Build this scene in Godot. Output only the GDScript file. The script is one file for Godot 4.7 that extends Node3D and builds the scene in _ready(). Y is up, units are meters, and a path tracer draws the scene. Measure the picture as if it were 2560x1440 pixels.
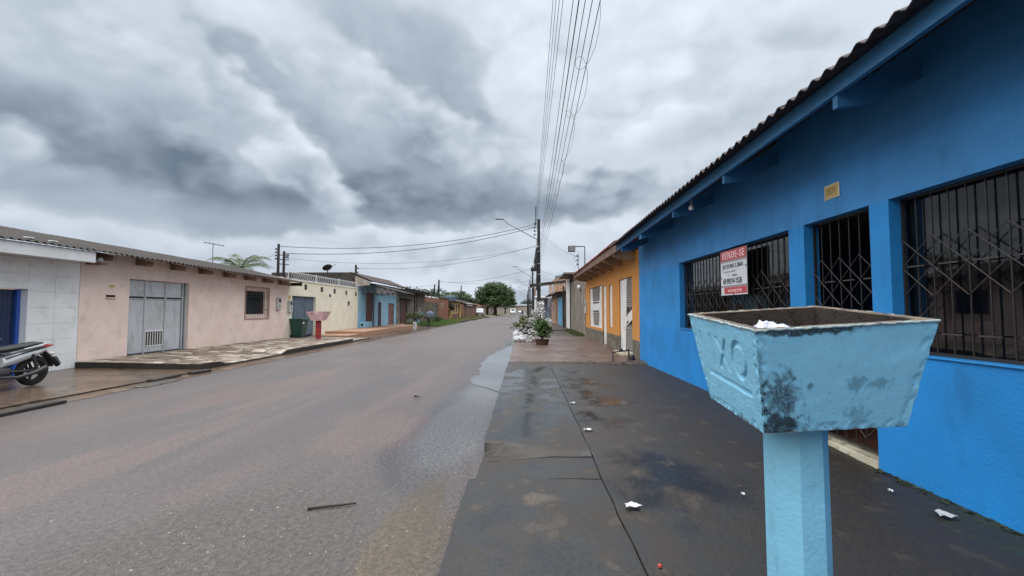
extends Node3D
# A wet street of low houses under heavy cloud. x runs across the street, -z along it, y up; metres.

class B:
	# Collects triangles. Corners are given counter-clockwise as seen from outside.
	var v := PackedVector3Array()
	var n := PackedVector3Array()
	var uv := PackedVector2Array()
	var c := PackedColorArray()
	var t := Transform3D.IDENTITY
	var col := Color(1, 1, 1)
	func _init(at := Vector3.ZERO):
		t.origin = -at
	func put(p: Vector3, nn: Vector3, u := Vector2.ZERO):
		v.append(t * p)
		n.append((t.basis * nn).normalized())
		uv.append(u)
		c.append(col)
	func tri(a: Vector3, b: Vector3, d: Vector3):
		var nn := (b - a).cross(d - a)
		if nn.length_squared() < 1e-16:
			return
		put(a, nn); put(d, nn); put(b, nn)
	func quad(a: Vector3, b: Vector3, d: Vector3, e: Vector3, u0 := Vector2(0, 1), u1 := Vector2(1, 0)):
		# a bottom left, b bottom right, d top right, e top left
		var nn := (b - a).cross(e - a)
		if nn.length_squared() < 1e-16:
			nn = (d - b).cross(e - d)
		put(a, nn, u0); put(d, nn, u1); put(b, nn, Vector2(u1.x, u0.y))
		put(a, nn, u0); put(e, nn, Vector2(u0.x, u1.y)); put(d, nn, u1)
	func box(lo: Vector3, hi: Vector3):
		var a := Vector3(minf(lo.x, hi.x), minf(lo.y, hi.y), minf(lo.z, hi.z))
		var b := Vector3(maxf(lo.x, hi.x), maxf(lo.y, hi.y), maxf(lo.z, hi.z))
		quad(Vector3(a.x, a.y, b.z), Vector3(b.x, a.y, b.z), Vector3(b.x, b.y, b.z), Vector3(a.x, b.y, b.z))
		quad(Vector3(b.x, a.y, a.z), Vector3(a.x, a.y, a.z), Vector3(a.x, b.y, a.z), Vector3(b.x, b.y, a.z))
		quad(Vector3(b.x, a.y, b.z), Vector3(b.x, a.y, a.z), Vector3(b.x, b.y, a.z), Vector3(b.x, b.y, b.z))
		quad(Vector3(a.x, a.y, a.z), Vector3(a.x, a.y, b.z), Vector3(a.x, b.y, b.z), Vector3(a.x, b.y, a.z))
		quad(Vector3(a.x, b.y, b.z), Vector3(b.x, b.y, b.z), Vector3(b.x, b.y, a.z), Vector3(a.x, b.y, a.z))
		quad(Vector3(a.x, a.y, a.z), Vector3(b.x, a.y, a.z), Vector3(b.x, a.y, b.z), Vector3(a.x, a.y, b.z))
	func cbox(lo: Vector3, hi: Vector3, e := 0.01):
		# a box with its edges cut
		var m := (lo + hi) * 0.5
		var h := ((hi - lo) * 0.5).abs()
		e = minf(e, minf(h.x, minf(h.y, h.z)) * 0.9)
		for ax in 3:
			var i := (ax + 1) % 3
			var j := (ax + 2) % 3
			for s in [-1.0, 1.0]:
				var q := []
				for k in [[-1, -1], [1, -1], [1, 1], [-1, 1]]:
					var p := Vector3.ZERO
					p[ax] = s * h[ax]
					p[i] = k[0] * (h[i] - e)
					p[j] = k[1] * (h[j] - e)
					q.append(m + p)
				if s > 0: quad(q[0], q[1], q[2], q[3])
				else: quad(q[3], q[2], q[1], q[0])
			for s1 in [-1.0, 1.0]:
				for s2 in [-1.0, 1.0]:
					var a := Vector3.ZERO
					a[i] = s1 * h[i]; a[j] = s2 * (h[j] - e); a[ax] = -(h[ax] - e)
					var b := a
					b[ax] = h[ax] - e
					var d := Vector3.ZERO
					d[i] = s1 * (h[i] - e); d[j] = s2 * h[j]; d[ax] = h[ax] - e
					var f := d
					f[ax] = -(h[ax] - e)
					if s1 * s2 > 0: quad(m + a, m + f, m + d, m + b)
					else: quad(m + b, m + d, m + f, m + a)
		for sx in [-1.0, 1.0]:
			for sy in [-1.0, 1.0]:
				for sz in [-1.0, 1.0]:
					var a := m + Vector3(sx * h.x, sy * (h.y - e), sz * (h.z - e))
					var b := m + Vector3(sx * (h.x - e), sy * h.y, sz * (h.z - e))
					var d := m + Vector3(sx * (h.x - e), sy * (h.y - e), sz * h.z)
					if sx * sy * sz > 0: tri(a, b, d)
					else: tri(a, d, b)
	func tube(path: Array, r0: float, r1 := -1.0, sides := 6, caps := true):
		if r1 < 0: r1 = r0
		var m := path.size()
		var up := Vector3.UP
		var first: Vector3 = (path[1] - path[0]).normalized()
		if absf(first.dot(up)) > 0.95: up = Vector3.RIGHT
		var ring := []
		for i in m:
			var d: Vector3
			if i == 0: d = path[1] - path[0]
			elif i == m - 1: d = path[m - 1] - path[m - 2]
			else: d = (path[i + 1] - path[i]).normalized() + (path[i] - path[i - 1]).normalized()
			d = d.normalized()
			var x := up.cross(d).normalized()
			up = d.cross(x).normalized()
			var r := lerpf(r0, r1, float(i) / (m - 1))
			var pts := []
			for k in sides:
				var a := TAU * k / sides
				var o := x * cos(a) + up * sin(a)
				pts.append([path[i] + o * r, o])
			ring.append(pts)
		for i in m - 1:
			for k in sides:
				var a = ring[i][k]; var b = ring[i][(k + 1) % sides]
				var d = ring[i + 1][(k + 1) % sides]; var e = ring[i + 1][k]
				put(a[0], a[1]); put(d[0], d[1]); put(b[0], b[1])
				put(a[0], a[1]); put(e[0], e[1]); put(d[0], d[1])
		if caps:
			for k in range(1, sides - 1):
				tri(ring[0][0][0], ring[0][k + 1][0], ring[0][k][0])
				tri(ring[m - 1][0][0], ring[m - 1][k][0], ring[m - 1][k + 1][0])
	func lathe(at: Vector3, prof: Array, sides := 16, axis := Vector3.UP):
		# prof: [radius, height along the axis]
		var x := axis.cross(Vector3.RIGHT if absf(axis.x) < 0.9 else Vector3.UP).normalized()
		var y := axis.cross(x).normalized()
		for i in prof.size() - 1:
			var dr: float = prof[i + 1][0] - prof[i][0]
			var dh: float = prof[i + 1][1] - prof[i][1]
			for k in sides:
				var q := []
				for kk in [k, k + 1]:
					var a: float = TAU * kk / sides
					var o := x * cos(a) + y * sin(a)
					q.append([o, (o * dh - axis * dr)])
				var p0: Vector3 = at + q[0][0] * prof[i][0] + axis * prof[i][1]
				var p1: Vector3 = at + q[1][0] * prof[i][0] + axis * prof[i][1]
				var p2: Vector3 = at + q[1][0] * prof[i + 1][0] + axis * prof[i + 1][1]
				var p3: Vector3 = at + q[0][0] * prof[i + 1][0] + axis * prof[i + 1][1]
				put(p0, q[0][1]); put(p2, q[1][1]); put(p1, q[1][1])
				put(p0, q[0][1]); put(p3, q[0][1]); put(p2, q[1][1])
	func prism(poly: PackedVector2Array, o: Vector3, x: Vector3, y: Vector3, depth: Vector3):
		# poly in the x-y plane at o, pushed along depth (away from the seen face)
		var ids := Geometry2D.triangulate_polygon(poly)
		var flip := x.cross(y).dot(depth) > 0
		for i in range(0, ids.size(), 3):
			var p := []
			for k in 3: p.append(o + x * poly[ids[i + k]].x + y * poly[ids[i + k]].y)
			var ccw: bool = (poly[ids[i + 1]] - poly[ids[i]]).cross(poly[ids[i + 2]] - poly[ids[i]]) > 0
			if ccw == flip: tri(p[0], p[2], p[1])
			else: tri(p[0], p[1], p[2])
			for k in 3: p[k] += depth
			if ccw == flip: tri(p[0], p[1], p[2])
			else: tri(p[0], p[2], p[1])
		var round_ccw := not Geometry2D.is_polygon_clockwise(poly)
		for i in poly.size():
			var a := o + x * poly[i].x + y * poly[i].y
			var q := poly[(i + 1) % poly.size()]
			var b := o + x * q.x + y * q.y
			if round_ccw == flip: quad(a, b, b + depth, a + depth)
			else: quad(b, a, a + depth, b + depth)
	func grid(rows: Array, uvs = null):
		# rows of points; facing up when rows run towards -z and points towards +x
		var h := rows.size()
		var w: int = rows[0].size()
		var nn := []
		for j in h:
			var l := PackedVector3Array()
			for i in w:
				var dx: Vector3 = rows[j][mini(i + 1, w - 1)] - rows[j][maxi(i - 1, 0)]
				var dy: Vector3 = rows[mini(j + 1, h - 1)][i] - rows[maxi(j - 1, 0)][i]
				l.append(dx.cross(dy).normalized())
			nn.append(l)
		for j in h - 1:
			for i in w - 1:
				for k in [[0, 0], [1, 1], [1, 0], [0, 0], [0, 1], [1, 1]]:
					var a: int = i + k[0]; var b: int = j + k[1]
					put(rows[b][a], nn[b][a], uvs[b][a] if uvs != null else Vector2(float(a) / (w - 1), float(b) / (h - 1)))
	func mesh() -> ArrayMesh:
		var arr := []
		arr.resize(Mesh.ARRAY_MAX)
		arr[Mesh.ARRAY_VERTEX] = v
		arr[Mesh.ARRAY_NORMAL] = n
		arr[Mesh.ARRAY_TEX_UV] = uv
		arr[Mesh.ARRAY_COLOR] = c
		var m := ArrayMesh.new()
		m.add_surface_from_arrays(Mesh.PRIMITIVE_TRIANGLES, arr)
		return m

var M := {}
var T := {}
var rng := RandomNumberGenerator.new()
var used := {}

func uniq(called: String) -> String:
	if not used.has(called):
		used[called] = 0
		return called
	used[called] += 1
	return "%s_%03d" % [called, used[called]]

func thing(called: String, label: String, category: String, at := Vector3.ZERO, group := "") -> Node3D:
	var o := Node3D.new()
	o.name = uniq(called)
	o.position = at
	add_child(o)
	tag(o, label, category, group)
	return o

func tag(o: Node, label: String, category: String, group := ""):
	o.set_meta("label", label)
	o.set_meta("category", category)
	if group != "": o.set_meta("group", group)

func part(parent: Node, called: String, b: B, m: Material, label := "") -> MeshInstance3D:
	return place(parent, called, b.mesh(), m, Vector3.ZERO, label)

func place(parent: Node, called: String, me: Mesh, m: Material, at := Vector3.ZERO, label := "") -> MeshInstance3D:
	var o := MeshInstance3D.new()
	o.name = called
	o.mesh = me
	o.material_override = m
	o.position = at
	parent.add_child(o, true)
	if label != "": o.set_meta("label", label)
	return o

func struct(called: String, b: B, m: Material, label := "", kind := "structure") -> MeshInstance3D:
	var o := place(self, uniq(called), b.mesh(), m, Vector3.ZERO, label)
	o.set_meta("kind", kind)
	return o

func bb(o: Node3D) -> B:
	return B.new(o.position)

func words(parent: Node, text: String, at: Vector3, height: float, width: float, m: Material, x := Vector3(0, 0, 1), bold := true, up := Vector3.UP):
	# raised lettering; x is the way the words run
	var tm := TextMesh.new()
	var f := SystemFont.new()
	f.font_names = PackedStringArray(["Droid Sans"])
	f.font_weight = 700 if bold else 400
	tm.font = f
	tm.text = text
	tm.font_size = 48
	tm.pixel_size = 0.02
	tm.depth = 0.02
	tm.curve_step = 2.0
	var ab := tm.get_aabb()
	var o := MeshInstance3D.new()
	o.name = "lettering"
	o.mesh = tm
	o.material_override = m
	var sx := width / maxf(ab.size.x, 0.001)
	var sy := height / maxf(ab.size.y, 0.001)
	var nz := x.cross(up).normalized()
	o.transform = Transform3D(Basis(x * sx, up * sy, nz * 0.15), at)
	parent.add_child(o, true)

# ---------- materials ----------
func lin(r: float, g: float, b: float) -> Color:
	return Color(r, g, b).linear_to_srgb()

func noise(seed_: int, freq: float, oct := 4, kind := FastNoiseLite.TYPE_SIMPLEX_SMOOTH) -> FastNoiseLite:
	var f := FastNoiseLite.new()
	f.seed = seed_
	f.frequency = freq
	f.noise_type = kind
	f.fractal_type = FastNoiseLite.FRACTAL_FBM
	f.fractal_octaves = oct
	return f

func bytes(f: FastNoiseLite, w: int, h: int) -> PackedByteArray:
	var im := f.get_seamless_image(w, h)
	im.convert(Image.FORMAT_L8)
	return im.get_data()

func tex(data: PackedByteArray, w: int, h: int, fmt := Image.FORMAT_RGB8) -> ImageTexture:
	return ImageTexture.create_from_image(Image.create_from_data(w, h, false, fmt, data))

func grime(seed_: int, lo: float, hi: float, warm: float, spots: float, size := 512, streak := 1.0) -> ImageTexture:
	# a tint near white: mottling, grain and weathered blotches
	var a := bytes(noise(seed_, 0.008, 5), size, size)
	var g := bytes(noise(seed_ + 1, 0.25, 2), size, size)
	var s := bytes(noise(seed_ + 2, 0.02, 5), size, size)
	var out := PackedByteArray()
	out.resize(size * size * 3)
	for y in size:
		for x in size:
			var i := y * size + x
			var k := float(a[i]) / 255.0 * 0.7 + float(g[i]) / 255.0 * 0.3
			var e := lo + (hi - lo) * k
			var st := clampf((float(s[int(y / streak) * size + x]) / 255.0 - 0.62) * 5.0, 0.0, 1.0) * spots
			e *= 1.0 - st
			out[i * 3] = int(clampf(e * 255.0, 0, 255))
			out[i * 3 + 1] = int(clampf(e * (1.0 - warm * (1.0 - k)) * 255.0, 0, 255))
			out[i * 3 + 2] = int(clampf(e * (1.0 - 2.0 * warm * (1.0 - k)) * 255.0, 0, 255))
	return tex(out, size, size)

func bumps(seed_: int, freq: float, oct: int, strength: float, size := 512) -> ImageTexture:
	var im := noise(seed_, freq, oct).get_seamless_image(size, size)
	im.convert(Image.FORMAT_RGBA8)
	im.bump_map_to_normal_map(strength)
	return ImageTexture.create_from_image(im)

func mat(called: String, c: Color, rough := 0.8, t: Texture2D = null, scale := 0.3, nt: Texture2D = null, ns := 1.0, metal := 0.0) -> StandardMaterial3D:
	var m := StandardMaterial3D.new()
	m.resource_name = called
	m.albedo_color = c
	m.roughness = rough
	m.metallic = metal
	if t:
		m.albedo_texture = t
	if nt:
		m.normal_enabled = true
		m.normal_texture = nt
		m.normal_scale = ns
	if t or nt:
		m.uv1_triplanar = true
		m.uv1_world_triplanar = true
		m.uv1_scale = Vector3.ONE * scale
	M[called] = m
	return m

func leaf_mat(called: String, c: Color, through: Color) -> StandardMaterial3D:
	var m := mat(called, c, 0.6)
	m.vertex_color_use_as_albedo = true
	m.cull_mode = BaseMaterial3D.CULL_DISABLED
	m.backlight_enabled = true
	m.backlight = through
	return m

func _ready():
	rng.seed = 7
	make_camera_and_sky()
	make_materials()
	make_ground()
	make_blue_house()
	make_bin()
	make_orange_house()
	make_left_near()
	make_left_mid()
	make_left_far()
	make_right_street()
	make_poles_and_wires()
	make_plants()
	make_vehicles()
	make_litter()

const CLOUDS := [
	[17.0, 27.1, 28.2, 11.9, -15, 0.9, 206, 236], [27.9, 26.3, 11.1, 6.7, 20, 0.8, 196, 226], [12.8, 32.3, 15.6, 4.8, 0, 0.9, 212, 244],
	[4.7, 25.3, 8.7, 5.2, 0, 0.8, 203, 240], [20.1, 17.4, 6.7, 2.9, -20, 0.6, 182, 224], [15.5, 21.0, 5.7, 2.6, -10, 0.5, 203, 244],
	[24.5, 21.9, 7.1, 2.4, -15, 0.6, 186, 222], [3.7, 31.1, 5.7, 2.2, 10, 0.6, 198, 230], [33.9, 27.7, 5.6, 2.7, 20, 0.6, 188, 218],
	[12.7, 26.4, 7.3, 2.1, -10, 0.5, 200, 240], [-44.7, 25.4, 11.8, 4.4, 8, 0.9, 184, 206], [-31.8, 29.4, 6.6, 2.8, 15, 0.6, 203, 236],
	[-47.9, 18.8, 7.9, 3.6, 15, 0.8, 182, 204], [-32.5, 25.2, 5.7, 2.6, 30, 0.5, 158, 182], [-15.3, 29.7, 11.2, 4.5, 28, 0.7, 168, 188],
	[-6.2, 25.4, 8.2, 3.7, 40, 0.7, 162, 188], [-1.0, 27.1, 3.6, 6.3, 10, 0.5, 213, 242], [-21.3, 19.8, 9.6, 5.2, 25, 0.6, 160, 188],
	[-18.6, 24.4, 12.7, 4.6, 25, 0.4, 182, 222], [-10.2, 21.7, 9.0, 4.0, 30, 0.4, 166, 216], [-8.2, 18.5, 9.6, 5.1, 20, 0.45, 146, 204],
	[-13.1, 13.3, 15.1, 3.4, 0, 0.5, 118, 158], [-40.1, 21.5, 10.5, 2.5, 14, 0.6, 178, 216], [-32.3, 20.2, 5.7, 2.8, 40, 0.5, 174, 224],
	[-42.0, 15.1, 12.6, 4.4, 14, 0.55, 136, 180], [-34.4, 14.2, 8.3, 4.5, 25, 0.5, 124, 178], [-45.5, 10.4, 11.3, 2.5, 0, 0.7, 134, 164],
	[-31.3, 11.0, 8.5, 2.4, 0, 0.5, 110, 142], [-28.4, 16.7, 4.9, 2.2, 50, 0.45, 186, 246], [-24.3, 13.3, 4.8, 2.2, 35, 0.5, 158, 210],
	[10.1, 16.0, 9.3, 4.2, 0, 0.5, 128, 206], [6.6, 13.5, 7.0, 2.3, 0, 0.6, 138, 180], [1.1, 17.7, 3.1, 2.8, 0, 0.6, 178, 216],
	[-49.9, 14.4, 1.7, 1.5, 20, 0.7, 176, 202], [-42.6, 6.2, 16.5, 1.3, 0, 0.9, 186, 210], [-10.6, 7.6, 15.7, 2.1, 0, 0.6, 180, 224],
	[5.6, 4.8, 12.9, 1.7, 0, 0.7, 180, 216], [-23.8, 5.7, 9.6, 1.5, 0, 0.9, 186, 214], [0.5, 1.4, 7.1, 1.2, 0, 0.9, 150, 184],
	[8.6, 8.8, 6.9, 2.0, 0, 0.6, 194, 228]]

var cloud_rows: Array[PackedFloat32Array] = []

func sky_grey(az: float, el: float, d: Vector3, nw: FastNoiseLite, nf: FastNoiseLite, nc: FastNoiseLite) -> float:
	var q := Vector3(d.x, d.y * 1.6, d.z)
	var n1 := nw.get_noise_3dv(q * 2.2)
	var n2 := nf.get_noise_3dv(q * 7.0)
	var puff := -nc.get_noise_3dv(q * 7.5 + 0.25 * Vector3(n1, n2, n1))
	var g := 212.0 + 26.0 * n1 + 12.0 * n2 + 30.0 * (puff - 0.45)
	var wx := 3.4 * nw.get_noise_3dv(q * 3.0 + Vector3(9, 2, 5)) + 2.4 * n2
	var wy := 2.4 * nw.get_noise_3dv(q * 3.4 + Vector3(3, 8, 1)) + 2.0 * nf.get_noise_3dv(q * 6.0 + Vector3(4, 4, 0))
	var lump := nf.get_noise_3dv(q * 8.0 + Vector3(1, 7, 3)) + 0.7 * nf.get_noise_3dv(q * 18.0)
	lump = 0.45 * lump - 1.0 * (puff - 0.45) - 0.55 * (-nc.get_noise_3dv(q * 17.0 + 0.4 * Vector3(n2, n1, n2)) - 0.45)
	for k: PackedFloat32Array in (cloud_rows if el < 50.0 and absf(az) < 90.0 else []):
		var dx: float = az + wx * minf(1.0, k[2] / 6.0) - k[0]
		var dy: float = el + wy * minf(1.0, 0.25 + k[3] / 4.0) - k[1]
		if absf(dx) > 2.4 * k[2] or absf(dy) > 3.5 * k[3] + 0.5 * k[2]:
			continue
		var a: float = deg_to_rad(-k[4])
		var u: float = (dx * cos(a) + dy * sin(a)) / k[2]
		var w: float = (-dx * sin(a) + dy * cos(a)) / k[3]
		var r := sqrt(u * u + w * w)
		var cover: float = 1.0 - smoothstep(1.0 - 0.75 * k[5], 1.0 + 0.6 * k[5], r + 0.55 * lump)
		if cover <= 0.0:
			continue
		var lit := clampf(0.45 + 0.55 * w + 0.25 * u - 0.85 * lump, 0.0, 1.0)
		g = lerpf(g, lerpf(k[6], k[7], lit), cover)
	return g

func make_camera_and_sky():
	var cam := Camera3D.new()
	cam.name = "camera"
	cam.fov = 65.0
	cam.near = 0.05
	cam.far = 3000.0
	cam.position = Vector3(0, 1.6, 0)
	cam.rotation_degrees = Vector3(2.84, 1.52, 0)
	add_child(cam)
	cam.current = true
	var w := 2048
	var h := 1024
	var data := PackedFloat32Array()
	data.resize(w * h * 3)
	for k in CLOUDS: cloud_rows.append(PackedFloat32Array(k))
	var nw := noise(21, 1.0, 4)
	var nf := noise(22, 1.0, 5)
	var nc := noise(23, 1.0, 3, FastNoiseLite.TYPE_CELLULAR)
	nc.cellular_return_type = FastNoiseLite.RETURN_DISTANCE
	nc.fractal_gain = 0.45
	var y := 0
	while y < h:
		var el := 90.0 - 180.0 * (y + 0.5) / h
		if el < -2.0:
			break
		var cut := el < 42.0
		var x := 0
		while x < w:
			var az := 360.0 * (x + 0.5) / w
			if az > 180.0: az -= 360.0
			var near := cut and absf(az) < 60.0
			var step := 1 if near else 4
			if not near and y % 4 != 0:
				for k in step * 3:
					data[(y * w + x) * 3 + k] = data[((y - y % 4) * w + x) * 3 + k]
				x += step
				continue
			var ca := cos(deg_to_rad(el))
			var d := Vector3(sin(deg_to_rad(az)) * ca, sin(deg_to_rad(el)), -cos(deg_to_rad(az)) * ca)
			var g := sky_grey(az, el, d, nw, nf, nc)
			g += 12.0 * smoothstep(115.0, 175.0, g) * (1.0 - smoothstep(205.0, 245.0, g))
			var low := 1.0 - smoothstep(9.6, 13.5, el)
			g = lerpf(g, maxf(g, 192.0 + 0.30 * (g - 170.0)), low)
			var dark := clampf((225.0 - g) / 110.0, 0.0, 1.0)
			var c := Color8(int(clampf(g - 10.0 - 6.0 * dark, 0, 255)), int(clampf(g, 0, 255)), int(clampf(g + 12.0 + 5.0 * dark, 0, 255))).srgb_to_linear() * (0.286 * (1.0 + 1.0 * smoothstep(34.0, 85.0, el)))
			for k in step:
				var i := (y * w + x + k) * 3
				data[i] = c.r; data[i + 1] = c.g; data[i + 2] = c.b
			x += step
		y += 1
	var last := (y - 1) * w * 3
	while y < h:
		for i in w * 3: data[y * w * 3 + i] = 0.3
		y += 64
	var im := Image.create_from_data(w, h, false, Image.FORMAT_RGBF, data.to_byte_array())
	var sm := PanoramaSkyMaterial.new()
	sm.panorama = ImageTexture.create_from_image(im)
	sm.energy_multiplier = 1.0
	var sky := Sky.new()
	sky.sky_material = sm
	var env := Environment.new()
	env.background_mode = Environment.BG_SKY
	env.sky = sky
	env.tonemap_mode = Environment.TONE_MAPPER_LINEAR
	env.tonemap_exposure = 3.5
	env.sdfgi_enabled = true
	env.ssao_enabled = true
	env.ssil_enabled = true
	var we := WorldEnvironment.new()
	we.name = "environment"
	we.environment = env
	add_child(we)
	var sun := DirectionalLight3D.new()
	sun.name = "sun"
	sun.light_energy = 0.5
	sun.light_angular_distance = 120.0
	sun.light_color = Color(1.0, 0.99, 0.975)
	sun.shadow_enabled = true
	add_child(sun)
	sun.look_at_from_position(Vector3(-2.2, 11, 1.5), Vector3.ZERO, Vector3.UP)

func make_materials():
	T.plaster = grime(11, 0.92, 1.0, 0.02, 0.05, 384, 1.0)
	T.stain = grime(15, 0.62, 1.02, 0.06, 0.45, 384, 1.0)
	T.streak = grime(19, 0.70, 1.0, 0.05, 0.4, 384, 4.0)
	T.paint = grime(27, 0.87, 1.02, 0.02, 0.06, 384, 3.0)
	T.metal = grime(23, 0.91, 1.0, 0.03, 0.10, 256, 3.0)
	T.grain = grain_tex()
	T.rough_n = bumps(31, 0.08, 4, 3.0)
	T.fine_n = bumps(33, 0.2, 3, 2.0)
	mat("blue_upper", lin(0.04, 0.235, 0.56), 0.75, T.paint, 0.30, T.fine_n, 0.2)
	mat("blue_mid", lin(0.012, 0.235, 0.61), 0.72, T.paint, 0.30, T.fine_n, 0.2)
	mat("blue_low", lin(0.006, 0.225, 0.62), 0.72, T.paint, 0.30, T.fine_n, 0.2)
	mat("blue_trim", lin(0.035, 0.17, 0.36), 0.6, T.plaster, 0.5)
	mat("blue_cyan", lin(0.08, 0.34, 0.50), 0.7, T.plaster, 0.5)
	mat("room_floor", lin(0.14, 0.06, 0.045), 0.6, T.stain, 0.4)
	mat("wood_dark", lin(0.07, 0.04, 0.025), 0.7, T.streak, 0.6)
	mat("iron_dark", lin(0.022, 0.02, 0.02), 0.5, T.metal, 0.8)
	mat("bench_wood", lin(0.30, 0.20, 0.10), 0.6, T.streak, 0.8)
	var gl := mat("dimming_glass", Color(0.02, 0.025, 0.035, 0.55), 0.03)  # dark see-through panes added to dim the veranda behind them
	gl.transparency = BaseMaterial3D.TRANSPARENCY_ALPHA
	mat("iron", lin(0.085, 0.075, 0.07), 0.5, T.metal, 0.8, null, 1.0, 0.35)
	mat("iron_black", lin(0.016, 0.016, 0.018), 0.5)
	mat("fibre_dark", lin(0.10, 0.083, 0.088), 0.9, T.stain, 0.45, T.rough_n, 0.4)
	mat("fibre_brown", lin(0.05, 0.044, 0.040), 0.9, T.stain, 0.45, T.rough_n, 0.4)
	mat("tile_red", lin(0.26, 0.07, 0.045), 0.85, T.stain, 0.6, T.rough_n, 0.3)
	mat("timber", lin(0.36, 0.25, 0.19), 0.8, T.streak, 0.7)
	mat("cream_step", lin(0.62, 0.60, 0.48), 0.7, T.stain, 0.6)
	mat("white_paint", lin(0.72, 0.75, 0.77), 0.6, T.plaster, 0.4)
	mat("white_metal", lin(0.74, 0.75, 0.76), 0.45, T.metal, 0.5)
	mat("plate_tan", lin(0.46, 0.33, 0.12), 0.5)
	mat("plate_line", lin(0.72, 0.66, 0.5), 0.5)
	mat("print_brown", lin(0.30, 0.20, 0.07), 0.6)
	mat("sign_white", lin(0.66, 0.70, 0.75), 0.45, T.plaster, 0.8)
	mat("sign_red", lin(0.52, 0.075, 0.085), 0.45, T.metal, 1.2)
	mat("sign_grey", lin(0.28, 0.27, 0.30), 0.45)
	mat("sign_ink", lin(0.03, 0.035, 0.05), 0.5)
	mat("sign_pale_ink", lin(0.30, 0.33, 0.38), 0.5)
	mat("sign_pink", lin(0.78, 0.52, 0.53), 0.5)
	mat("earth", lin(0.17, 0.12, 0.085), 0.95, T.stain, 0.12, T.rough_n, 0.6)
	mat("concrete_pale", lin(0.30, 0.26, 0.22), 0.75, T.stain, 0.35, T.rough_n, 0.4)
	mat("concrete_pink", lin(0.17, 0.115, 0.097), 0.40, T.stain, 0.18, T.fine_n, 0.1)
	mat("concrete_moss", lin(0.065, 0.062, 0.045), 0.65, T.stain, 0.4, T.rough_n, 0.5)
	mat("concrete_brown", lin(0.15, 0.105, 0.072), 0.27, T.stain, 0.3, T.fine_n, 0.15)
	mat("joint_dirt", lin(0.022, 0.018, 0.014), 0.9)
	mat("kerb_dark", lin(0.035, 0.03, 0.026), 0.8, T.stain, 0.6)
	mat("water", lin(0.05, 0.05, 0.05), 0.04)
	M.water.metallic_specular = 0.6
	mat("bin_post", lin(0.19, 0.48, 0.67), 0.6, T.plaster, 0.8, T.rough_n, 0.25)
	mat("bin_lip", lin(0.42, 0.58, 0.66), 0.8, T.stain, 2.5)
	mat("bin_raw", lin(0.20, 0.165, 0.13), 0.95, T.stain, 1.5, T.rough_n, 0.8)
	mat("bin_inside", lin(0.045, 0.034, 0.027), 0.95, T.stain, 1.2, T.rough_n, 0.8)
	mat("plastic_white", lin(0.46, 0.47, 0.50), 0.4, T.plaster, 2.0)
	mat("paper", lin(0.52, 0.53, 0.55), 0.8)
	mat("twig", lin(0.03, 0.022, 0.016), 0.9)
	T.speck = speck_tex()
	mat("plastic_speck", lin(1, 1, 1), 0.4, T.speck, 4.0)
	mat("red_bit", lin(0.4, 0.05, 0.03), 0.5)

func blot(x: float, z: float, cx: float, cz: float, rx: float, rz: float, w: float) -> float:
	var q := sqrt(pow((x - cx) / rx, 2.0) + pow((z - cz) / rz, 2.0)) + w
	return 1.0 - smoothstep(0.55, 1.15, q)

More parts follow.
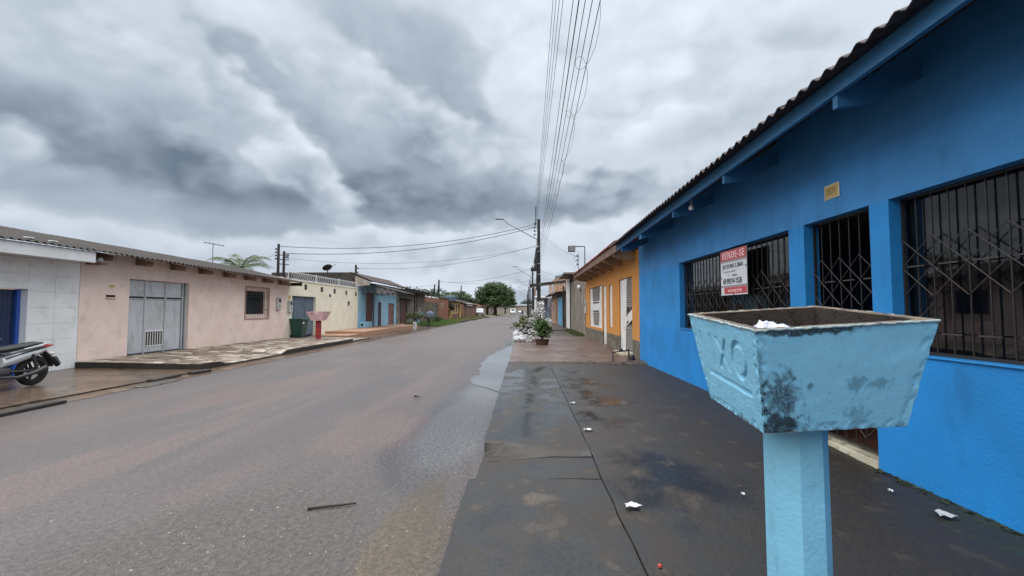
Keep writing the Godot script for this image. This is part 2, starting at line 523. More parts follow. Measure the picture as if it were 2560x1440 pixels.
func road_textures():
	# the carriageway from x -8.4 to -0.4 and z 6 to -42: asphalt under a film of red silt
	var w := 384
	var h := 800
	var a := bytes(noise(41, 0.006, 5), 512, 512)
	var s := bytes(noise(42, 0.011, 5), 512, 512)
	var g := bytes(noise(43, 0.45, 2), 512, 512)
	var out := PackedByteArray()
	out.resize(w * h * 3)
	var ro := PackedByteArray()
	ro.resize(w * h)
	for y in h:
		var z := 6.0 - 48.0 * y / h
		for x in w:
			var px := -8.4 + 8.0 * x / w
			var n1 := float(a[(y * 512 / 291 % 512) * 512 + x * 512 / w]) / 255.0
			var n2 := float(s[(y * 512 / 583 % 512) * 512 + (x * 512 / 144) % 512]) / 255.0
			var n3 := float(g[(y % 512) * 512 + x % 512]) / 255.0
			# silt left along the wheel lines, and in patches
			var silt := exp(-pow((px + 4.5 + (n1 - 0.5) * 2.0) / 0.8, 2.0)) * 0.75 + exp(-pow((px + 2.2 + (n1 - 0.5) * 1.6) / 0.55, 2.0)) * 0.55 + exp(-pow((px + 6.9) / 0.6, 2.0)) * 0.4
			silt = clampf(silt * (0.35 + 1.2 * smoothstep(0.25, 0.75, n2)) + (n1 - 0.48) * 1.3, 0.0, 1.0)
			silt = maxf(silt, blot(px, z, -1.9, -6.0, 0.95, 1.1, (n2 - 0.5) * 1.2))
			silt = maxf(silt, 0.7 * smoothstep(-12.0, -22.0, z))
			var r := lerpf(0.116, 0.182, silt)
			var gr := lerpf(0.100, 0.131, silt)
			var b := lerpf(0.101, 0.119, silt)
			# bare coarse asphalt
			var bare := blot(px, z, -1.9, -3.0, 1.5, 1.3, (n1 - 0.5) * 0.9)
			r = lerpf(r, 0.092, bare); gr = lerpf(gr, 0.081, bare); b = lerpf(b, 0.073, bare)
			# yellow-brown silt in the gutter
			var mud := blot(px, z, -0.80, -3.1, 0.35, 1.25, (n2 - 0.5) * 1.1)
			r = lerpf(r, 0.125, mud * 0.9); gr = lerpf(gr, 0.092, mud * 0.9); b = lerpf(b, 0.056, mud * 0.9)
			var e := 0.80 + 0.4 * n3 * (0.5 + bare)
			var i := y * w + x
			# a film of silty water below the puddle
			var film := blot(px, z, -0.72, -6.4, 0.62, 2.6, (n1 - 0.5) * 1.3)
			r = lerpf(r, 0.190, film); gr = lerpf(gr, 0.180, film); b = lerpf(b, 0.182, film)
			var c := Color(r * e, gr * e, b * e).linear_to_srgb()
			out[i * 3] = int(c.r * 255.0); out[i * 3 + 1] = int(c.g * 255.0); out[i * 3 + 2] = int(c.b * 255.0)
			# standing damp runs down the right-hand gutter
			var wet := blot(px, z, -0.75, -6.8, 0.9, 3.6, (n1 - 0.5) * 1.2)
			wet = maxf(wet, 0.8 * blot(px, z, -0.6, -16.0, 0.7, 9.0, (n1 - 0.5) * 1.0))
			var rough := lerpf(0.60 - 0.22 * n1 + 0.12 * bare, 0.12, wet)
			ro[i] = int(clampf(rough, 0.05, 1.0) * 255.0)
	T.road = tex(out, w, h)
	T.road_r = tex(ro, w, h, Image.FORMAT_L8)

func walk_textures():
	# the pavement in front of the blue house, x -0.6 to 3.5 and z 3 to -13.4
	var w := 300
	var h := 760
	var a := bytes(noise(51, 0.008, 5), 512, 512)
	var s := bytes(noise(52, 0.02, 5), 512, 512)
	var g := bytes(noise(53, 0.3, 3), 512, 512)
	var out := PackedByteArray()
	out.resize(w * h * 3)
	var ro := PackedByteArray()
	ro.resize(w * h)
	for y in h:
		var z := 3.0 - 16.4 * y / h
		for x in w:
			var px := -0.6 + 4.1 * x / w
			var n1 := float(a[(y * 512 / 237 % 512) * 512 + (x * 512 / w + 77) % 512]) / 255.0
			var n2 := float(s[(y * 512 / 237 % 512) * 512 + x * 512 / w]) / 255.0
			var n3 := float(g[(y % 512) * 512 + x % 512]) / 255.0
			var r := 0.030
			var gr := 0.031
			var b := 0.033
			var brown := smoothstep(0.42, 0.66, n1 * 0.4 + n2 * 0.6) * 0.7
			brown = maxf(brown, 0.9 * blot(px, z, 0.1, -4.9, 0.85, 0.35, (n2 - 0.5) * 1.3))
			brown = maxf(brown, 0.8 * blot(px, z, 1.1, -5.5, 0.7, 0.35, (n2 - 0.5) * 1.5))
			brown = maxf(brown, 0.9 * smoothstep(1.1, 2.4, px) * (0.3 + n2))
			brown = maxf(brown, 0.6 * blot(px, z, 1.9, -10.3, 1.0, 0.25, (n2 - 0.5) * 1.0))
			r = lerpf(r, 0.045, brown); gr = lerpf(gr, 0.032, brown); b = lerpf(b, 0.020, brown)
			var pale := blot(px, z, 0.12, -3.75, 0.16, 0.13, (n2 - 0.5) * 1.2) + smoothstep(0.74, 0.84, n2) * 0.4
			r = lerpf(r, 0.15, pale * 0.7); gr = lerpf(gr, 0.115, pale * 0.7); b = lerpf(b, 0.085, pale * 0.7)
			var moss := smoothstep(3.0, 3.4, px + (n2 - 0.5) * 0.7) * smoothstep(-4.2, -3.0, z)
			r = lerpf(r, 0.035, moss * 0.8); gr = lerpf(gr, 0.055, moss * 0.8); b = lerpf(b, 0.018, moss * 0.8)
			var e := 0.65 + 0.7 * n3
			var i := y * w + x
			var c := Color(r * e, gr * e, b * e).linear_to_srgb()
			out[i * 3] = int(c.r * 255.0); out[i * 3 + 1] = int(c.g * 255.0); out[i * 3 + 2] = int(c.b * 255.0)
			var wet := blot(px, z, 0.25, -8.7, 1.45, 3.9, (n1 - 0.5) * 0.9)
			wet = maxf(wet, blot(px, z, 1.0, -4.2, 0.8, 1.0, (n1 - 0.5) * 1.0) * 0.7)
			wet = maxf(wet, 0.7 * blot(px, z, 0.1, -3.0, 0.6, 0.7, (n1 - 0.5) * 1.0))
			ro[i] = int(clampf(lerpf(0.60, 0.15, wet * (1.0 - 0.7 * brown)) + (n3 - 0.5) * 0.08, 0.08, 1.0) * 255.0)
	T.walk = tex(out, w, h)
	T.walk_r = tex(ro, w, h, Image.FORMAT_L8)

func laid(called: String, t: Texture2D, r: Texture2D, nt: Texture2D, ns: float) -> StandardMaterial3D:
	var m := StandardMaterial3D.new()
	m.resource_name = called
	m.albedo_texture = t
	m.roughness = 1.0
	m.roughness_texture = r
	m.detail_enabled = true
	m.detail_blend_mode = BaseMaterial3D.BLEND_MODE_MUL
	m.detail_uv_layer = BaseMaterial3D.DETAIL_UV_2
	m.detail_albedo = nt
	m.uv2_triplanar = true
	m.uv2_world_triplanar = true
	m.uv2_scale = Vector3.ONE * ns
	M[called] = m
	return m

func grain_tex() -> ImageTexture:
	# aggregate: fine speckle near white
	var a := bytes(noise(45, 0.45, 2), 512, 512)
	var g := bytes(noise(46, 0.1, 3), 512, 512)
	var out := PackedByteArray()
	out.resize(512 * 512 * 3)
	for i in 512 * 512:
		var e := int(clampf(105.0 + 0.70 * a[i] + 0.32 * (g[i] - 128.0), 0, 255))
		out[i * 3] = e; out[i * 3 + 1] = e; out[i * 3 + 2] = e
	return tex(out, 512, 512)

var edge_noise := noise(64, 0.5, 3)

func slab(called: String, m: Material, xs: Array, zs: Array, top: Callable, skirt: Material, bottom := -0.05, label := "") -> MeshInstance3D:
	# a cast slab: a shaped top and upright sides; xs rise, zs fall
	var rows := []
	var uvs := []
	for z in zs:
		var r := PackedVector3Array()
		var u := PackedVector2Array()
		for k in xs.size():
			var x: float = xs[k]
			if m == M.walk and (k == 0 or k == xs.size() - 1) and x < 3.0: x += 0.016 * edge_noise.get_noise_1d(z * 2.2) + 0.006 * edge_noise.get_noise_1d(z * 14.0)
			r.append(Vector3(x, top.call(x, z), z))
			u.append(Vector2((x + 0.6) / 4.1, (3.0 - z) / 16.4))
		rows.append(r)
		uvs.append(u)
	var b := B.new()
	b.grid(rows, uvs)
	var o := struct(called, b, m, label)
	var s := B.new()
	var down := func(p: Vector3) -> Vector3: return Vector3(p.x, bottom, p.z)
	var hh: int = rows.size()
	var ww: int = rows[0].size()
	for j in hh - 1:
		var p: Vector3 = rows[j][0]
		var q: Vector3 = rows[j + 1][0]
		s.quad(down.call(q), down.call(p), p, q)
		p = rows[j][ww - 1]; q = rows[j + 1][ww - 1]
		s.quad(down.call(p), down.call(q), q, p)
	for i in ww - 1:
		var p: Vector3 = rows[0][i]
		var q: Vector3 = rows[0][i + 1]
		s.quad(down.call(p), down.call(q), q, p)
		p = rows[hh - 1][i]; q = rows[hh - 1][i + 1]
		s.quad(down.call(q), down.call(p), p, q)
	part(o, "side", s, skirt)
	return o

func span(a: float, b: float, n: int) -> Array:
	var l := []
	for i in n + 1: l.append(lerpf(a, b, float(i) / n))
	return l

func make_ground():
	road_textures()
	walk_textures()
	laid("road", T.road, T.road_r, T.grain, 0.34)
	laid("walk", T.walk, T.walk_r, T.grain, 0.5)
	M.road.uv1_scale = Vector3(1, 1, 1)
	var b := B.new()
	b.quad(Vector3(-900, -0.08, 300), Vector3(900, -0.08, 300), Vector3(900, -0.08, -1500), Vector3(-900, -0.08, -1500))
	struct("ground", b, M.earth)
	b = B.new()
	var zs := span(6.0, -42.0, 24)
	for k in 24: zs.append(-42.0 - 16.0 * (k + 1))
	var rows := []
	var uvs := []
	for z in zs:
		var r := PackedVector3Array()
		var u := PackedVector2Array()
		for x in span(-8.4, -0.4, 16):
			r.append(Vector3(x, 0.02 * sin((x + 0.4) / -8.0 * PI) - 0.004, z))
			u.append(Vector2((x + 8.4) / 8.0, (6.0 - z) / 48.0))
		rows.append(r)
		uvs.append(u)
	b.grid(rows, uvs)
	struct("road", b, M.road, "wet asphalt street under a film of red silt")
	# standing water in the right-hand gutter
	b = B.new()
	var nn := noise(61, 0.5, 3)
	rows = []
	for i in 61:
		var z := -8.7 - 15.5 * i / 60.0
		var wide := 0.66 * (1.0 - pow(absf(i / 60.0 * 2.0 - 0.55), 2.2)) + 0.14 if i < 46 else 0.30 * (60 - i) / 15.0 + 0.05
		wide = maxf(0.0, wide + 0.22 * nn.get_noise_1d(z * 2.0)) * smoothstep(0.0, 6.0, i)
		rows.append(PackedVector3Array([Vector3(-0.455 - wide - 0.002, 0.0055, z), Vector3(-0.455, 0.0055, z)]))
	b.grid(rows)
	struct("water", b, M.water, "shallow rainwater lying in the gutter along the kerb")
	# pavement before the blue house
	b = B.new()
	b.quad(Vector3(-0.43, -0.03, 6), Vector3(3.6, -0.03, 6), Vector3(3.6, -0.03, -13), Vector3(-0.43, -0.03, -13))
	struct("pavement_bed", b, M.joint_dirt)
	var wob := noise(62, 0.8, 3)
	var edge := func(z: float) -> float: return 0.012 * wob.get_noise_1d(z * 3.0)
	var topA := func(x: float, z: float) -> float: return 0.075 + 0.006 * wob.get_noise_2d(x * 2.0, z * 2.0)
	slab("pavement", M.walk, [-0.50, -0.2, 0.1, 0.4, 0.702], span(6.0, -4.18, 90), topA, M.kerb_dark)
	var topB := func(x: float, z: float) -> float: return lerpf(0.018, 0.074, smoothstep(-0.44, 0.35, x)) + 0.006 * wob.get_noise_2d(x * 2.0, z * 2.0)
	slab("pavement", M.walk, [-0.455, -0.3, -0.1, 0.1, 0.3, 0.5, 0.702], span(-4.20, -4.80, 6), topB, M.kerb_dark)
	var topC := func(x: float, z: float) -> float: return lerpf(topB.call(x, z), lerpf(0.15, 0.108, smoothstep(-0.44, 0.35, x)), smoothstep(-5.07 + lerpf(0.03, 0.38, smoothstep(-0.44, 0.3, x)), -5.07, z)) + 0.004 * wob.get_noise_2d(x * 2.0, z * 2.0)
	var zc := span(-4.805, -5.2, 26)
	zc.append_array(span(-5.3, -12.88, 70))
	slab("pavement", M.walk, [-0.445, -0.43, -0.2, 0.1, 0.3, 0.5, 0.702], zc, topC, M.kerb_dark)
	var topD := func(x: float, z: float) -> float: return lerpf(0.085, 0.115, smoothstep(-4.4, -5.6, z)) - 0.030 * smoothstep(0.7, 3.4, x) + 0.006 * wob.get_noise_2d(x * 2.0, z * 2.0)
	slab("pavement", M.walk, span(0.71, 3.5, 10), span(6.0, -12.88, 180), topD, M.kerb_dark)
	# pavement before the ochre house and beyond
	var flat := func(x: float, z: float) -> float: return 0.155 + 0.0 * x * z
	slab("pavement", M.concrete_pink, [-0.43, 3.5], [-12.90, -25.3], flat, M.concrete_pale, -0.05, "smooth reddish concrete pavement")
	var flat2 := func(x: float, z: float) -> float: return 0.10 + 0.004 * wob.get_noise_2d(x, z)
	slab("pavement", M.concrete_moss, span(-0.42, 3.5, 4), span(-25.32, -34.0, 8), flat2, M.kerb_dark)
	slab("pavement", M.concrete_pink, [-0.42, 3.5], [-34.02, -60.0], flat, M.kerb_dark)
	slab("pavement", M.concrete_brown, [-0.42, 3.5], [-60.02, -300.0], flat2, M.kerb_dark)
	# left-hand side: gutter, aprons
	b = B.new()
	b.quad(Vector3(-8.75, 0.006, 6), Vector3(-7.95, 0.006, 6), Vector3(-7.95, 0.006, -150), Vector3(-8.75, 0.006, -150))
	struct("gutter", b, M.concrete_brown)
	var apron := func(x: float, z: float) -> float: return 0.03 + 0.03 * smoothstep(-8.6, -12.0, x) + 0.008 * wob.get_noise_2d(x * 2.0, z * 2.0)
	slab("pavement", M.concrete_brown, span(-12.3, -8.45, 8), span(2.0, -11.88, 24), apron, M.kerb_dark)

func corrugated(parent: Node, m: Material, z0: float, z1: float, e0: Vector2, e1: Vector2, r0: Vector2, r1: Vector2, pitch: float, amp: float, wide: float, base: Vector3, sag := 0.0):
	# roofing sheets from the eave (e0 at z0, e1 at z1; x, y) to the ridge (r0, r1); each sheet a piece
	var count := int(ceil(absf(z1 - z0) / wide))
	for i in count:
		var a := float(i) / count
		var d := float(i + 1) / count
		var waves := absf(z1 - z0) / count / pitch
		var seg := maxi(8, int(waves * 6.0))
		var top := []
		var bot := []
		for row in 2:
			var r := PackedVector3Array()
			var s := PackedVector3Array()
			for k in seg + 1:
				var f := lerpf(a, d, float(k) / seg)
				var z := lerpf(z0, z1, f)
				var e := e0.lerp(e1, f)
				e.y -= sag * sin(f * PI)
				var g := r0.lerp(r1, f)
				var q := e if row == 0 else g
				var wave := amp * sin(TAU * (z - z0) / pitch) + (0.006 if i % 2 == 0 else 0.0)
				var jut := 0.012 * sin(i * 12.9898) if row == 0 else 0.0
				r.append(Vector3(q.x + jut, q.y + wave, z))
				s.append(Vector3(q.x + jut, q.y + wave - 0.009, z))
			top.append(r)
			bot.append(s)
		var b := B.new(base)
		var up: bool = (top[1][0].x > top[0][0].x) != (z1 < z0)
		if up:
			b.grid([top[0], top[1]]); b.grid([bot[1], bot[0]]); b.grid([bot[0], top[0]])
		else:
			b.grid([top[1], top[0]]); b.grid([bot[0], bot[1]]); b.grid([top[0], bot[0]])
		part(parent, "roof_sheet", b, m)

func grille(parent: Node, base: Vector3, x: float, z0: float, z1: float, y0: float, y1: float, pitch: float, rows: Array, half: float):
	# a wrought-iron guard in the plane x: upright bars, a rim, and a lattice at each height in rows; z0 > z1
	var bar := B.new()
	bar.box(Vector3(-0.005, y0, -0.005), Vector3(0.005, y1, 0.005))
	var me := bar.mesh()
	var n := int(round((z0 - z1) / pitch))
	var d := (z0 - z1) / n
	var g := Node3D.new()
	g.name = "guard"
	parent.add_child(g, true)
	for i in range(1, n):
		place(g, "bar", me, M.iron_dark, Vector3(x, 0, z0 - d * i) - base)
	var b := B.new(base)
	b.box(Vector3(x - 0.012, y0, z0 - 0.001), Vector3(x + 0.012, y1, z0 - 0.025))
	b.box(Vector3(x - 0.012, y0, z1 + 0.001), Vector3(x + 0.012, y1, z1 + 0.025))
	b.box(Vector3(x - 0.012, y0, z0 - 0.025), Vector3(x + 0.012, y0 + 0.025, z1 + 0.025))
	b.box(Vector3(x - 0.012, y1 - 0.025, z0 - 0.025), Vector3(x + 0.012, y1, z1 + 0.025))
	part(g, "rim", b, M.iron_dark)
	for yc in rows:
		for k in range(-2, n + 1, 2):
			for s in [-1.0, 1.0]:
				var pts := []
				for j in [0, 1]:
					var kk: float = k + 4.0 * j
					var yy: float = yc + s * half * (1.0 - 2.0 * j)
					pts.append(Vector2(kk, yy))
				# cut to the opening
				var p: Vector2 = pts[0]
				var q: Vector2 = pts[1]
				var t0 := maxf(0.0, (0.0 - p.x) / (q.x - p.x))
				var t1 := minf(1.0, (n - p.x) / (q.x - p.x))
				if t1 - t0 < 0.1: continue
				var A := p.lerp(q, t0)
				var C := p.lerp(q, t1)
				if minf(A.y, C.y) < y0 or maxf(A.y, C.y) > y1: continue
				var o := B.new(base)
				var off := 0.011 if s > 0 else 0.019
				o.tube([Vector3(x - off, A.y, z0 - d * A.x), Vector3(x - off, C.y, z0 - d * C.x)], 0.005, -1, 4)
				part(g, "lattice_bar", o, M.iron)
		for k in range(1, n, 2):
			var o := B.new(base)
			o.box(Vector3(x - 0.027, yc - 0.006, z0 - d * k - 0.09), Vector3(x - 0.019, yc + 0.006, z0 - d * k + 0.09))
			part(g, "cross_bar", o, M.iron)

func make_blue_house():
	var X := 3.45
	var XI := 3.63
	var o := thing("blue_house", "bright blue rendered house with barred openings and dark corrugated eaves", "house", Vector3(X, 0, -7))
	var L := 2.65
	var S := 1.19
	var Z0 := 3.0
	var ZE := -13.62
	# wall above the lintels; the roof rises over it
	var b := bb(o)
	b.box(Vector3(X, L, Z0), Vector3(XI, 3.95, ZE))
	part(o, "upper_wall", b, M.blue_upper)
	# piers between the openings, and the wall under the sills
	var piers := [[-10.11, ZE], [-5.63, -5.95], [-4.33, -4.57], [Z0, -1.2]]
	for p in piers:
		b = bb(o)
		b.box(Vector3(X, S, p[0]), Vector3(XI, L, p[1]))
		part(o, "pier", b, M.blue_mid)
	for p in [[-5.63, ZE], [Z0, -4.57]]:
		b = bb(o)
		b.box(Vector3(X, -0.05, p[0]), Vector3(XI, S, p[1]))
		part(o, "lower_wall", b, M.blue_low)
	b = bb(o)
	b.cbox(Vector3(X - 0.012, -0.03, -4.575), Vector3(XI + 0.1, 0.13, -5.625), 0.008)
	part(o, "threshold", b, M.cream_step)
	for p in [[-5.95, -10.11], [-1.2, -4.33]]:
		b = bb(o)
		b.cbox(Vector3(X - 0.02, S, p[0] - 0.003), Vector3(XI, S + 0.018, p[1] + 0.003), 0.006)
		part(o, "sill", b, M.blue_mid)
	# veranda behind the openings
	b = bb(o)
	b.box(Vector3(XI, 0.02, Z0), Vector3(8.2, 0.08, ZE))
	part(o, "veranda_floor", b, M.room_floor)
	b = bb(o)
	b.box(Vector3(XI, 3.05, Z0), Vector3(8.2, 3.1, ZE))
	part(o, "veranda_ceiling", b, M.timber)
	b = bb(o)
	b.box(Vector3(8.0, 0.08, Z0), Vector3(8.1, 3.05, ZE + 0.15))
	part(o, "inner_wall", b, M.blue_low)
	for z in [ZE, Z0 - 0.15]:
		b = bb(o)
		b.box(Vector3(XI, -0.05, z), Vector3(8.2, 4.0, z + 0.15))
		part(o, "end_wall", b, M.blue_low)
	b = bb(o)
	b.box(Vector3(3.66, 0.08, -4.385), Vector3(3.72, 3.05, -4.53))
	part(o, "veranda_post", b, M.blue_cyan, "pale blue post standing inside the veranda")
	grille(o, o.position, 3.57, -5.95, -10.11, S + 0.02, L, 0.15, [1.93], 0.27)
	grille(o, o.position, 3.57, -4.57, -5.63, 0.16, L, 0.15, [1.93, 0.55], 0.27)
	grille(o, o.position, 3.57, -1.2, -4.33, S + 0.02, L, 0.155, [2.0, 1.40], 0.27)
	for p in [[-5.95, -10.11], [-1.2, -4.33]]:
		b = bb(o)
		b.box(Vector3(3.605, S + 0.02, p[0]), Vector3(3.61, L, p[1]))
		part(o, "pane", b, M.dimming_glass, "dark pane added behind the bars to dim the veranda")
	# roof: dark sheets on a blue fascia carried by brackets
	corrugated(o, M.fibre_dark, 1.5, -13.35, Vector2(2.52, 3.68), Vector2(2.52, 3.46), Vector2(8.3, 5.98), Vector2(8.3, 5.76), 0.177, 0.023, 1.05, o.position)
	b = bb(o)
	var zz := [1.4, -4.0, -8.0, -13.25]
	for k in 3:
		var ya: float = lerpf(3.70, 3.48, (1.5 - zz[k]) / 14.8)
		var yb: float = lerpf(3.70, 3.48, (1.5 - zz[k + 1]) / 14.8)
		var q := []
		for x in [2.70, 2.745]:
			for e in [[ya, zz[k]], [yb, zz[k + 1]]]:
				q.append(Vector3(x, e[0] - 0.145, e[1])); q.append(Vector3(x, e[0], e[1]))
		b.quad(q[2], q[0], q[1], q[3])
		b.quad(q[4], q[6], q[7], q[5])
		b.quad(q[0], q[2], q[6], q[4])
		b.quad(q[1], q[5], q[7], q[3])
		if k == 2: b.quad(q[6], q[2], q[3], q[7])
	part(o, "fascia", b, M.blue_trim)
	for z in [-1.6, -3.94, -6.16, -8.26, -10.5, -12.6]:
		var y: float = lerpf(3.60, 3.38, (1.5 - z) / 14.8)
		b = bb(o)
		b.prism(PackedVector2Array([Vector2(2.72, y - 0.16), Vector2(2.72, y), Vector2(3.46, y + 0.27), Vector2(3.46, y + 0.10), Vector2(2.98, y - 0.12)]), Vector3(0, 0, z + 0.03), Vector3(1, 0, 0), Vector3(0, 1, 0), Vector3(0, 0, -0.06))
		part(o, "bracket", b, M.blue_trim)
	for x in [3.0, 3.3]:
		b = bb(o)
		var yy: float = 3.70 + (x - 2.7) * 0.34
		b.box(Vector3(x, yy, 1.4), Vector3(x + 0.05, yy + 0.04, -6.0))
		b.box(Vector3(x, yy - 0.10, -6.0), Vector3(x + 0.05, yy - 0.06, -13.2))
		part(o, "batten", b, M.wood_dark)
	var bn := thing("veranda_bench", "dim wooden bench standing inside the barred veranda", "bench", Vector3(5.2, 0.08, -3.2))
	for q in [["seat", Vector3(4.9, 0.45, -4.2), Vector3(5.4, 0.50, -2.2)], ["backrest", Vector3(5.40, 0.60, -4.2), Vector3(5.45, 1.15, -2.2)]]:
		b = bb(bn)
		b.cbox(q[1], q[2], 0.01)
		part(bn, q[0], b, M.bench_wood)
	for q in [[4.93, -4.15], [5.40, -4.15], [4.93, -2.25], [5.40, -2.25]]:
		b = bb(bn)
		b.box(Vector3(q[0], 0.08, q[1]), Vector3(q[0] + 0.05, 0.60 if q[0] > 5 else 0.45, q[1] + 0.05))
		part(bn, "leg", b, M.bench_wood)
	# the number plate
	var np := thing("number_plate", "small tan house number plate with pale rim on blue wall", "number plate", Vector3(X - 0.004, 2.93, -5.09))
	b = bb(np)
	b.cbox(Vector3(X - 0.012, 2.85, -4.97), Vector3(X - 0.002, 3.01, -5.21), 0.012)
	part(np, "rim", b, M.plate_line)
	b = bb(np)
	b.cbox(Vector3(X - 0.016, 2.86, -4.98), Vector3(X - 0.010, 3.0, -5.20), 0.003)
	part(np, "face", b, M.plate_tan)
	words(np, "3571", Vector3(-0.014, 0, 0), 0.07, 0.15, M.print_brown)
	# the sale sign wired to the window guard
	var sg := thing("sale_sign", "red and white for-sale sign wired to the window bars", "sign", Vector3(X - 0.02, 1.86, -7.48))
	b = bb(sg)
	b.box(Vector3(X - 0.022, 1.855, -7.03), Vector3(X - 0.012, 2.605, -7.94))
	part(sg, "board", b, M.sign_white)
	b = bb(sg)
	b.box(Vector3(X - 0.025, 2.435, -7.032), Vector3(X - 0.0222, 2.603, -7.938))
	part(sg, "top_band", b, M.sign_red)
	b = bb(sg)
	b.box(Vector3(X - 0.025, 2.405, -7.032), Vector3(X - 0.0222, 2.432, -7.938))
	part(sg, "grey_band", b, M.sign_grey)
	b = bb(sg)
	b.box(Vector3(X - 0.025, 1.875, -7.032), Vector3(X - 0.0222, 1.985, -7.82))
	part(sg, "bottom_band", b, M.sign_red)
	b = bb(sg)
	b.box(Vector3(X - 0.025, 1.988, -7.032), Vector3(X - 0.0222, 2.02, -7.938))
	part(sg, "grey_band", b, M.sign_grey)
	words(sg, "VENDE-SE", Vector3(-0.006, 0.655, 0.0), 0.115, 0.80, M.sign_pink)
	words(sg, "JECIONE LIMA", Vector3(-0.004, 0.475, -0.02), 0.085, 0.74, M.sign_ink)
	words(sg, "CORRETOR DE IMÓVEIS", Vector3(-0.004, 0.385, -0.14), 0.03, 0.46, M.sign_pale_ink, Vector3(0, 0, 1), false)
	words(sg, "CRECI", Vector3(-0.004, 0.315, 0.05), 0.028, 0.16, M.sign_ink)
	words(sg, "69 99314-1526", Vector3(-0.004, 0.225, -0.04), 0.095, 0.66, M.sign_ink)
	words(sg, "VENDE", Vector3(-0.006, 0.065, 0.05), 0.045, 0.5, M.sign_pink)
	b = bb(sg)
	for q in [[2.3, -7.05], [2.15, -7.92], [1.87, -7.48], [2.59, -7.48]]:
		b.lathe(Vector3(X - 0.03, q[0], q[1]), [[0.012, 0.0], [0.012, 0.007], [0.0, 0.007]], 8, Vector3(1, 0, 0))
	part(sg, "rivet", b, M.iron_black)
	# little lamp under the eave
	var lp := thing("eave_lamp", "small white lamp fitting under the blue eave", "lamp", Vector3(2.85, 3.30, -7.7))
	b = bb(lp)
	b.lathe(Vector3(2.85, 3.30, -7.7), [[0.0, 0.0], [0.035, 0.01], [0.045, 0.04], [0.03, 0.08], [0.0, 0.085]], 10)
	part(lp, "bowl", b, M.white_metal)
	b = bb(lp)
	b.tube([Vector3(2.85, 3.38, -7.7), Vector3(2.85, 3.62, -7.7)], 0.008, -1, 6)
	part(lp, "stem", b, M.white_metal)

# ---------- the concrete litter basket ----------
func bin_texture():
	# pale blue paint with black mould where it has taken hold; x runs along the front face, y down it
	var w := 640
	var h := 400
	var a := bytes(noise(71, 0.02, 5), 640, 400)
	var s := bytes(noise(72, 0.06, 4), 640, 400)
	var g := bytes(noise(73, 0.3, 2), 640, 400)
	var out := PackedByteArray()
	out.resize(w * h * 3)
	for y in h:
		var v := float(y) / h
		for x in w:
			var u := float(x) / w
			var i := y * w + x
			var n1 := float(a[i]) / 255.0 - 0.5
			var n2 := float(s[i]) / 255.0 - 0.5
			var n3 := float(g[i]) / 255.0
			var q := n1 * 1.2 + n2 * 0.6 + (n3 - 0.5) * 0.55
			var mould := 1.1 * blot(u, v, 0.13, 0.68, 0.12, 0.28, q) + 1.15 * blot(u, v, 0.10, 0.95, 0.19, 0.12, q) + 0.6 * blot(u, v, 0.60, 0.55, 0.06, 0.07, q * 1.6) + 0.55 * blot(u, v, 0.745, 0.56, 0.07, 0.06, q * 1.6) + 0.5 * blot(u, v, 0.63, 0.85, 0.10, 0.07, q) + 0.8 * blot(u, v, 0.31, 0.56, 0.03, 0.04, q) + 0.6 * blot(u, v, 0.005, 0.6, 0.02, 0.5, q)
			mould += 1.5 * blot(u, v, 0.27, 0.03, 0.34, 0.05, q * 0.7) + 0.5 * smoothstep(0.955, 1.0, v + q * 0.05)
			mould += 0.7 * smoothstep(0.24, 0.30, n2 * smoothstep(0.35, 0.6, v)) * smoothstep(0.1, 0.35, n1 + 0.2)
			mould = clampf(mould * (0.55 + 0.6 * n3) * (0.8 + 0.8 * n2), 0.0, 0.94)
			var e := 0.88 + 0.22 * (n1 + 0.5) * n3 + 0.06 * n2
			var c := Color(lerpf(0.195 * e, 0.012, mould), lerpf(0.475 * e, 0.020, mould), lerpf(0.655 * e, 0.028, mould)).linear_to_srgb()
			out[i * 3] = int(c.r * 255.0); out[i * 3 + 1] = int(c.g * 255.0); out[i * 3 + 2] = int(c.b * 255.0)
	T.bin = tex(out, w, h)
	var m := StandardMaterial3D.new()
	m.resource_name = "bin_paint"
	m.albedo_texture = T.bin
	m.roughness = 0.62
	m.normal_enabled = true
	m.normal_texture = T.rough_n
	m.normal_scale = 0.25
	M.bin_paint = m

func seg_dist(p: Vector2, a: Vector2, b: Vector2) -> float:
	var q := clampf((p - a).dot(b - a) / (b - a).length_squared(), 0.0, 1.0)
	return p.distance_to(a.lerp(b, q))

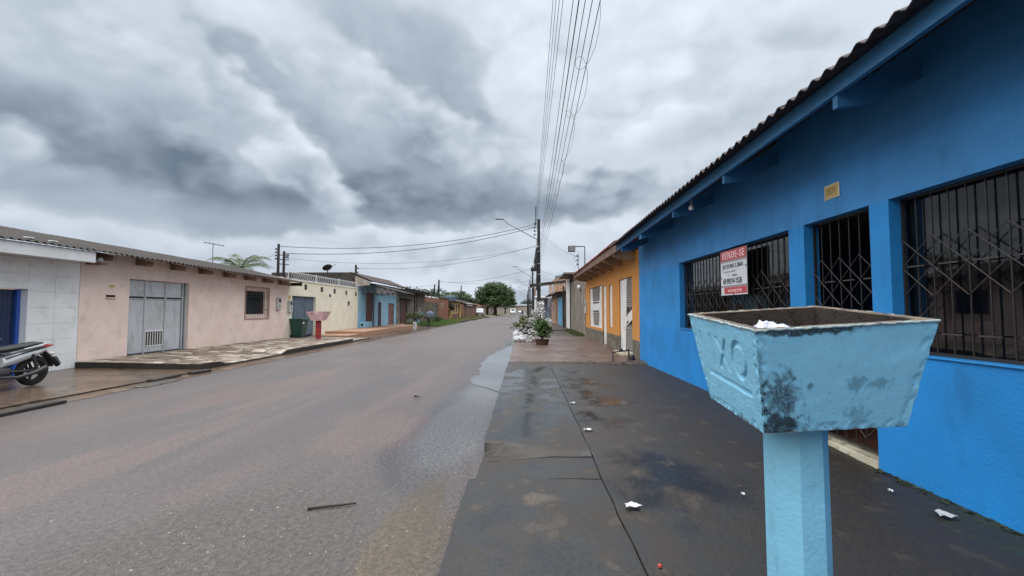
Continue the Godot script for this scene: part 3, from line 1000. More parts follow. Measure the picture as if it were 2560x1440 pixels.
func bin_face(b: B, tl: Vector3, tr: Vector3, br: Vector3, bl: Vector3, nu: int, nv: int, letters: bool, nz: FastNoiseLite, u0: Vector2, u1: Vector2):
	var out := (tr - tl).cross(tl - bl).normalized()
	var rows := []
	var uvs := []
	for j in nv + 1:
		var v := 1.0 - float(j) / nv
		var r := PackedVector3Array()
		var u_ := PackedVector2Array()
		for i in nu + 1:
			var u := float(i) / nu
			var p := tl.lerp(tr, u).lerp(bl.lerp(br, u), v)
			var rim := minf(minf(u, 1.0 - u) * 10.0, (1.0 - v) * 8.0)
			var d := 0.003 * nz.get_noise_3dv(p * 6.0)
			if rim < 0.5: d -= maxf(0.0, 0.012 * nz.get_noise_3dv(p * 22.0) + 0.002)
			if letters:
				var q := Vector2(u * 0.69, v * 0.42)
				var s := seg_dist(q, Vector2(0.105, 0.085), Vector2(0.115, 0.268))
				s = minf(s, seg_dist(q, Vector2(0.115, 0.268), Vector2(0.60, 0.278)))
				s = minf(s, seg_dist(q, Vector2(0.225, 0.085), Vector2(0.232, 0.215)))
				s = minf(s, seg_dist(q, Vector2(0.295, 0.085), Vector2(0.39, 0.215)))
				s = minf(s, seg_dist(q, Vector2(0.39, 0.085), Vector2(0.295, 0.215)))
				var e := (q - Vector2(0.515, 0.150)) / Vector2(0.062, 0.072)
				s = minf(s, absf(e.length() - 1.0) * 0.065)
				d -= 0.014 * (1.0 - smoothstep(0.006, 0.012, s)) * (0.75 + 0.5 * absf(nz.get_noise_2d(u * 5.0, v * 5.0) + 0.4))
			r.append(p + out * d)
			u_.append(Vector2(lerpf(u0.x, u1.x, u), lerpf(u0.y, u1.y, v)))
		rows.append(r)
		uvs.append(u_)
	b.grid(rows, uvs)

func make_bin():
	bin_texture()
	var o := thing("litter_basket", "weathered pale blue concrete litter basket on a post, mouldy at one corner", "litter bin", Vector3(1.2, 0.08, -2.07))
	var t := [Vector3(0.855, 1.527, -1.70), Vector3(1.516, 1.566, -1.694), Vector3(1.519, 1.622, -2.381), Vector3(0.857, 1.582, -2.386)]
	var q := [Vector3(0.938, 1.119, -1.82), Vector3(1.485, 1.152, -1.815), Vector3(1.487, 1.193, -2.328), Vector3(0.940, 1.161, -2.333)]
	var nz := noise(75, 1.0, 4)
	var b := bb(o)
	bin_face(b, t[0], t[1], q[1], q[0], 64, 40, false, nz, Vector2(0, 0), Vector2(1, 1))
	bin_face(b, t[3], t[0], q[0], q[3], 150, 100, true, nz, Vector2(0.62, 0.10), Vector2(0.98, 0.50))
	bin_face(b, t[1], t[2], q[2], q[1], 32, 20, false, nz, Vector2(0.4, 0.1), Vector2(0.98, 0.5))
	bin_face(b, t[2], t[3], q[3], q[2], 32, 20, false, nz, Vector2(0.4, 0.1), Vector2(0.98, 0.5))
	part(o, "basket", b, M.bin_paint)
	b = bb(o)
	b.quad(q[3], q[2], q[1], q[0])
	part(o, "underside", b, M.bin_raw)
	# raw rim and hollow
	var c: Vector3 = (t[0] + t[1] + t[2] + t[3]) * 0.25
	var ins := []
	var low := []
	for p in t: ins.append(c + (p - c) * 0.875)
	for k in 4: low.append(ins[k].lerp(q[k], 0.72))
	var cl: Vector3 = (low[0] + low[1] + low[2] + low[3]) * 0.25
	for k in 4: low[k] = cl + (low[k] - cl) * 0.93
	b = bb(o)
	for k in 4:
		var rows := [PackedVector3Array(), PackedVector3Array(), PackedVector3Array()]
		for i in 33:
			var f := i / 32.0
			var p0: Vector3 = t[k].lerp(t[(k + 1) % 4], f)
			var p1: Vector3 = ins[k].lerp(ins[(k + 1) % 4], f)
			var chip := maxf(0.0, nz.get_noise_3dv(p0 * 14.0)) * 0.012
			var up := Vector3(0, 0.003 * nz.get_noise_3dv(p0 * 30.0), 0)
			rows[0].append(p0 + (p1 - p0) * 0.02 - Vector3(0, 0.004 + chip, 0))
			rows[1].append(p0.lerp(p1, 0.12) + Vector3(0, 0.003, 0) + up)
			rows[2].append(p1 + up)
		b.grid([rows[0], rows[1], rows[2]])
	part(o, "rim", b, M.bin_raw, "raw concrete rim with chipped paint")
	b = bb(o)
	for k in 4:
		var run := []
		for i in 41:
			var p: Vector3 = t[k].lerp(t[(k + 1) % 4], i / 40.0)
			run.append(p + Vector3(0.003 * nz.get_noise_3dv(p * 25.0), 0.005 * nz.get_noise_3dv(p * 33.0) - 0.003, 0.003 * nz.get_noise_3dv(p * 29.0)))
		b.tube(run, 0.0055, -1, 5)
	part(o, "paint_lip", b, M.bin_lip, "pale flaking paint along the rim")
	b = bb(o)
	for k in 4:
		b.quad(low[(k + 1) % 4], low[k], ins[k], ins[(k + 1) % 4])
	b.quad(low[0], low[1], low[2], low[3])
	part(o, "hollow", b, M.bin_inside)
	# eight-sided post
	b = bb(o)
	var r := 0.124
	var ring := func(y: float, cx: float) -> Array:
		var l := []
		for k in 8:
			var a := TAU * (k + 0.5) / 8.0
			l.append(Vector3(cx + r * cos(a), y, -2.07 - r * sin(a)))
		return l
	var r0: Array = ring.call(-0.02, 1.205)
	var r1: Array = ring.call(1.20, 1.20)
	for k in 8:
		var kk := (k + 1) % 8
		b.quad(r0[k], r0[kk], r1[kk], r1[k])
	part(o, "post", b, M.bin_post)
	# what lies in it
	litter_bag(Vector3(1.06, 1.478, -1.99), 0.082, 81, "white plastic bag printed with blue specks inside the blue basket", true)
	litter_bag(Vector3(1.22, 1.475, -1.95), 0.062, 82, "crumpled white paper lump inside the blue basket", false)
	litter_bag(Vector3(1.33, 1.48, -1.93), 0.05, 83, "flat white wrapper lying inside the blue basket", false)

func litter_bag(at: Vector3, r: float, seed_: int, label: String, specks: bool, m: Material = null):
	var o := thing("plastic_bag" if specks else "waste_paper", label, "rubbish", at)
	var nz := noise(seed_, 1.0, 3)
	var b := B.new()
	var rows := []
	for j in 29:
		var la := PI * (j / 28.0 - 0.5)
		var row := PackedVector3Array()
		for i in 49:
			var lo := -TAU * (i % 48) / 48.0
			var d := Vector3(cos(la) * cos(lo), sin(la), cos(la) * sin(lo))
			var k := 1.0 + 0.35 * nz.get_noise_3dv(d * 1.6) + 0.20 * absf(nz.get_noise_3dv(d * 2.4)) + 0.05 * absf(nz.get_noise_3dv(d * 6.0))
			row.append(Vector3(d.x * 1.15, d.y * 0.85, d.z) * r * k)
		rows.append(row)
	b.grid(rows)
	part(o, "crumple", b, m if m != null else (M.plastic_speck if specks else M.plastic_white))

func speck_tex() -> ImageTexture:
	var a := bytes(noise(91, 0.18, 2), 256, 256)
	var out := PackedByteArray()
	out.resize(256 * 256 * 3)
	for i in 256 * 256:
		var k := a[i] > 150
		out[i * 3] = 40 if k else 222
		out[i * 3 + 1] = 52 if k else 224
		out[i * 3 + 2] = 150 if k else 230
	return tex(out, 256, 256)

func wall(parent: Node3D, called: String, m: Material, X: float, thick: float, z0: float, z1: float, y0: float, y1: float, holes := [], label := ""):
	# a wall in the plane x = X, thick towards thick, from z0 down to z1, with openings [z near, z far, y low, y high]
	var cuts := [z0, z1]
	for h in holes:
		for k in [0, 1]:
			var z: float = clampf(h[k], z1, z0)
			if not cuts.has(z): cuts.append(z)
	cuts.sort()
	var b := bb(parent)
	for i in cuts.size() - 1:
		var za: float = cuts[i]
		var zb: float = cuts[i + 1]
		var mid := (za + zb) * 0.5
		var gaps := []
		for h in holes:
			if h[0] > mid and h[1] < mid and h[3] > y0 and h[2] < y1: gaps.append([maxf(h[2], y0), minf(h[3], y1)])
		gaps.sort()
		var y := y0
		for g in gaps:
			if g[0] > y + 0.001: b.box(Vector3(X, y, za), Vector3(X + thick, g[0], zb))
			y = maxf(y, g[1])
		if y < y1 - 0.001: b.box(Vector3(X, y, za), Vector3(X + thick, y1, zb))
	return part(parent, called, b, m, label)

func slats(parent: Node, base: Vector3, called: String, m: Material, x: float, y0: float, y1: float, step: float, zr: Callable):
	# tilted louvre blades; zr(y) gives [z near, z far] of the field at that height
	var y := y0
	while y < y1 - 0.5 * step:
		var r: Array = zr.call(y + step * 0.5)
		var b := B.new(base)
		b.quad(Vector3(x - 0.012, y, r[1]), Vector3(x - 0.012, y, r[0]), Vector3(x + 0.012, y + step * 0.8, r[0]), Vector3(x + 0.012, y + step * 0.8, r[1]))
		b.quad(Vector3(x - 0.012, y, r[0]), Vector3(x - 0.012, y, r[1]), Vector3(x + 0.012, y - 0.006, r[1]), Vector3(x + 0.012, y - 0.006, r[0]))
		part(parent, called, b, m)
		y += step

func panel(parent: Node, base: Vector3, called: String, m: Material, x: float, pts: Array, depth := 0.02) -> MeshInstance3D:
	# a flat plate facing -x; pts as [z, y]
	var poly := PackedVector2Array()
	for p in pts: poly.append(Vector2(p[0], p[1]))
	var b := B.new(base)
	b.prism(poly, Vector3(x, 0, 0), Vector3(0, 0, 1), Vector3(0, 1, 0), Vector3(depth, 0, 0))
	return part(parent, called, b, m)

func make_orange_house():
	mat("ochre", lin(0.52, 0.225, 0.045), 0.8, T.plaster, 0.35, T.rough_n, 0.3)
	mat("skirt_grey", lin(0.20, 0.185, 0.15), 0.8, T.stain, 0.4)
	mat("louvre_grey", lin(0.20, 0.185, 0.17), 0.6, T.metal, 0.8)
	mat("fascia_brown", lin(0.22, 0.13, 0.10), 0.75, T.streak, 0.5)
	mat("beam_tan", lin(0.40, 0.27, 0.16), 0.75, T.streak, 0.5)
	mat("black_and_hole_shade", lin(0.016, 0.016, 0.018), 0.6)  # black parts; also paints the shade inside gaps, vents, slots and holes
	var X := 3.45
	var o := thing("ochre_house", "ochre rendered house with grey base, white metal gate and red roof edge", "house", Vector3(X, 0.15, -19.5))
	var holes := [[-14.55, -16.5, 0.15, 2.70], [-17.8, -18.45, 0.91, 2.62], [-19.1, -19.9, 0.15, 2.66], [-20.15, -23.9, 0.80, 2.73]]
	var ZN := -13.63
	var ZF := -25.4
	wall(o, "wall", M.ochre, X, 0.2, ZN, ZF, 0.68, 3.45, holes)
	wall(o, "base_wall", M.skirt_grey, X, 0.2, ZN, ZF, 0.0, 0.68, holes)
	var b := bb(o)
	b.box(Vector3(X + 0.2, 0, ZF), Vector3(9, 3.45, ZF + 0.2))
	part(o, "end_wall", b, M.ochre)
	b = bb(o)
	b.box(Vector3(X + 0.34, 0.0, ZN), Vector3(X + 0.4, 3.4, ZF + 0.2))
	part(o, "inner_wall", b, M.skirt_grey)
	# gate: grey louvred leaf under slanted white plates
	var g := Node3D.new()
	g.name = "gate"
	o.add_child(g, true)
	var P := o.position
	var gx := X + 0.045
	panel(g, P, "backing", M.louvre_grey, gx + 0.03, [[-16.5, 0.18], [-14.55, 0.18], [-14.55, 2.7], [-16.5, 2.7]])
	panel(g, P, "plate", M.white_metal, gx, [[-16.48, 0.22], [-15.75, 0.22], [-15.42, 2.68], [-16.48, 2.68]])
	panel(g, P, "plate", M.white_metal, gx - 0.004, [[-15.72, 1.02], [-14.6, 1.34], [-14.6, 1.68], [-15.62, 1.36]], 0.03)
	panel(g, P, "edge_strip", M.white_metal, gx, [[-14.66, 0.22], [-14.57, 0.22], [-14.57, 2.68], [-14.66, 2.68]])
	panel(g, P, "bottom_rail", M.white_metal, gx - 0.003, [[-16.48, 0.16], [-14.57, 0.16], [-14.57, 0.24], [-16.48, 0.24]])
	for y in [1.10, 1.52]:
		for z in [-15.35, -14.9]:
			panel(g, P, "handle", M.black_and_hole_shade, gx - 0.010, [[z - 0.16, y + 0.02], [z + 0.1, y + 0.10], [z + 0.1, y + 0.17], [z - 0.16, y + 0.09]], 0.02)
	slats(g, P, "louvre", M.louvre_grey, gx, 0.30, 1.02, 0.095, func(y): return [-14.67, -15.75 + (y - 0.22) * 0.13])
	slats(g, P, "louvre", M.louvre_grey, gx, 1.72, 2.66, 0.075, func(y): return [-14.67, -15.75 + (y - 0.22) * 0.13])
	# tall and short white strips
	var s := Node3D.new()
	s.name = "side_door"
	o.add_child(s, true)
	panel(s, P, "leaf", M.white_metal, gx, [[-19.88, 0.17], [-19.12, 0.17], [-19.12, 2.64], [-19.88, 2.64]], 0.04)
	panel(s, P, "moulding", M.white_metal, gx - 0.012, [[-19.80, 0.25], [-19.72, 0.25], [-19.72, 2.56], [-19.80, 2.56]], 0.012)
	panel(s, P, "moulding", M.white_metal, gx - 0.012, [[-19.28, 0.25], [-19.20, 0.25], [-19.20, 2.56], [-19.28, 2.56]], 0.012)
	s = Node3D.new()
	s.name = "narrow_window"
	o.add_child(s, true)
	panel(s, P, "leaf", M.white_metal, gx, [[-18.43, 0.93], [-17.82, 0.93], [-17.82, 2.60], [-18.43, 2.60]], 0.04)
	panel(s, P, "moulding", M.white_metal, gx - 0.012, [[-18.30, 1.0], [-17.95, 1.0], [-18.0, 2.5], [-18.25, 2.5]], 0.012)
	# window with two waisted louvre fields
	var w := Node3D.new()
	w.name = "window"
	o.add_child(w, true)
	panel(w, P, "backing", M.louvre_grey, gx + 0.03, [[-23.9, 0.8], [-20.15, 0.8], [-20.15, 2.73], [-23.9, 2.73]])
	panel(w, P, "plate", M.white_metal, gx, [[-23.88, 0.82], [-22.7, 0.82], [-23.05, 1.5], [-23.05, 2.05], [-23.2, 2.71], [-23.88, 2.71]])
	panel(w, P, "plate", M.white_metal, gx, [[-21.35, 0.82], [-20.17, 0.82], [-20.17, 2.71], [-20.85, 2.71], [-21.0, 2.05], [-21.0, 1.5]])
	panel(w, P, "plate", M.white_metal, gx - 0.004, [[-23.05, 1.50], [-21.0, 1.50], [-21.0, 2.05], [-23.05, 2.05]])
	panel(w, P, "bottom_rail", M.white_metal, gx - 0.003, [[-23.88, 0.80], [-20.17, 0.80], [-20.17, 0.88], [-23.88, 0.88]])
	panel(w, P, "handle", M.black_and_hole_shade, gx - 0.012, [[-22.9, 1.53], [-21.2, 1.53], [-21.2, 1.60], [-22.9, 1.60]])
	panel(w, P, "handle", M.black_and_hole_shade, gx - 0.012, [[-22.9, 1.94], [-21.2, 1.94], [-21.2, 2.01], [-22.9, 2.01]])
	slats(w, P, "louvre", M.louvre_grey, gx, 0.90, 1.48, 0.08, func(y): return [-21.35 + (y - 0.82) * 0.5, -22.7 - (y - 0.82) * 0.5])
	slats(w, P, "louvre", M.louvre_grey, gx, 2.08, 2.70, 0.08, func(y): return [-21.0 + (y - 2.05) * 0.22, -23.05 - (y - 2.05) * 0.22])
	b = bb(o)
	b.cbox(Vector3(X - 0.32, 0.14, -14.45), Vector3(X + 0.1, 0.22, -16.0), 0.012)
	part(o, "doorstep", b, M.cream_step)
	# roof
	corrugated(o, M.tile_red, -13.5, -25.2, Vector2(2.70, 3.66), Vector2(2.70, 3.56), Vector2(8.0, 5.3), Vector2(8.0, 5.2), 0.20, 0.035, 1.0, P)
	b = bb(o)
	b.box(Vector3(2.76, 3.36, -13.6), Vector3(2.80, 3.585, -25.1))
	part(o, "fascia", b, M.fascia_brown)
	for k in 7:
		var z := -14.2 - 1.75 * k
		b = bb(o)
		b.prism(PackedVector2Array([Vector2(2.80, 3.30), Vector2(2.80, 3.52), Vector2(3.46, 3.60), Vector2(3.46, 3.16), Vector2(3.1, 3.18)]), Vector3(0, 0, z), Vector3(1, 0, 0), Vector3(0, 1, 0), Vector3(0, 0, -0.10))
		part(o, "rafter_end", b, M.beam_tan)
	meter_box(Vector3(X - 0.05, 1.45, -25.05), -1, "slim pale electricity meter box on the ochre wall corner")
	# iron pipe rig at the doorstep
	var r := thing("boot_scraper", "low black iron pipe frame standing before the white gate", "pipe rack", Vector3(2.95, 0.155, -13.4))
	b = bb(r)
	b.tube([Vector3(2.55, 0.155, -13.15), Vector3(2.55, 0.40, -13.15), Vector3(3.10, 0.42, -13.55)], 0.022, -1, 6)
	part(r, "pipe", b, M.iron_black)
	b = bb(r)
	b.tube([Vector3(3.10, 0.155, -13.55), Vector3(3.10, 0.46, -13.55)], 0.024, -1, 6)
	part(r, "upright", b, M.iron_black)
	b = bb(r)
	b.lathe(Vector3(2.82, 0.40, -13.33), [[0.0, 0.0], [0.05, 0.01], [0.06, 0.05], [0.03, 0.10], [0.0, 0.10]], 8)
	part(r, "valve", b, M.iron_black)
	b = bb(r)
	b.lathe(Vector3(3.18, 0.155, -13.45), [[0.07, 0.0], [0.08, 0.06], [0.05, 0.14], [0.0, 0.15]], 8)
	part(r, "foot", b, M.iron_black)

func meter_box(at: Vector3, side: int, label: String, s := 1.0):
	# side: the way the face looks, -1 towards -x and 1 towards +x
	if not M.has("meter_grey"):
		mat("meter_grey", lin(0.50, 0.52, 0.53), 0.5, T.metal, 1.0)
	var o := thing("meter_box", label, "meter box", at)
	var b := B.new()
	b.cbox(Vector3(-0.06, 0, -0.17 * s), Vector3(0.06, 0.62 * s, 0.17 * s), 0.02)
	part(o, "case", b, M.meter_grey)
	b = B.new()
	b.cbox(Vector3(side * 0.055, 0.38 * s, -0.10 * s), Vector3(side * 0.066, 0.56 * s, 0.10 * s), 0.004)
	part(o, "glass", b, M.black_and_hole_shade)
	b = B.new()
	b.lathe(Vector3(side * 0.06, 0.2 * s, 0), [[0.03, 0.0], [0.03, 0.012], [0.0, 0.012]], 8, Vector3(side, 0, 0))
	part(o, "lock", b, M.iron_black)

func ribbed(parent: Node, base: Vector3, called: String, m: Material, x: float, z0: float, z1: float, y0: float, y1: float, pitch: float, amp: float, side: float) -> MeshInstance3D:
	# pressed sheet metal with upright ribs, facing side (-1 or 1) along x; z0 > z1
	var n := int(round((z0 - z1) / pitch)) * 4
	var lo := PackedVector3Array()
	var hi := PackedVector3Array()
	for i in n + 1:
		var z := lerpf(z0, z1, float(i) / n)
		var q := amp if i % 4 in [1, 2] else 0.0
		lo.append(Vector3(x + side * q, y0, z))
		hi.append(Vector3(x + side * q, y1, z))
	var b := B.new(base)
	for i in n:
		if side > 0: b.quad(lo[i], lo[i + 1], hi[i + 1], hi[i])
		else: b.quad(lo[i + 1], lo[i], hi[i], hi[i + 1])
	return part(parent, called, b, m)

func node(parent: Node, called: String) -> Node3D:
	var g := Node3D.new()
	g.name = called
	parent.add_child(g, true)
	return g

func boxpart(parent: Node3D, called: String, m: Material, lo: Vector3, hi: Vector3, e := 0.0, base = null) -> MeshInstance3D:
	var b := B.new(base if base != null else parent.position)
	if e > 0.0: b.cbox(lo, hi, e)
	else: b.box(lo, hi)
	return part(parent, called, b, m)

func rect(z0: float, z1: float, y0: float, y1: float) -> Array:
	return [[z1, y0], [z0, y0], [z0, y1], [z1, y1]]

func left_height(x: float, z: float) -> float:
	var out := smoothstep(-12.0, -8.6, x)
	var raised := lerpf(0.21, 0.165, out)
	var drive := lerpf(0.215, 0.045, out)
	var k := smoothstep(-12.55, -13.1, z) * (1.0 - smoothstep(-15.9, -16.4, z))
	return lerpf(raised, drive, k)

func mosaic(z0: float, z1: float, x0: float, x1: float):
	# broken stone slabs set in mortar
	var o := slab("pavement", M.mortar, span(x0, x1, 12), span(z0, z1, int(absf(z1 - z0) * 4.0)), left_height, M.kerb_dark, -0.05, "pavement of broken pale stone set in dark mortar")
	var r := RandomNumberGenerator.new()
	r.seed = 131
	var cell := 0.37
	var nx := int((x1 - x0) / cell)
	var nz := int((z0 - z1) / cell)
	var pts := {}
	for j in nz + 1:
		for i in nx + 1:
			var jx := r.randf_range(-0.13, 0.13) if i > 0 and i < nx else 0.0
			var jz := r.randf_range(-0.13, 0.13) if j > 0 and j < nz else 0.0
			pts[Vector2i(i, j)] = Vector2(lerpf(x0, x1, float(i) / nx) + jx, lerpf(z0, z1, float(j) / nz) + jz)
	for j in nz:
		for i in nx:
			var q := [pts[Vector2i(i, j)], pts[Vector2i(i + 1, j)], pts[Vector2i(i + 1, j + 1)], pts[Vector2i(i, j + 1)]]
			var c: Vector2 = (q[0] + q[1] + q[2] + q[3]) * 0.25
			var poly := []
			for k in 4:
				var a: Vector2 = c + (q[k] - c) * r.randf_range(0.86, 0.93)
				var d: Vector2 = c + (q[(k + 1) % 4] - c) * 0.9
				poly.append(a)
				if r.randf() < 0.6: poly.append(a.lerp(d, 0.5) + (a.lerp(d, 0.5) - c) * r.randf_range(-0.15, 0.08))
			var b := B.new()
			var top := []
			var h := r.randf_range(0.008, 0.016)
			for p in poly: top.append(Vector3(p.x, left_height(p.x, p.y) + h, p.y))
			var mid := Vector3(c.x, left_height(c.x, c.y) + h + 0.002, c.y)
			for k in top.size():
				var a: Vector3 = top[k]
				var d: Vector3 = top[(k + 1) % top.size()]
				b.tri(mid, a, d)
				b.quad(Vector3(a.x, a.y - h - 0.02, a.z), Vector3(d.x, d.y - h - 0.02, d.z), d, a)
			part(o, "stone", b, [M.stone_a, M.stone_b, M.stone_c][r.randi() % 3])

func make_left_near():
	mat("pale_tile", lin(0.80, 0.84, 0.86), 0.55, T.plaster, 0.35)
	mat("pale_joint", lin(0.66, 0.71, 0.74), 0.9)
	mat("navy_metal", lin(0.012, 0.03, 0.085), 0.4, T.metal, 0.6)
	mat("navy_bright", lin(0.015, 0.07, 0.32), 0.5)
	mat("pink_wall", lin(0.81, 0.665, 0.60), 0.85, T.plaster, 0.3, T.rough_n, 0.3)
	mat("pink_trim", lin(0.42, 0.25, 0.22), 0.8, T.plaster, 0.5)
	mat("galvanised", lin(0.52, 0.56, 0.61), 0.45, T.metal, 0.45)
	mat("galvanised_dark", lin(0.16, 0.18, 0.20), 0.5, T.metal, 0.6)
	mat("glass_inner_dark", lin(0.018, 0.021, 0.026), 0.06)  # opaque panes; the dark of the interiors behind is painted in
	mat("mortar", lin(0.075, 0.058, 0.045), 0.9, T.stain, 0.5)
	mat("stone_a", lin(0.55, 0.50, 0.43), 0.5, T.stain, 0.5)
	mat("stone_b", lin(0.36, 0.30, 0.24), 0.5, T.stain, 0.5)
	mat("stone_c", lin(0.22, 0.17, 0.13), 0.5, T.stain, 0.5)
	var X := -12.05
	# pale tiled house
	var o := thing("pale_house", "pale grey-blue tiled house with navy door and white roof beam", "house", Vector3(X, 0.05, -8))
	wall(o, "wall", M.pale_joint, X - 0.02, -0.2, -3.5, -11.93, 0.0, 3.25, [[-8.6, -10.66, 0.0, 2.12]])
	var ys := span(0.06, 2.88, 7)
	var zs := [-3.5, -4.25, -5.0, -5.75, -6.5, -7.25, -7.95, -8.6, -9.3, -10.0, -10.66, -11.3, -11.93]
	for j in 7:
		for i in zs.size() - 1:
			var za: float = zs[i]
			var zb: float = zs[i + 1]
			var ya: float = ys[j]
			var yb: float = ys[j + 1]
			if za <= -8.59 and zb >= -10.67:
				if yb <= 2.13: continue
				ya = maxf(ya, 2.12)
			var b := bb(o)
			b.cbox(Vector3(X - 0.02, ya + 0.002, zb + 0.002), Vector3(X, yb - 0.002, za - 0.002), 0.0015)
			part(o, "tile", b, M.pale_tile)
	var d := node(o, "door")
	ribbed(d, o.position, "leaf", M.navy_metal, X - 0.16, -8.62, -10.52, 0.07, 2.1, 0.2, 0.02, 1)
	boxpart(d, "door_frame", M.navy_bright, Vector3(X - 0.18, 0.05, -10.52), Vector3(X - 0.10, 2.11, -10.60), 0.0, o.position)
	boxpart(o, "roof_beam", M.white_paint, Vector3(-11.60, 2.87, -3.5), Vector3(-11.44, 3.15, -11.74), 0.01)
	boxpart(o, "soffit", M.white_paint, Vector3(X, 2.89, -3.5), Vector3(-11.60, 2.93, -11.74))
	corrugated(o, M.fibre_brown, -3.5, -11.75, Vector2(-11.38, 3.20), Vector2(-11.38, 3.195), Vector2(-15.0, 4.03), Vector2(-15.0, 4.01), 0.177, 0.026, 1.05, o.position)
	boxpart(o, "rear_wall", M.pale_joint, Vector3(-18, 0, -3.5), Vector3(-18.2, 3.4, -11.9))
	for z in [-10.2, -10.75]:
		boxpart(o, "roof_patch", M.white_paint, Vector3(-11.72, 3.30, z), Vector3(-11.62, 3.325, z - 0.16), 0.006)
	# pink house
	o = thing("pink_house", "pale pink rendered house with grey sheet gate and barred window", "house", Vector3(X, 0.15, -17.3))
	var P := o.position
	wall(o, "wall", M.pink_wall, X, -0.2, -11.94, -22.68, 0.0, 3.25, [[-13.48, -15.95, 0.0, 2.58], [-19.23, -21.05, 1.24, 2.63]])
	boxpart(o, "end_wall", M.pink_wall, Vector3(X - 0.2, 0, -22.48), Vector3(-18.5, 3.3, -22.68))
	corrugated(o, M.fibre_brown, -11.76, -22.95, Vector2(-11.38, 3.195), Vector2(-11.38, 3.03), Vector2(-15.0, 4.01), Vector2(-15.0, 3.86), 0.177, 0.026, 1.05, P)
	boxpart(o, "rear_wall", M.pink_wall, Vector3(-18, 0, -12), Vector3(-18.2, 3.4, -22.4))
	for k in 8:
		var z := -12.3 - 1.36 * k
		var y := lerpf(3.13, 2.97, k / 7.0)
		var b := bb(o)
		b.prism(PackedVector2Array([Vector2(-11.48, y - 0.02), Vector2(-11.48, y - 0.16), Vector2(-12.06, y - 0.10), Vector2(-12.06, y + 0.12)]), Vector3(0, 0, z), Vector3(1, 0, 0), Vector3(0, 1, 0), Vector3(0, 0, -0.07))
		part(o, "rafter_end", b, M.timber)
	boxpart(o, "barge_board", M.wood_dark, Vector3(-11.42, 2.86, -22.90), Vector3(-12.2, 3.02, -22.96))
	var g := node(o, "gate")
	var gx := X - 0.12
	boxpart(g, "leaf_frame", M.galvanised_dark, Vector3(gx - 0.05, 0.22, -13.5), Vector3(gx - 0.02, 2.57, -15.93), 0.0, P)
	var cols := [[-13.52, -14.16], [-14.22, -14.98], [-15.04, -15.72]]
	for c in 3:
		ribbed(g, P, "upper_sheet", M.galvanised, gx, cols[c][0], cols[c][1], 2.06, 2.54, 0.16, 0.014, 1)
		ribbed(g, P, "lower_sheet", M.galvanised, gx, cols[c][0], cols[c][1], 0.94 if c == 1 else 0.26, 1.94, 0.11, 0.008, 1)
	ribbed(g, P, "lower_sheet", M.galvanised, gx, -14.22, -14.98, 0.26, 0.44, 0.11, 0.008, 1)
	for z in [-13.5, -14.19, -15.01, -15.78, -15.93]:
		boxpart(g, "stile", M.galvanised, Vector3(gx - 0.02, 0.22, z - 0.022), Vector3(gx + 0.03, 2.57, z + 0.022), 0.006, P)
	for y in [1.95, 2.04]:
		boxpart(g, "rail", M.galvanised, Vector3(gx - 0.02, y, -13.53), Vector3(gx + 0.02, y + 0.03, -15.76), 0.005, P)
	boxpart(g, "gap_shade", M.black_and_hole_shade, Vector3(gx - 0.02, 1.985, -13.53), Vector3(gx - 0.01, 2.035, -15.76), 0.0, P)  # black strip painted for the shade in the open gap
	boxpart(g, "vent", M.black_and_hole_shade, Vector3(gx - 0.02, 0.45, -14.24), Vector3(gx - 0.005, 0.93, -14.97), 0.0, P)  # black sheet painting the dark inside behind the vent bars
	for k in 8:
		var z := -14.26 - 0.098 * k
		boxpart(g, "vent_bar", M.white_metal, Vector3(gx - 0.005, 0.45, z - 0.012), Vector3(gx + 0.018, 0.93, z + 0.012), 0.004, P)
	for y in [0.43, 0.91]:
		boxpart(g, "vent_rail", M.white_metal, Vector3(gx - 0.004, y, -14.24), Vector3(gx + 0.02, y + 0.035, -14.97), 0.004, P)
	boxpart(o, "threshold", M.kerb_dark, Vector3(X + 0.03, 0.1, -13.48), Vector3(X - 0.2, 0.225, -15.95))
	var w := node(o, "window")
	boxpart(w, "pane", M.glass_inner_dark, Vector3(X - 0.17, 1.24, -19.23), Vector3(X - 0.19, 2.63, -21.05), 0.0, P)
	for r in [[-19.23, -19.30, 1.24, 2.63], [-20.85, -21.05, 1.24, 2.63], [-19.30, -20.85, 1.24, 1.43], [-19.30, -20.85, 2.47, 2.63]]:
		boxpart(w, "window_frame", M.pink_wall, Vector3(X - 0.08, r[2], r[0]), Vector3(X - 0.17, r[3], r[1]), 0.004, P)
	for r in [[-19.20, -19.25, 1.21, 2.66], [-21.03, -21.08, 1.21, 2.66], [-19.25, -21.03, 1.21, 1.25], [-19.25, -21.03, 2.62, 2.66]]:
		boxpart(w, "guard_rim", M.pink_trim, Vector3(X + 0.03, r[2], r[0]), Vector3(X + 0.002, r[3], r[1]), 0.004, P)
	for k in 13:
		var z := -19.36 - 0.132 * k
		boxpart(w, "guard_bar", M.iron_black, Vector3(X + 0.010, 1.25, z - 0.005), Vector3(X + 0.018, 2.62, z + 0.005), 0.0, P)
	for y in [1.62, 2.2]:
		boxpart(w, "guard_rail", M.iron_black, Vector3(X + 0.005, y, -19.25), Vector3(X + 0.008, y + 0.02, -21.03), 0.0, P)
	meter_box(Vector3(X + 0.05, 1.62, -21.83), 1, "grey electricity meter box beside the barred window of the pink wall")
	var np := thing("number_plate", "small beige plate on the pink wall above a mail slot", "number plate", Vector3(X, 2.31, -12.87))
	boxpart(np, "face", M.plate_line, Vector3(X, 2.25, -12.77), Vector3(X + 0.012, 2.36, -12.98), 0.004)
	boxpart(np, "panel", M.plate_tan, Vector3(X + 0.012, 2.27, -12.79), Vector3(X + 0.016, 2.34, -12.96))
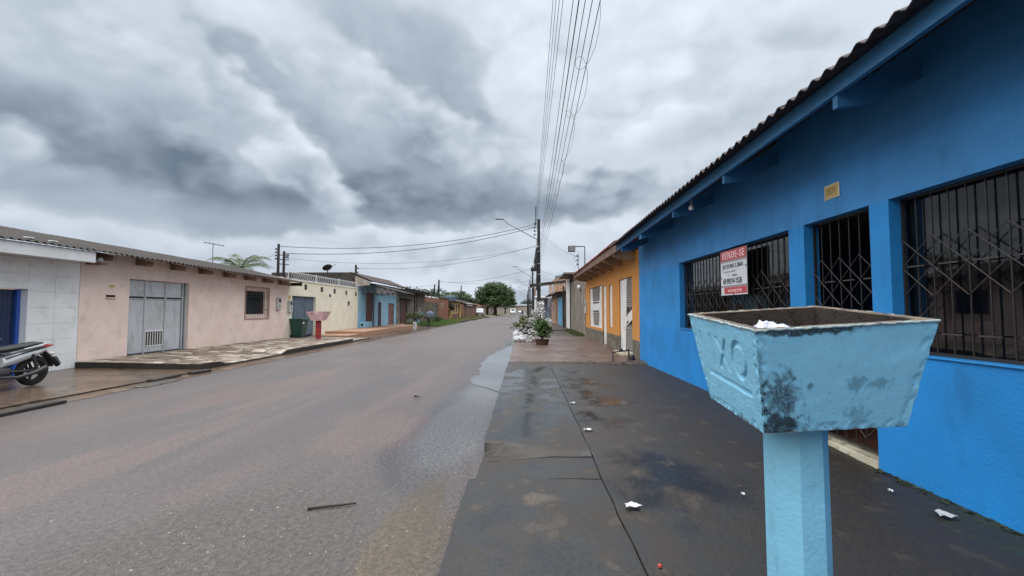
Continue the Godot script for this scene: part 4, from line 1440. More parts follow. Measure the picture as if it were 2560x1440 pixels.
	var ms := thing("mail_slot", "pink metal mail slot with a lip set in the pink wall", "mail slot", Vector3(X, 2.02, -12.84))
	boxpart(ms, "lip", M.pink_wall, Vector3(X, 2.05, -12.70), Vector3(X + 0.04, 2.08, -13.02), 0.005)
	boxpart(ms, "tray", M.pink_wall, Vector3(X, 1.95, -12.70), Vector3(X + 0.04, 1.98, -13.02), 0.005)
	boxpart(ms, "slot", M.black_and_hole_shade, Vector3(X, 1.98, -12.72), Vector3(X + 0.006, 2.05, -13.0))  # black sheet painted for the dark of the letter opening
	var lp := thing("wall_lamp", "small white lamp under the pink house eave beside the white beam", "lamp", Vector3(-11.72, 2.98, -12.15))
	var lb := bb(lp)
	lb.lathe(lp.position, [[0.0, -0.06], [0.06, -0.04], [0.07, 0.03], [0.04, 0.08], [0.0, 0.09]], 10)
	part(lp, "globe", lb, M.white_metal)
	boxpart(lp, "bracket", M.timber, Vector3(-12.05, 2.86, -12.05), Vector3(-11.62, 2.92, -12.3), 0.01)
	# antenna on the roof
	var an := thing("roof_antenna", "thin metal television antenna above the brown corrugated roof", "antenna", Vector3(-15.0, 3.9, -21.3))
	lb = bb(an)
	lb.tube([Vector3(-15.0, 3.85, -21.3), Vector3(-15.0, 4.85, -21.3)], 0.018, -1, 6)
	part(an, "mast", lb, M.galvanised_dark)
	lb = bb(an)
	lb.tube([Vector3(-15.3, 4.86, -21.1), Vector3(-14.6, 4.74, -21.5)], 0.022, -1, 6)
	part(an, "boom", lb, M.galvanised_dark)
	for k in 5:
		lb = bb(an)
		var c := Vector3(-15.3, 4.86, -21.1).lerp(Vector3(-14.6, 4.74, -21.5), k / 4.0)
		lb.tube([c + Vector3(-0.30, 0, -0.45), c + Vector3(0.30, 0, 0.45)], 0.006, -1, 4)
		part(an, "rod", lb, M.galvanised_dark)
	mosaic(-11.9, -22.66, -12.05, -8.62)
	# storm drain in the far gutter
	var sd := thing("storm_drain", "slotted concrete storm drain in the far gutter", "drain", Vector3(-8.05, 0.0, -9.7))
	boxpart(sd, "frame", M.concrete_pale, Vector3(-8.16, 0.0, -9.25), Vector3(-7.84, 0.026, -10.2), 0.006)
	for k in 8:
		boxpart(sd, "slot", M.black_and_hole_shade, Vector3(-8.15, 0.02, -9.30 - 0.112 * k), Vector3(-7.85, 0.0285, -9.375 - 0.112 * k))  # black plates paint the dark of the openings; nothing is cut
	# dark kerb pieces that paint the slit shadows along the far gutter
	for k in [[-8.35, -10.4, 0.9, 0.10, 0.1, "dark kerb piece standing in for a slit shadow just beyond the storm drain"], [-8.25, -11.4, 0.55, 0.12, -0.12, "short dark kerb piece standing in for a slit shadow at the corner of the broken stone pavement"], [-7.95, -7.0, 1.4, 0.09, 0.05, "long dark kerb piece standing in for a slit shadow before the parked motorcycle"]]:
		var kb := thing("kerb_stone", k[5], "kerb stone", Vector3(k[0], 0.0, k[1]), "kerb pieces standing in for shadows along the far gutter")
		kb.rotation.y = k[4]
		var b := B.new()
		b.cbox(Vector3(-0.11, 0, -k[2] * 0.5), Vector3(0.08, k[3] * 0.6, k[2] * 0.5), 0.008)
		part(kb, "stone", b, M.kerb_dark)

func make_left_mid():
	mat("cream_wall", lin(0.78, 0.76, 0.63), 0.85, T.plaster, 0.3, T.rough_n, 0.25)
	mat("slate_metal", lin(0.095, 0.145, 0.20), 0.5, T.metal, 0.5)
	mat("bin_green", lin(0.008, 0.055, 0.042), 0.4)
	mat("rubber", lin(0.012, 0.012, 0.013), 0.8)
	mat("basket_pink", lin(0.70, 0.46, 0.50), 0.75, T.plaster, 0.8)
	mat("post_red", lin(0.45, 0.045, 0.05), 0.6, T.stain, 1.5)
	mat("terracotta", lin(0.36, 0.21, 0.135), 0.55, T.plaster, 0.5)
	mat("stained_wall", lin(0.055, 0.05, 0.045), 0.9, T.streak, 0.25)
	mat("dirty_white", lin(0.45, 0.43, 0.40), 0.9, T.stain, 0.8)
	mat("sky_blue_wall", lin(0.24, 0.46, 0.62), 0.85, T.plaster, 0.3)
	mat("door_brown", lin(0.17, 0.06, 0.04), 0.6, T.streak, 0.6)
	mat("door_rose", lin(0.30, 0.16, 0.14), 0.7, T.streak, 0.6)
	mat("door_plum", lin(0.06, 0.035, 0.06), 0.6)
	mat("taupe_wall", lin(0.29, 0.265, 0.225), 0.9, T.stain, 0.3)
	mat("brick_grey", lin(0.21, 0.165, 0.14), 0.9, T.stain, 0.9)
	mat("yellow_plate", lin(0.50, 0.33, 0.10), 0.6)
	var X := -12.05
	# cream wall with razor wire
	var o := thing("cream_wall", "cream garden wall with square vents and a slate blue gate", "wall", Vector3(X, 0.1, -27.5))
	var P := o.position
	var holes := [[-23.2, -25.88, 0.0, 2.37]]
	for k in [[-24.65, 2.88], [-26.64, 2.84], [-28.47, 2.82], [-30.35, 2.79], [-32.12, 2.78]]: holes.append([k[0] + 0.17, k[0] - 0.17, k[1] - 0.15, k[1] + 0.15])
	wall(o, "wall", M.cream_wall, X, -0.16, -22.69, -32.55, 0.0, 3.16, holes)
	boxpart(o, "coping", M.cream_wall, Vector3(X + 0.04, 3.16, -22.7), Vector3(X - 0.2, 3.20, -32.55), 0.008)
	boxpart(o, "vent_back", M.black_and_hole_shade, Vector3(X - 0.20, 2.4, -22.8), Vector3(X - 0.22, 3.12, -32.5))  # black sheet added behind the wall to paint the vents dark
	for k in holes.slice(1):
		boxpart(o, "vent", M.black_and_hole_shade, Vector3(X - 0.05, k[2], k[1]), Vector3(X - 0.03, k[3], k[0]))
	var g := node(o, "gate")
	for r in [[-23.22, -23.62], [-23.66, -24.80], [-24.84, -25.86]]:
		boxpart(g, "leaf", M.slate_metal, Vector3(X - 0.18, 0.24, r[0]), Vector3(X - 0.13, 2.35, r[1]), 0.008, P)
	boxpart(g, "gate_backing", M.black_and_hole_shade, Vector3(X - 0.20, 0.1, -23.2), Vector3(X - 0.182, 2.37, -25.88), 0.0, P)  # full black sheet behind the leaves
	var c := thing("razor_wire", "coiled razor wire along the top of the cream wall", "razor wire", Vector3(X, 3.2, -27.6))
	var path := []
	for i in 37 * 12 + 1:
		var a := TAU * i / 12.0
		path.append(Vector3(X - 0.06 + 0.21 * cos(a), 3.42 + 0.20 * sin(a), -22.9 - 9.45 * i / (37.0 * 12.0)))
	var b := bb(c)
	b.tube(path, 0.0085, -1, 4, false)
	part(c, "coil", b, M.galvanised)
	for z in [-22.85, -26.0, -29.2, -32.4]:
		boxpart(c, "stake", M.galvanised, Vector3(X - 0.08, 3.2, z), Vector3(X - 0.045, 3.68, z - 0.035), 0.004)
	meter_box(Vector3(X + 0.05, 1.5, -22.92), 1, "pale meter box on the cream wall beside the slate gate")
	var pl := thing("wall_plate", "square ochre plate above the meter on the cream wall", "plate", Vector3(X, 2.2, -22.9))
	boxpart(pl, "rim", M.plate_line, Vector3(X, 2.16, -22.76), Vector3(X + 0.015, 2.38, -23.04), 0.004)
	boxpart(pl, "face", M.yellow_plate, Vector3(X + 0.015, 2.18, -22.79), Vector3(X + 0.02, 2.36, -23.01))
	pl = thing("number_plate", "small square number plate on the bare cream wall", "number plate", Vector3(X, 2.5, -27.8))
	boxpart(pl, "face", M.dirty_white, Vector3(X, 2.43, -27.6), Vector3(X + 0.012, 2.62, -27.95), 0.004)
	boxpart(pl, "panel", M.slate_metal, Vector3(X + 0.012, 2.47, -27.65), Vector3(X + 0.016, 2.58, -27.9))
	pl = thing("bell_box", "small dark bell box with pale rim low on the cream wall", "bell box", Vector3(X, 2.05, -30.7))
	boxpart(pl, "rim", M.white_paint, Vector3(X, 1.93, -30.52), Vector3(X + 0.02, 2.28, -30.9), 0.01)
	boxpart(pl, "hood", M.black_and_hole_shade, Vector3(X + 0.02, 1.97, -30.6), Vector3(X + 0.06, 2.22, -30.82), 0.01)
	# green wheeled bin
	var wb := thing("wheeled_bin", "dark green wheeled rubbish bin before the slate gate", "rubbish bin", Vector3(-11.7, 0.18, -23.3))
	b = B.new()
	var q := [Vector3(-0.22, 0.06, 0.22), Vector3(0.22, 0.06, 0.22), Vector3(0.22, 0.06, -0.22), Vector3(-0.22, 0.06, -0.22)]
	var t := [Vector3(-0.33, 0.93, 0.33), Vector3(0.33, 0.93, 0.33), Vector3(0.33, 0.93, -0.33), Vector3(-0.33, 0.93, -0.33)]
	for k in 4: b.quad(q[k], q[(k + 1) % 4], t[(k + 1) % 4], t[k])
	b.quad(t[0], t[1], t[2], t[3]); b.quad(q[3], q[2], q[1], q[0])
	part(wb, "body", b, M.bin_green)
	b = B.new()
	b.cbox(Vector3(-0.37, 0.93, -0.36), Vector3(0.37, 1.0, 0.38), 0.025)
	part(wb, "lid", b, M.bin_green)
	b = B.new()
	b.tube([Vector3(-0.40, 0.96, 0.2), Vector3(-0.46, 0.98, 0.2), Vector3(-0.46, 0.98, -0.2), Vector3(-0.40, 0.96, -0.2)], 0.02, -1, 6)
	part(wb, "handle", b, M.bin_green)
	for s in [-0.26, 0.26]:
		b = B.new()
		b.lathe(Vector3(-0.24, 0.10, s - 0.03), [[0.0, 0.0], [0.10, 0.0], [0.10, 0.06], [0.0, 0.06]], 14, Vector3(0, 0, 1))
		part(wb, "wheel", b, M.rubber)
	b = B.new()
	b.cbox(Vector3(0.22, 0.72, 0.10), Vector3(0.322, 0.82, 0.24), 0.01)
	part(wb, "sticker", b, M.white_paint, "white sticker")
	# pink basket on a red post
	var pb := thing("litter_basket", "pink concrete litter basket on a red post at the stone pavement", "litter bin", Vector3(-10.09, 0.175, -22.0))
	b = B.new()
	q = [Vector3(-0.26, 0.93, 0.26), Vector3(0.26, 0.93, 0.26), Vector3(0.26, 0.93, -0.26), Vector3(-0.26, 0.93, -0.26)]
	t = [Vector3(-0.44, 1.37, 0.42), Vector3(0.44, 1.37, 0.42), Vector3(0.44, 1.37, -0.42), Vector3(-0.44, 1.37, -0.42)]
	for k in 4: b.quad(q[k], q[(k + 1) % 4], t[(k + 1) % 4], t[k])
	b.quad(q[3], q[2], q[1], q[0])
	var ti := []
	var qi := []
	for k in 4:
		ti.append(Vector3(t[k].x * 0.88, 1.37, t[k].z * 0.88)); qi.append(Vector3(q[k].x * 0.9, 1.0, q[k].z * 0.9))
	for k in 4:
		b.quad(t[k], t[(k + 1) % 4], ti[(k + 1) % 4], ti[k])
		b.quad(qi[(k + 1) % 4], qi[k], ti[k], ti[(k + 1) % 4])
	b.quad(qi[0], qi[1], qi[2], qi[3])
	part(pb, "basket", b, M.basket_pink)
	for x in [-0.22, 0.02]:
		b = B.new()
		b.prism(PackedVector2Array([Vector2(x, 1.25), Vector2(x + 0.12, 1.24), Vector2(x + 0.11, 1.30), Vector2(x + 0.01, 1.31)]), Vector3(0, 0, 0.398), Vector3(1, 0, 0), Vector3(0, 1, 0), Vector3(0, 0, -0.03))
		part(pb, "mark", b, M.door_rose if x < 0 else M.white_paint)
	b = B.new()
	b.cbox(Vector3(-0.11, -0.02, -0.11), Vector3(0.11, 0.93, 0.11), 0.03)
	part(pb, "post", b, M.post_red)
	# terracotta terrace
	var flat := func(x: float, z: float) -> float: return 0.33 + 0.0 * x * z
	var flat1 := func(x: float, z: float) -> float: return 0.19 + 0.0 * x * z
	var flat0 := func(x: float, z: float) -> float: return 0.07 + 0.06 * smoothstep(-8.6, -12.0, x) + 0.0 * z
	slab("pavement", M.terracotta, [-12.05, -9.9], [-25.3, -32.0], flat1, M.terracotta)
	slab("terrace", M.terracotta, [-12.04, -9.6], [-27.2, -41.0], flat, M.terracotta)
	slab("pavement", M.concrete_pale, span(-12.05, -8.7, 6), span(-22.7, -25.28, 4), flat0, M.kerb_dark)
	var apron2 := func(x: float, z: float) -> float: return 0.015 + 0.06 * smoothstep(-8.6, -10.5, x) + 0.0 * z
	slab("pavement", M.concrete_brown, span(-12.0, -8.5, 6), span(-25.3, -44.0, 10), apron2, M.kerb_dark)
	for k in 7:
		var z := -28.0 - 1.9 * k
		var pp := thing("terrace_pier", "short dark brick pier under the terracotta terrace edge", "pier", Vector3(-9.75, 0.02, z), "piers under the terrace edge")
		b = B.new()
		b.cbox(Vector3(-0.1, 0.0, -0.25), Vector3(0.14, 0.30, 0.25), 0.015)
		part(pp, "block", b, M.stained_wall if k % 2 == 0 else M.dirty_white)
	# light blue house with a truss canopy
	o = thing("light_blue_house", "light blue house with brown doors under a black truss canopy", "house", Vector3(X, 0.3, -37.5))
	P = o.position
	wall(o, "wall", M.sky_blue_wall, X, -0.2, -32.6, -42.4, 0.1, 3.75, [[-34.15, -35.95, 0.1, 2.95], [-37.05, -37.95, 0.1, 2.28], [-39.9, -41.75, 0.1, 2.24]])
	b = bb(o)
	b.prism(PackedVector2Array([Vector2(-12.06, 0.0), Vector2(-12.06, 4.0), Vector2(-12.6, 4.34), Vector2(-18.5, 4.36), Vector2(-18.5, 0.0)]), Vector3(0, 0, -32.56), Vector3(1, 0, 0), Vector3(0, 1, 0), Vector3(0, 0, -0.2))
	part(o, "end_wall", b, M.stained_wall, "dark stained end wall")
	boxpart(o, "pier", M.sky_blue_wall, Vector3(X + 0.03, 0.33, -32.65), Vector3(X + 0.001, 3.0, -34.1))
	boxpart(o, "pier_foot", M.sky_blue_wall, Vector3(X + 0.5, 0.33, -32.7), Vector3(X + 0.031, 0.75, -34.2), 0.02)
	b = bb(o)
	b.lathe(Vector3(X + 0.27, 0.55, -32.70), [[0.10, 0.0], [0.10, 0.01], [0.0, 0.01]], 12, Vector3(0, 0, 1))
	part(o, "drain_hole", b, M.black_and_hole_shade)  # black disc painted for the dark inside a round hole
	for r in [[-34.17, -35.93, 0.3, 2.93, M.door_brown], [-37.07, -37.93, 0.3, 2.26, M.door_plum], [-39.92, -41.73, 0.3, 2.22, M.door_rose]]:
		var d := node(o, "door")
		boxpart(d, "leaf", r[4], Vector3(X - 0.14, r[2], r[0]), Vector3(X - 0.10, r[3], r[1]), 0.0, P)
		var mid: float = (r[0] + r[1]) * 0.5
		boxpart(d, "rail", r[4], Vector3(X - 0.10, r[2] + 1.0, r[0] - 0.05), Vector3(X - 0.07, r[2] + 1.12, r[1] + 0.05), 0.005, P)
		boxpart(d, "stile", r[4], Vector3(X - 0.10, r[2], mid - 0.03), Vector3(X - 0.08, r[3], mid + 0.03), 0.005, P)
		boxpart(d, "jamb", M.white_paint if r[4] != M.door_brown else M.door_brown, Vector3(X + 0.03, r[2], r[1] - 0.10), Vector3(X, r[3] + 0.08, r[1]), 0.005, P)
	boxpart(o, "white_band", M.white_paint, Vector3(X + 0.01, 2.95, -36.6), Vector3(X + 0.001, 3.45, -42.3))
	corrugated(o, M.fibre_dark, -32.5, -42.4, Vector2(-11.1, 3.76), Vector2(-11.1, 3.72), Vector2(-12.65, 4.40), Vector2(-12.65, 4.36), 0.177, 0.026, 1.05, P)
	boxpart(o, "flat_roof", M.stained_wall, Vector3(-12.6, 4.30, -32.8), Vector3(-18.5, 4.40, -42.4))
	b = bb(o)
	b.prism(PackedVector2Array([Vector2(-11.2, 3.45), Vector2(-11.2, 3.70), Vector2(-12.3, 4.15), Vector2(-12.3, 3.35)]), Vector3(0, 0, -32.54), Vector3(1, 0, 0), Vector3(0, 1, 0), Vector3(0, 0, -0.05))
	part(o, "gable_board", b, M.dirty_white)
	# the canopy and its truss
	var cn := thing("truss_canopy", "black steel canopy with a zigzag truss over the light blue house door", "canopy", Vector3(-10.5, 0.33, -35))
	b = bb(cn)
	b.prism(PackedVector2Array([Vector2(-12.02, 3.72), Vector2(-8.87, 2.93), Vector2(-8.87, 2.88), Vector2(-12.02, 3.66)]), Vector3(0, 0, -33.2), Vector3(1, 0, 0), Vector3(0, 1, 0), Vector3(0, 0, -3.4))
	part(cn, "sheet", b, M.stained_wall)
	for z in [-33.3, -36.5]:
		b = bb(cn)
		b.tube([Vector3(-12.02, 3.66, z), Vector3(-8.9, 2.88, z)], 0.035, -1, 5)
		b.tube([Vector3(-12.02, 2.87, z), Vector3(-9.2, 2.86, z)], 0.03, -1, 5)
		part(cn, "chord", b, M.iron_black)
		b = bb(cn)
		for k in 6:
			var xa := -12.0 + 0.46 * k
			b.tube([Vector3(xa, 2.87, z), Vector3(xa + 0.23, 3.63 - (xa + 12.25) * 0.25, z), Vector3(xa + 0.46, 2.87, z)], 0.02, -1, 4)
		part(cn, "web", b, M.iron_black)
	# taupe house
	o = thing("taupe_house", "grey-brown rendered house with a brown door under a thin dark awning", "house", Vector3(X, 0.3, -47))
	P = o.position
	wall(o, "wall", M.taupe_wall, X, -0.2, -42.41, -50.1, 0.0, 3.72, [[-43.9, -46.4, 0.1, 2.62]])
	boxpart(o, "end_wall", M.brick_grey, Vector3(X + 0.12, 0, -50.1), Vector3(X - 0.2, 3.6, -54.3))
	corrugated(o, M.fibre_dark, -42.4, -54.4, Vector2(-11.1, 3.72), Vector2(-11.1, 3.66), Vector2(-15.0, 4.5), Vector2(-15.0, 4.4), 0.177, 0.026, 1.05, P)
	boxpart(o, "fascia", M.stained_wall, Vector3(-11.2, 3.45, -42.5), Vector3(-11.25, 3.66, -54.0))
	var dd := node(o, "door")
	boxpart(dd, "leaf", M.door_brown, Vector3(X - 0.14, 0.3, -43.92), Vector3(X - 0.10, 2.6, -46.38), 0.0, P)
	boxpart(dd, "rail", M.door_brown, Vector3(X - 0.10, 2.0, -43.95), Vector3(X - 0.07, 2.1, -46.3), 0.005, P)
	boxpart(dd, "jamb", M.stained_wall, Vector3(X + 0.02, 0.3, -43.7), Vector3(X, 2.7, -43.9), 0.0, P)
	boxpart(o, "awning", M.stained_wall, Vector3(X + 0.75, 2.70, -43.4), Vector3(X, 2.80, -47.6), 0.01)
	b = bb(o)
	b.tube([Vector3(X + 0.06, 0.3, -49.3), Vector3(X + 0.06, 3.4, -49.3)], 0.05, -1, 6)
	part(o, "downpipe", b, M.stained_wall)
	meter_box(Vector3(X + 0.17, 1.2, -51.2), 1, "white meter box on the grey brick end of the taupe house")
	var sb := thing("litter_basket", "light blue litter basket before the grey brick wall end", "litter bin", Vector3(-10.9, 0.1, -46.5))
	b = B.new()
	q = [Vector3(-0.25, 0.75, 0.25), Vector3(0.25, 0.75, 0.25), Vector3(0.25, 0.75, -0.25), Vector3(-0.25, 0.75, -0.25)]
	t = [Vector3(-0.42, 1.3, 0.42), Vector3(0.42, 1.3, 0.42), Vector3(0.42, 1.3, -0.42), Vector3(-0.42, 1.3, -0.42)]
	for k in 4: b.quad(q[k], q[(k + 1) % 4], t[(k + 1) % 4], t[k])
	b.quad(q[3], q[2], q[1], q[0]); b.quad(t[0], t[1], t[2], t[3])
	part(sb, "basket", b, M.sky_blue_wall)
	b = B.new()
	b.cbox(Vector3(-0.1, 0, -0.1), Vector3(0.1, 0.75, 0.1), 0.02)
	part(sb, "post", b, M.sky_blue_wall)
	sb = thing("litter_basket", "dark grey litter basket heaped with a shiny bag by the grass", "litter bin", Vector3(-9.2, 0.05, -43.5))
	b = B.new()
	b.lathe(Vector3.ZERO, [[0.35, 0.75], [0.5, 0.95], [0.52, 1.15], [0.46, 1.15], [0.0, 0.9]], 14)
	part(sb, "bowl", b, M.galvanised_dark)
	b = B.new()
	b.cbox(Vector3(-0.09, 0, -0.09), Vector3(0.09, 0.76, 0.09), 0.02)
	part(sb, "post", b, M.stained_wall)
	litter_bag(Vector3(-9.1, 1.25, -43.5), 0.30, 88, "shiny grey rubbish bag heaped in the dark basket by the grass", false, M.slate_metal)
	var ws := thing("marker_board", "small white marker board by the terracotta terrace end", "board", Vector3(-9.35, 0.03, -38.5))
	boxpart(ws, "panel", M.white_paint, Vector3(-9.47, 0.03, -38.48), Vector3(-9.2, 0.62, -38.55), 0.01)
	boxpart(ws, "stripe", M.galvanised_dark, Vector3(-9.36, 0.18, -38.478), Vector3(-9.30, 0.5, -38.49))

func simple_house(called: String, label: String, X: float, side: float, z0: float, z1: float, y1: float, wm: Material, rm: Material, openings: Array, base_y := 0.1, rise := 0.9, over := 0.6) -> Node3D:
	# a far house: wall, openings [z near, z far, y low, y high, material, kind], pitched roof; side is the way it faces
	var o := thing(called, label, "house", Vector3(X, base_y, (z0 + z1) * 0.5))
	var holes := []
	for h in openings: holes.append([h[0], h[1], h[2], h[3]])
	wall(o, "wall", wm, X, -side * 0.2, z0, z1, base_y - 0.1, y1, holes)
	for z in [z0, z1 + 0.2]:
		boxpart(o, "end_wall", wm, Vector3(X - side * 0.2, base_y - 0.1, z - 0.2), Vector3(X - side * 6.0, y1, z))
	for h in openings:
		var d := node(o, h[5])
		boxpart(d, "leaf" if h[5] == "door" else "pane", h[4], Vector3(X - side * 0.14, h[2], h[0]), Vector3(X - side * 0.10, h[3], h[1]), 0.0, o.position)
		for r in [[h[0] + 0.08, h[0], h[2], h[3]], [h[1], h[1] - 0.08, h[2], h[3]], [h[0], h[1], h[3], h[3] + 0.08]]:
			boxpart(d, "jamb" if h[5] == "door" else "window_frame", M.white_paint if h[5] == "window" else M.timber, Vector3(X, r[2], r[0]), Vector3(X + side * 0.03, r[3], r[1]), 0.0, o.position)
	if rm != null:
		var b := bb(o)
		b.prism(PackedVector2Array([Vector2(X + side * over, y1 - 0.08), Vector2(X - side * 3.2, y1 + rise), Vector2(X - side * 6.4, y1 - 0.02), Vector2(X - side * 6.4, y1 + 0.06), Vector2(X - side * 3.2, y1 + rise + 0.1), Vector2(X + side * over, y1 + 0.02)]), Vector3(0, 0, z0 + 0.3), Vector3(1, 0, 0), Vector3(0, 1, 0), Vector3(0, 0, z1 - z0 - 0.6))
		part(o, "roof", b, rm)
	return o

func make_left_far():
	mat("olive_wall", lin(0.165, 0.155, 0.095), 0.9, T.stain, 0.3)
	mat("brick_orange", lin(0.36, 0.155, 0.095), 0.9, T.stain, 0.8)
	mat("brick_band", lin(0.34, 0.16, 0.11), 0.9, T.stain, 0.9)
	mat("yellow_wall", lin(0.60, 0.42, 0.17), 0.85, T.plaster, 0.3)
	mat("clay_wall", lin(0.28, 0.165, 0.12), 0.9, T.stain, 0.4)
	mat("tank_blue", lin(0.10, 0.14, 0.19), 0.6)
	mat("verge_green", lin(0.055, 0.085, 0.02), 0.95, T.stain, 0.3, T.rough_n, 1.0)
	mat("verge_dry", lin(0.13, 0.115, 0.045), 0.95, T.stain, 0.2, T.rough_n, 1.0)
	mat("rose_wall", lin(0.42, 0.24, 0.20), 0.85, T.stain, 0.3)
	var X := -12.05
	var o := simple_house("olive_house", "low olive house wall with a brick band and broken white crest", X, 1, -54.35, -63.3, 2.62, M.olive_wall, null, [[-60.2, -62.2, 0.2, 2.35, M.slate_metal, "door"]], 0.15)
	boxpart(o, "brick_band", M.brick_band, Vector3(X + 0.02, 2.62, -54.3), Vector3(X - 0.2, 3.22, -63.3))
	for k in 9:
		boxpart(o, "crest", M.white_paint if k % 3 != 1 else M.dirty_white, Vector3(X + 0.03, 3.22, -54.5 - k), Vector3(X - 0.15, 3.36 + 0.05 * (k % 2), -55.2 - k), 0.02)
	o = simple_house("brick_house", "bare orange brick house beside the olive wall", X, 1, -63.6, -71.8, 3.45, M.brick_orange, M.fibre_dark, [[-66.0, -66.9, 1.9, 2.5, M.glass_inner_dark, "window"]], 0.3, 0.3, 0.1)
	o = simple_house("yellow_house", "yellow house with two dark barred windows and a water tank on its roof", X, 1, -75.3, -86.0, 3.15, M.yellow_wall, M.fibre_dark, [[-76.6, -78.4, 1.1, 2.6, M.glass_inner_dark, "window"], [-79.6, -81.2, 1.1, 2.6, M.glass_inner_dark, "window"], [-82.6, -84.4, 0.2, 2.6, M.door_brown, "door"]], 0.3, 0.25, 0.8)
	wall(o, "base_wall", M.clay_wall, X + 0.02, -0.01, -75.3, -82.4, 0.1, 1.0)
	var tk := thing("water_tank", "dark blue-grey water tank on the yellow house roof", "water tank", Vector3(-12.8, 3.2, -78))
	var b := B.new()
	b.lathe(Vector3.ZERO, [[0.0, 0.0], [0.95, 0.0], [1.1, 0.75], [1.15, 0.8], [0.3, 0.95], [0.0, 0.95]], 18)
	part(tk, "shell", b, M.tank_blue)
	b = B.new()
	b.cbox(Vector3(-1.0, -0.25, -1.0), Vector3(1.0, 0.0, 1.0), 0.02)
	part(tk, "stand", b, M.stained_wall)
	o = simple_house("clay_house", "low clay-coloured house with a white signboard on its front", X, 1, -90.0, -112.5, 2.95, M.clay_wall, M.fibre_brown, [[-91.5, -93.0, 0.2, 2.4, M.wood_dark, "door"]], 0.2, 1.0, 0.4)
	var sg := thing("signboard", "blank white signboard on the clay house front", "sign", Vector3(X + 0.2, 2.4, -100))
	boxpart(sg, "panel", M.white_paint, Vector3(X + 0.15, 2.55, -94), Vector3(X + 0.22, 3.15, -104), 0.03)
	boxpart(sg, "rim", M.stained_wall, Vector3(X + 0.14, 2.45, -93.9), Vector3(X + 0.18, 2.55, -104.1))
	o = simple_house("brown_roofed_house", "house with a red-brown roof and open front behind the white jeep", -14.0, 1, -116.0, -132.0, 2.9, M.rose_wall, M.tile_red, [[-118.0, -122.0, 0.2, 2.4, M.wood_dark, "door"], [-125.0, -129.0, 0.2, 2.5, M.wood_dark, "door"]], 0.15, 1.3, 2.2)  # dark wood leaves stand in for the shade inside the open front
	o = simple_house("dark_roofed_house", "tall dark roofed house behind the clay house", -22.0, 1, -92.0, -118.0, 4.0, M.stained_wall, M.fibre_dark, [], 0.1, 1.6, 0.8)
	var far := [[-140.0, -152.0, M.cream_wall, "cream far house beyond the large round tree"], [-156.0, -168.0, M.rose_wall, "rose far house beyond the large round tree"], [-172.0, -190.0, M.dirty_white, "dingy white far house beyond the large round tree"]]
	for f in far:
		simple_house("far_house", f[3], -13.0, 1, f[0], f[1], 3.0, f[2], M.tile_red, [[f[0] - 3, f[0] - 5, 1.0, 2.2, M.glass_inner_dark, "window"], [f[0] - 7, f[0] - 8.5, 0.2, 2.3, M.door_brown, "door"]], 0.1, 1.0, 0.8)
	o = simple_house("street_end_building", "wide pale building closing the far end of the street", -2.0, -1, -330.0, -332.0, 4.0, M.dirty_white, null, [], 0.0)
	boxpart(o, "long_wall", M.dirty_white, Vector3(-30, 0, -331), Vector3(30, 5.0, -340))
	boxpart(o, "long_roof", M.galvanised, Vector3(-31, 5.0, -330), Vector3(31, 6.2, -341))
	# verges
	var hn := noise(141, 0.3, 3)
	var verge := func(x: float, z: float) -> float: return 0.05 + 0.16 * smoothstep(-8.4, -11.5, x) + 0.03 * hn.get_noise_2d(x, z)
	slab("verge", M.verge_green, span(-12.0, -8.35, 10), span(-44.0, -62.0, 30), verge, M.earth)
	slab("verge", M.verge_dry, span(-12.0, -8.4, 10), span(-62.0, -114.0, 40), verge, M.earth)
	slab("verge", M.concrete_pale, span(-14.0, -8.2, 4), span(-114.0, -136.0, 8), verge, M.earth)
	slab("verge", M.verge_dry, span(-13.0, -8.2, 4), span(-136.0, -320.0, 20), verge, M.earth)
	for k in [[-8.5, -62.5, 5.0], [-8.6, -68.5, 4.0], [-8.4, -76.0, 7.0], [-8.6, -88.0, 6.0], [-8.5, -101.0, 9.0]]:
		var kb := thing("kerb_stone", "long dark kerb stone along the grassy verge", "kerb stone", Vector3(k[0], 0.0, k[1]), "kerb stones along the verge")
		b = B.new()
		b.cbox(Vector3(-0.25, 0, -k[2] * 0.5), Vector3(0.2, 0.2, k[2] * 0.5), 0.03)
		part(kb, "stone", b, M.kerb_dark)

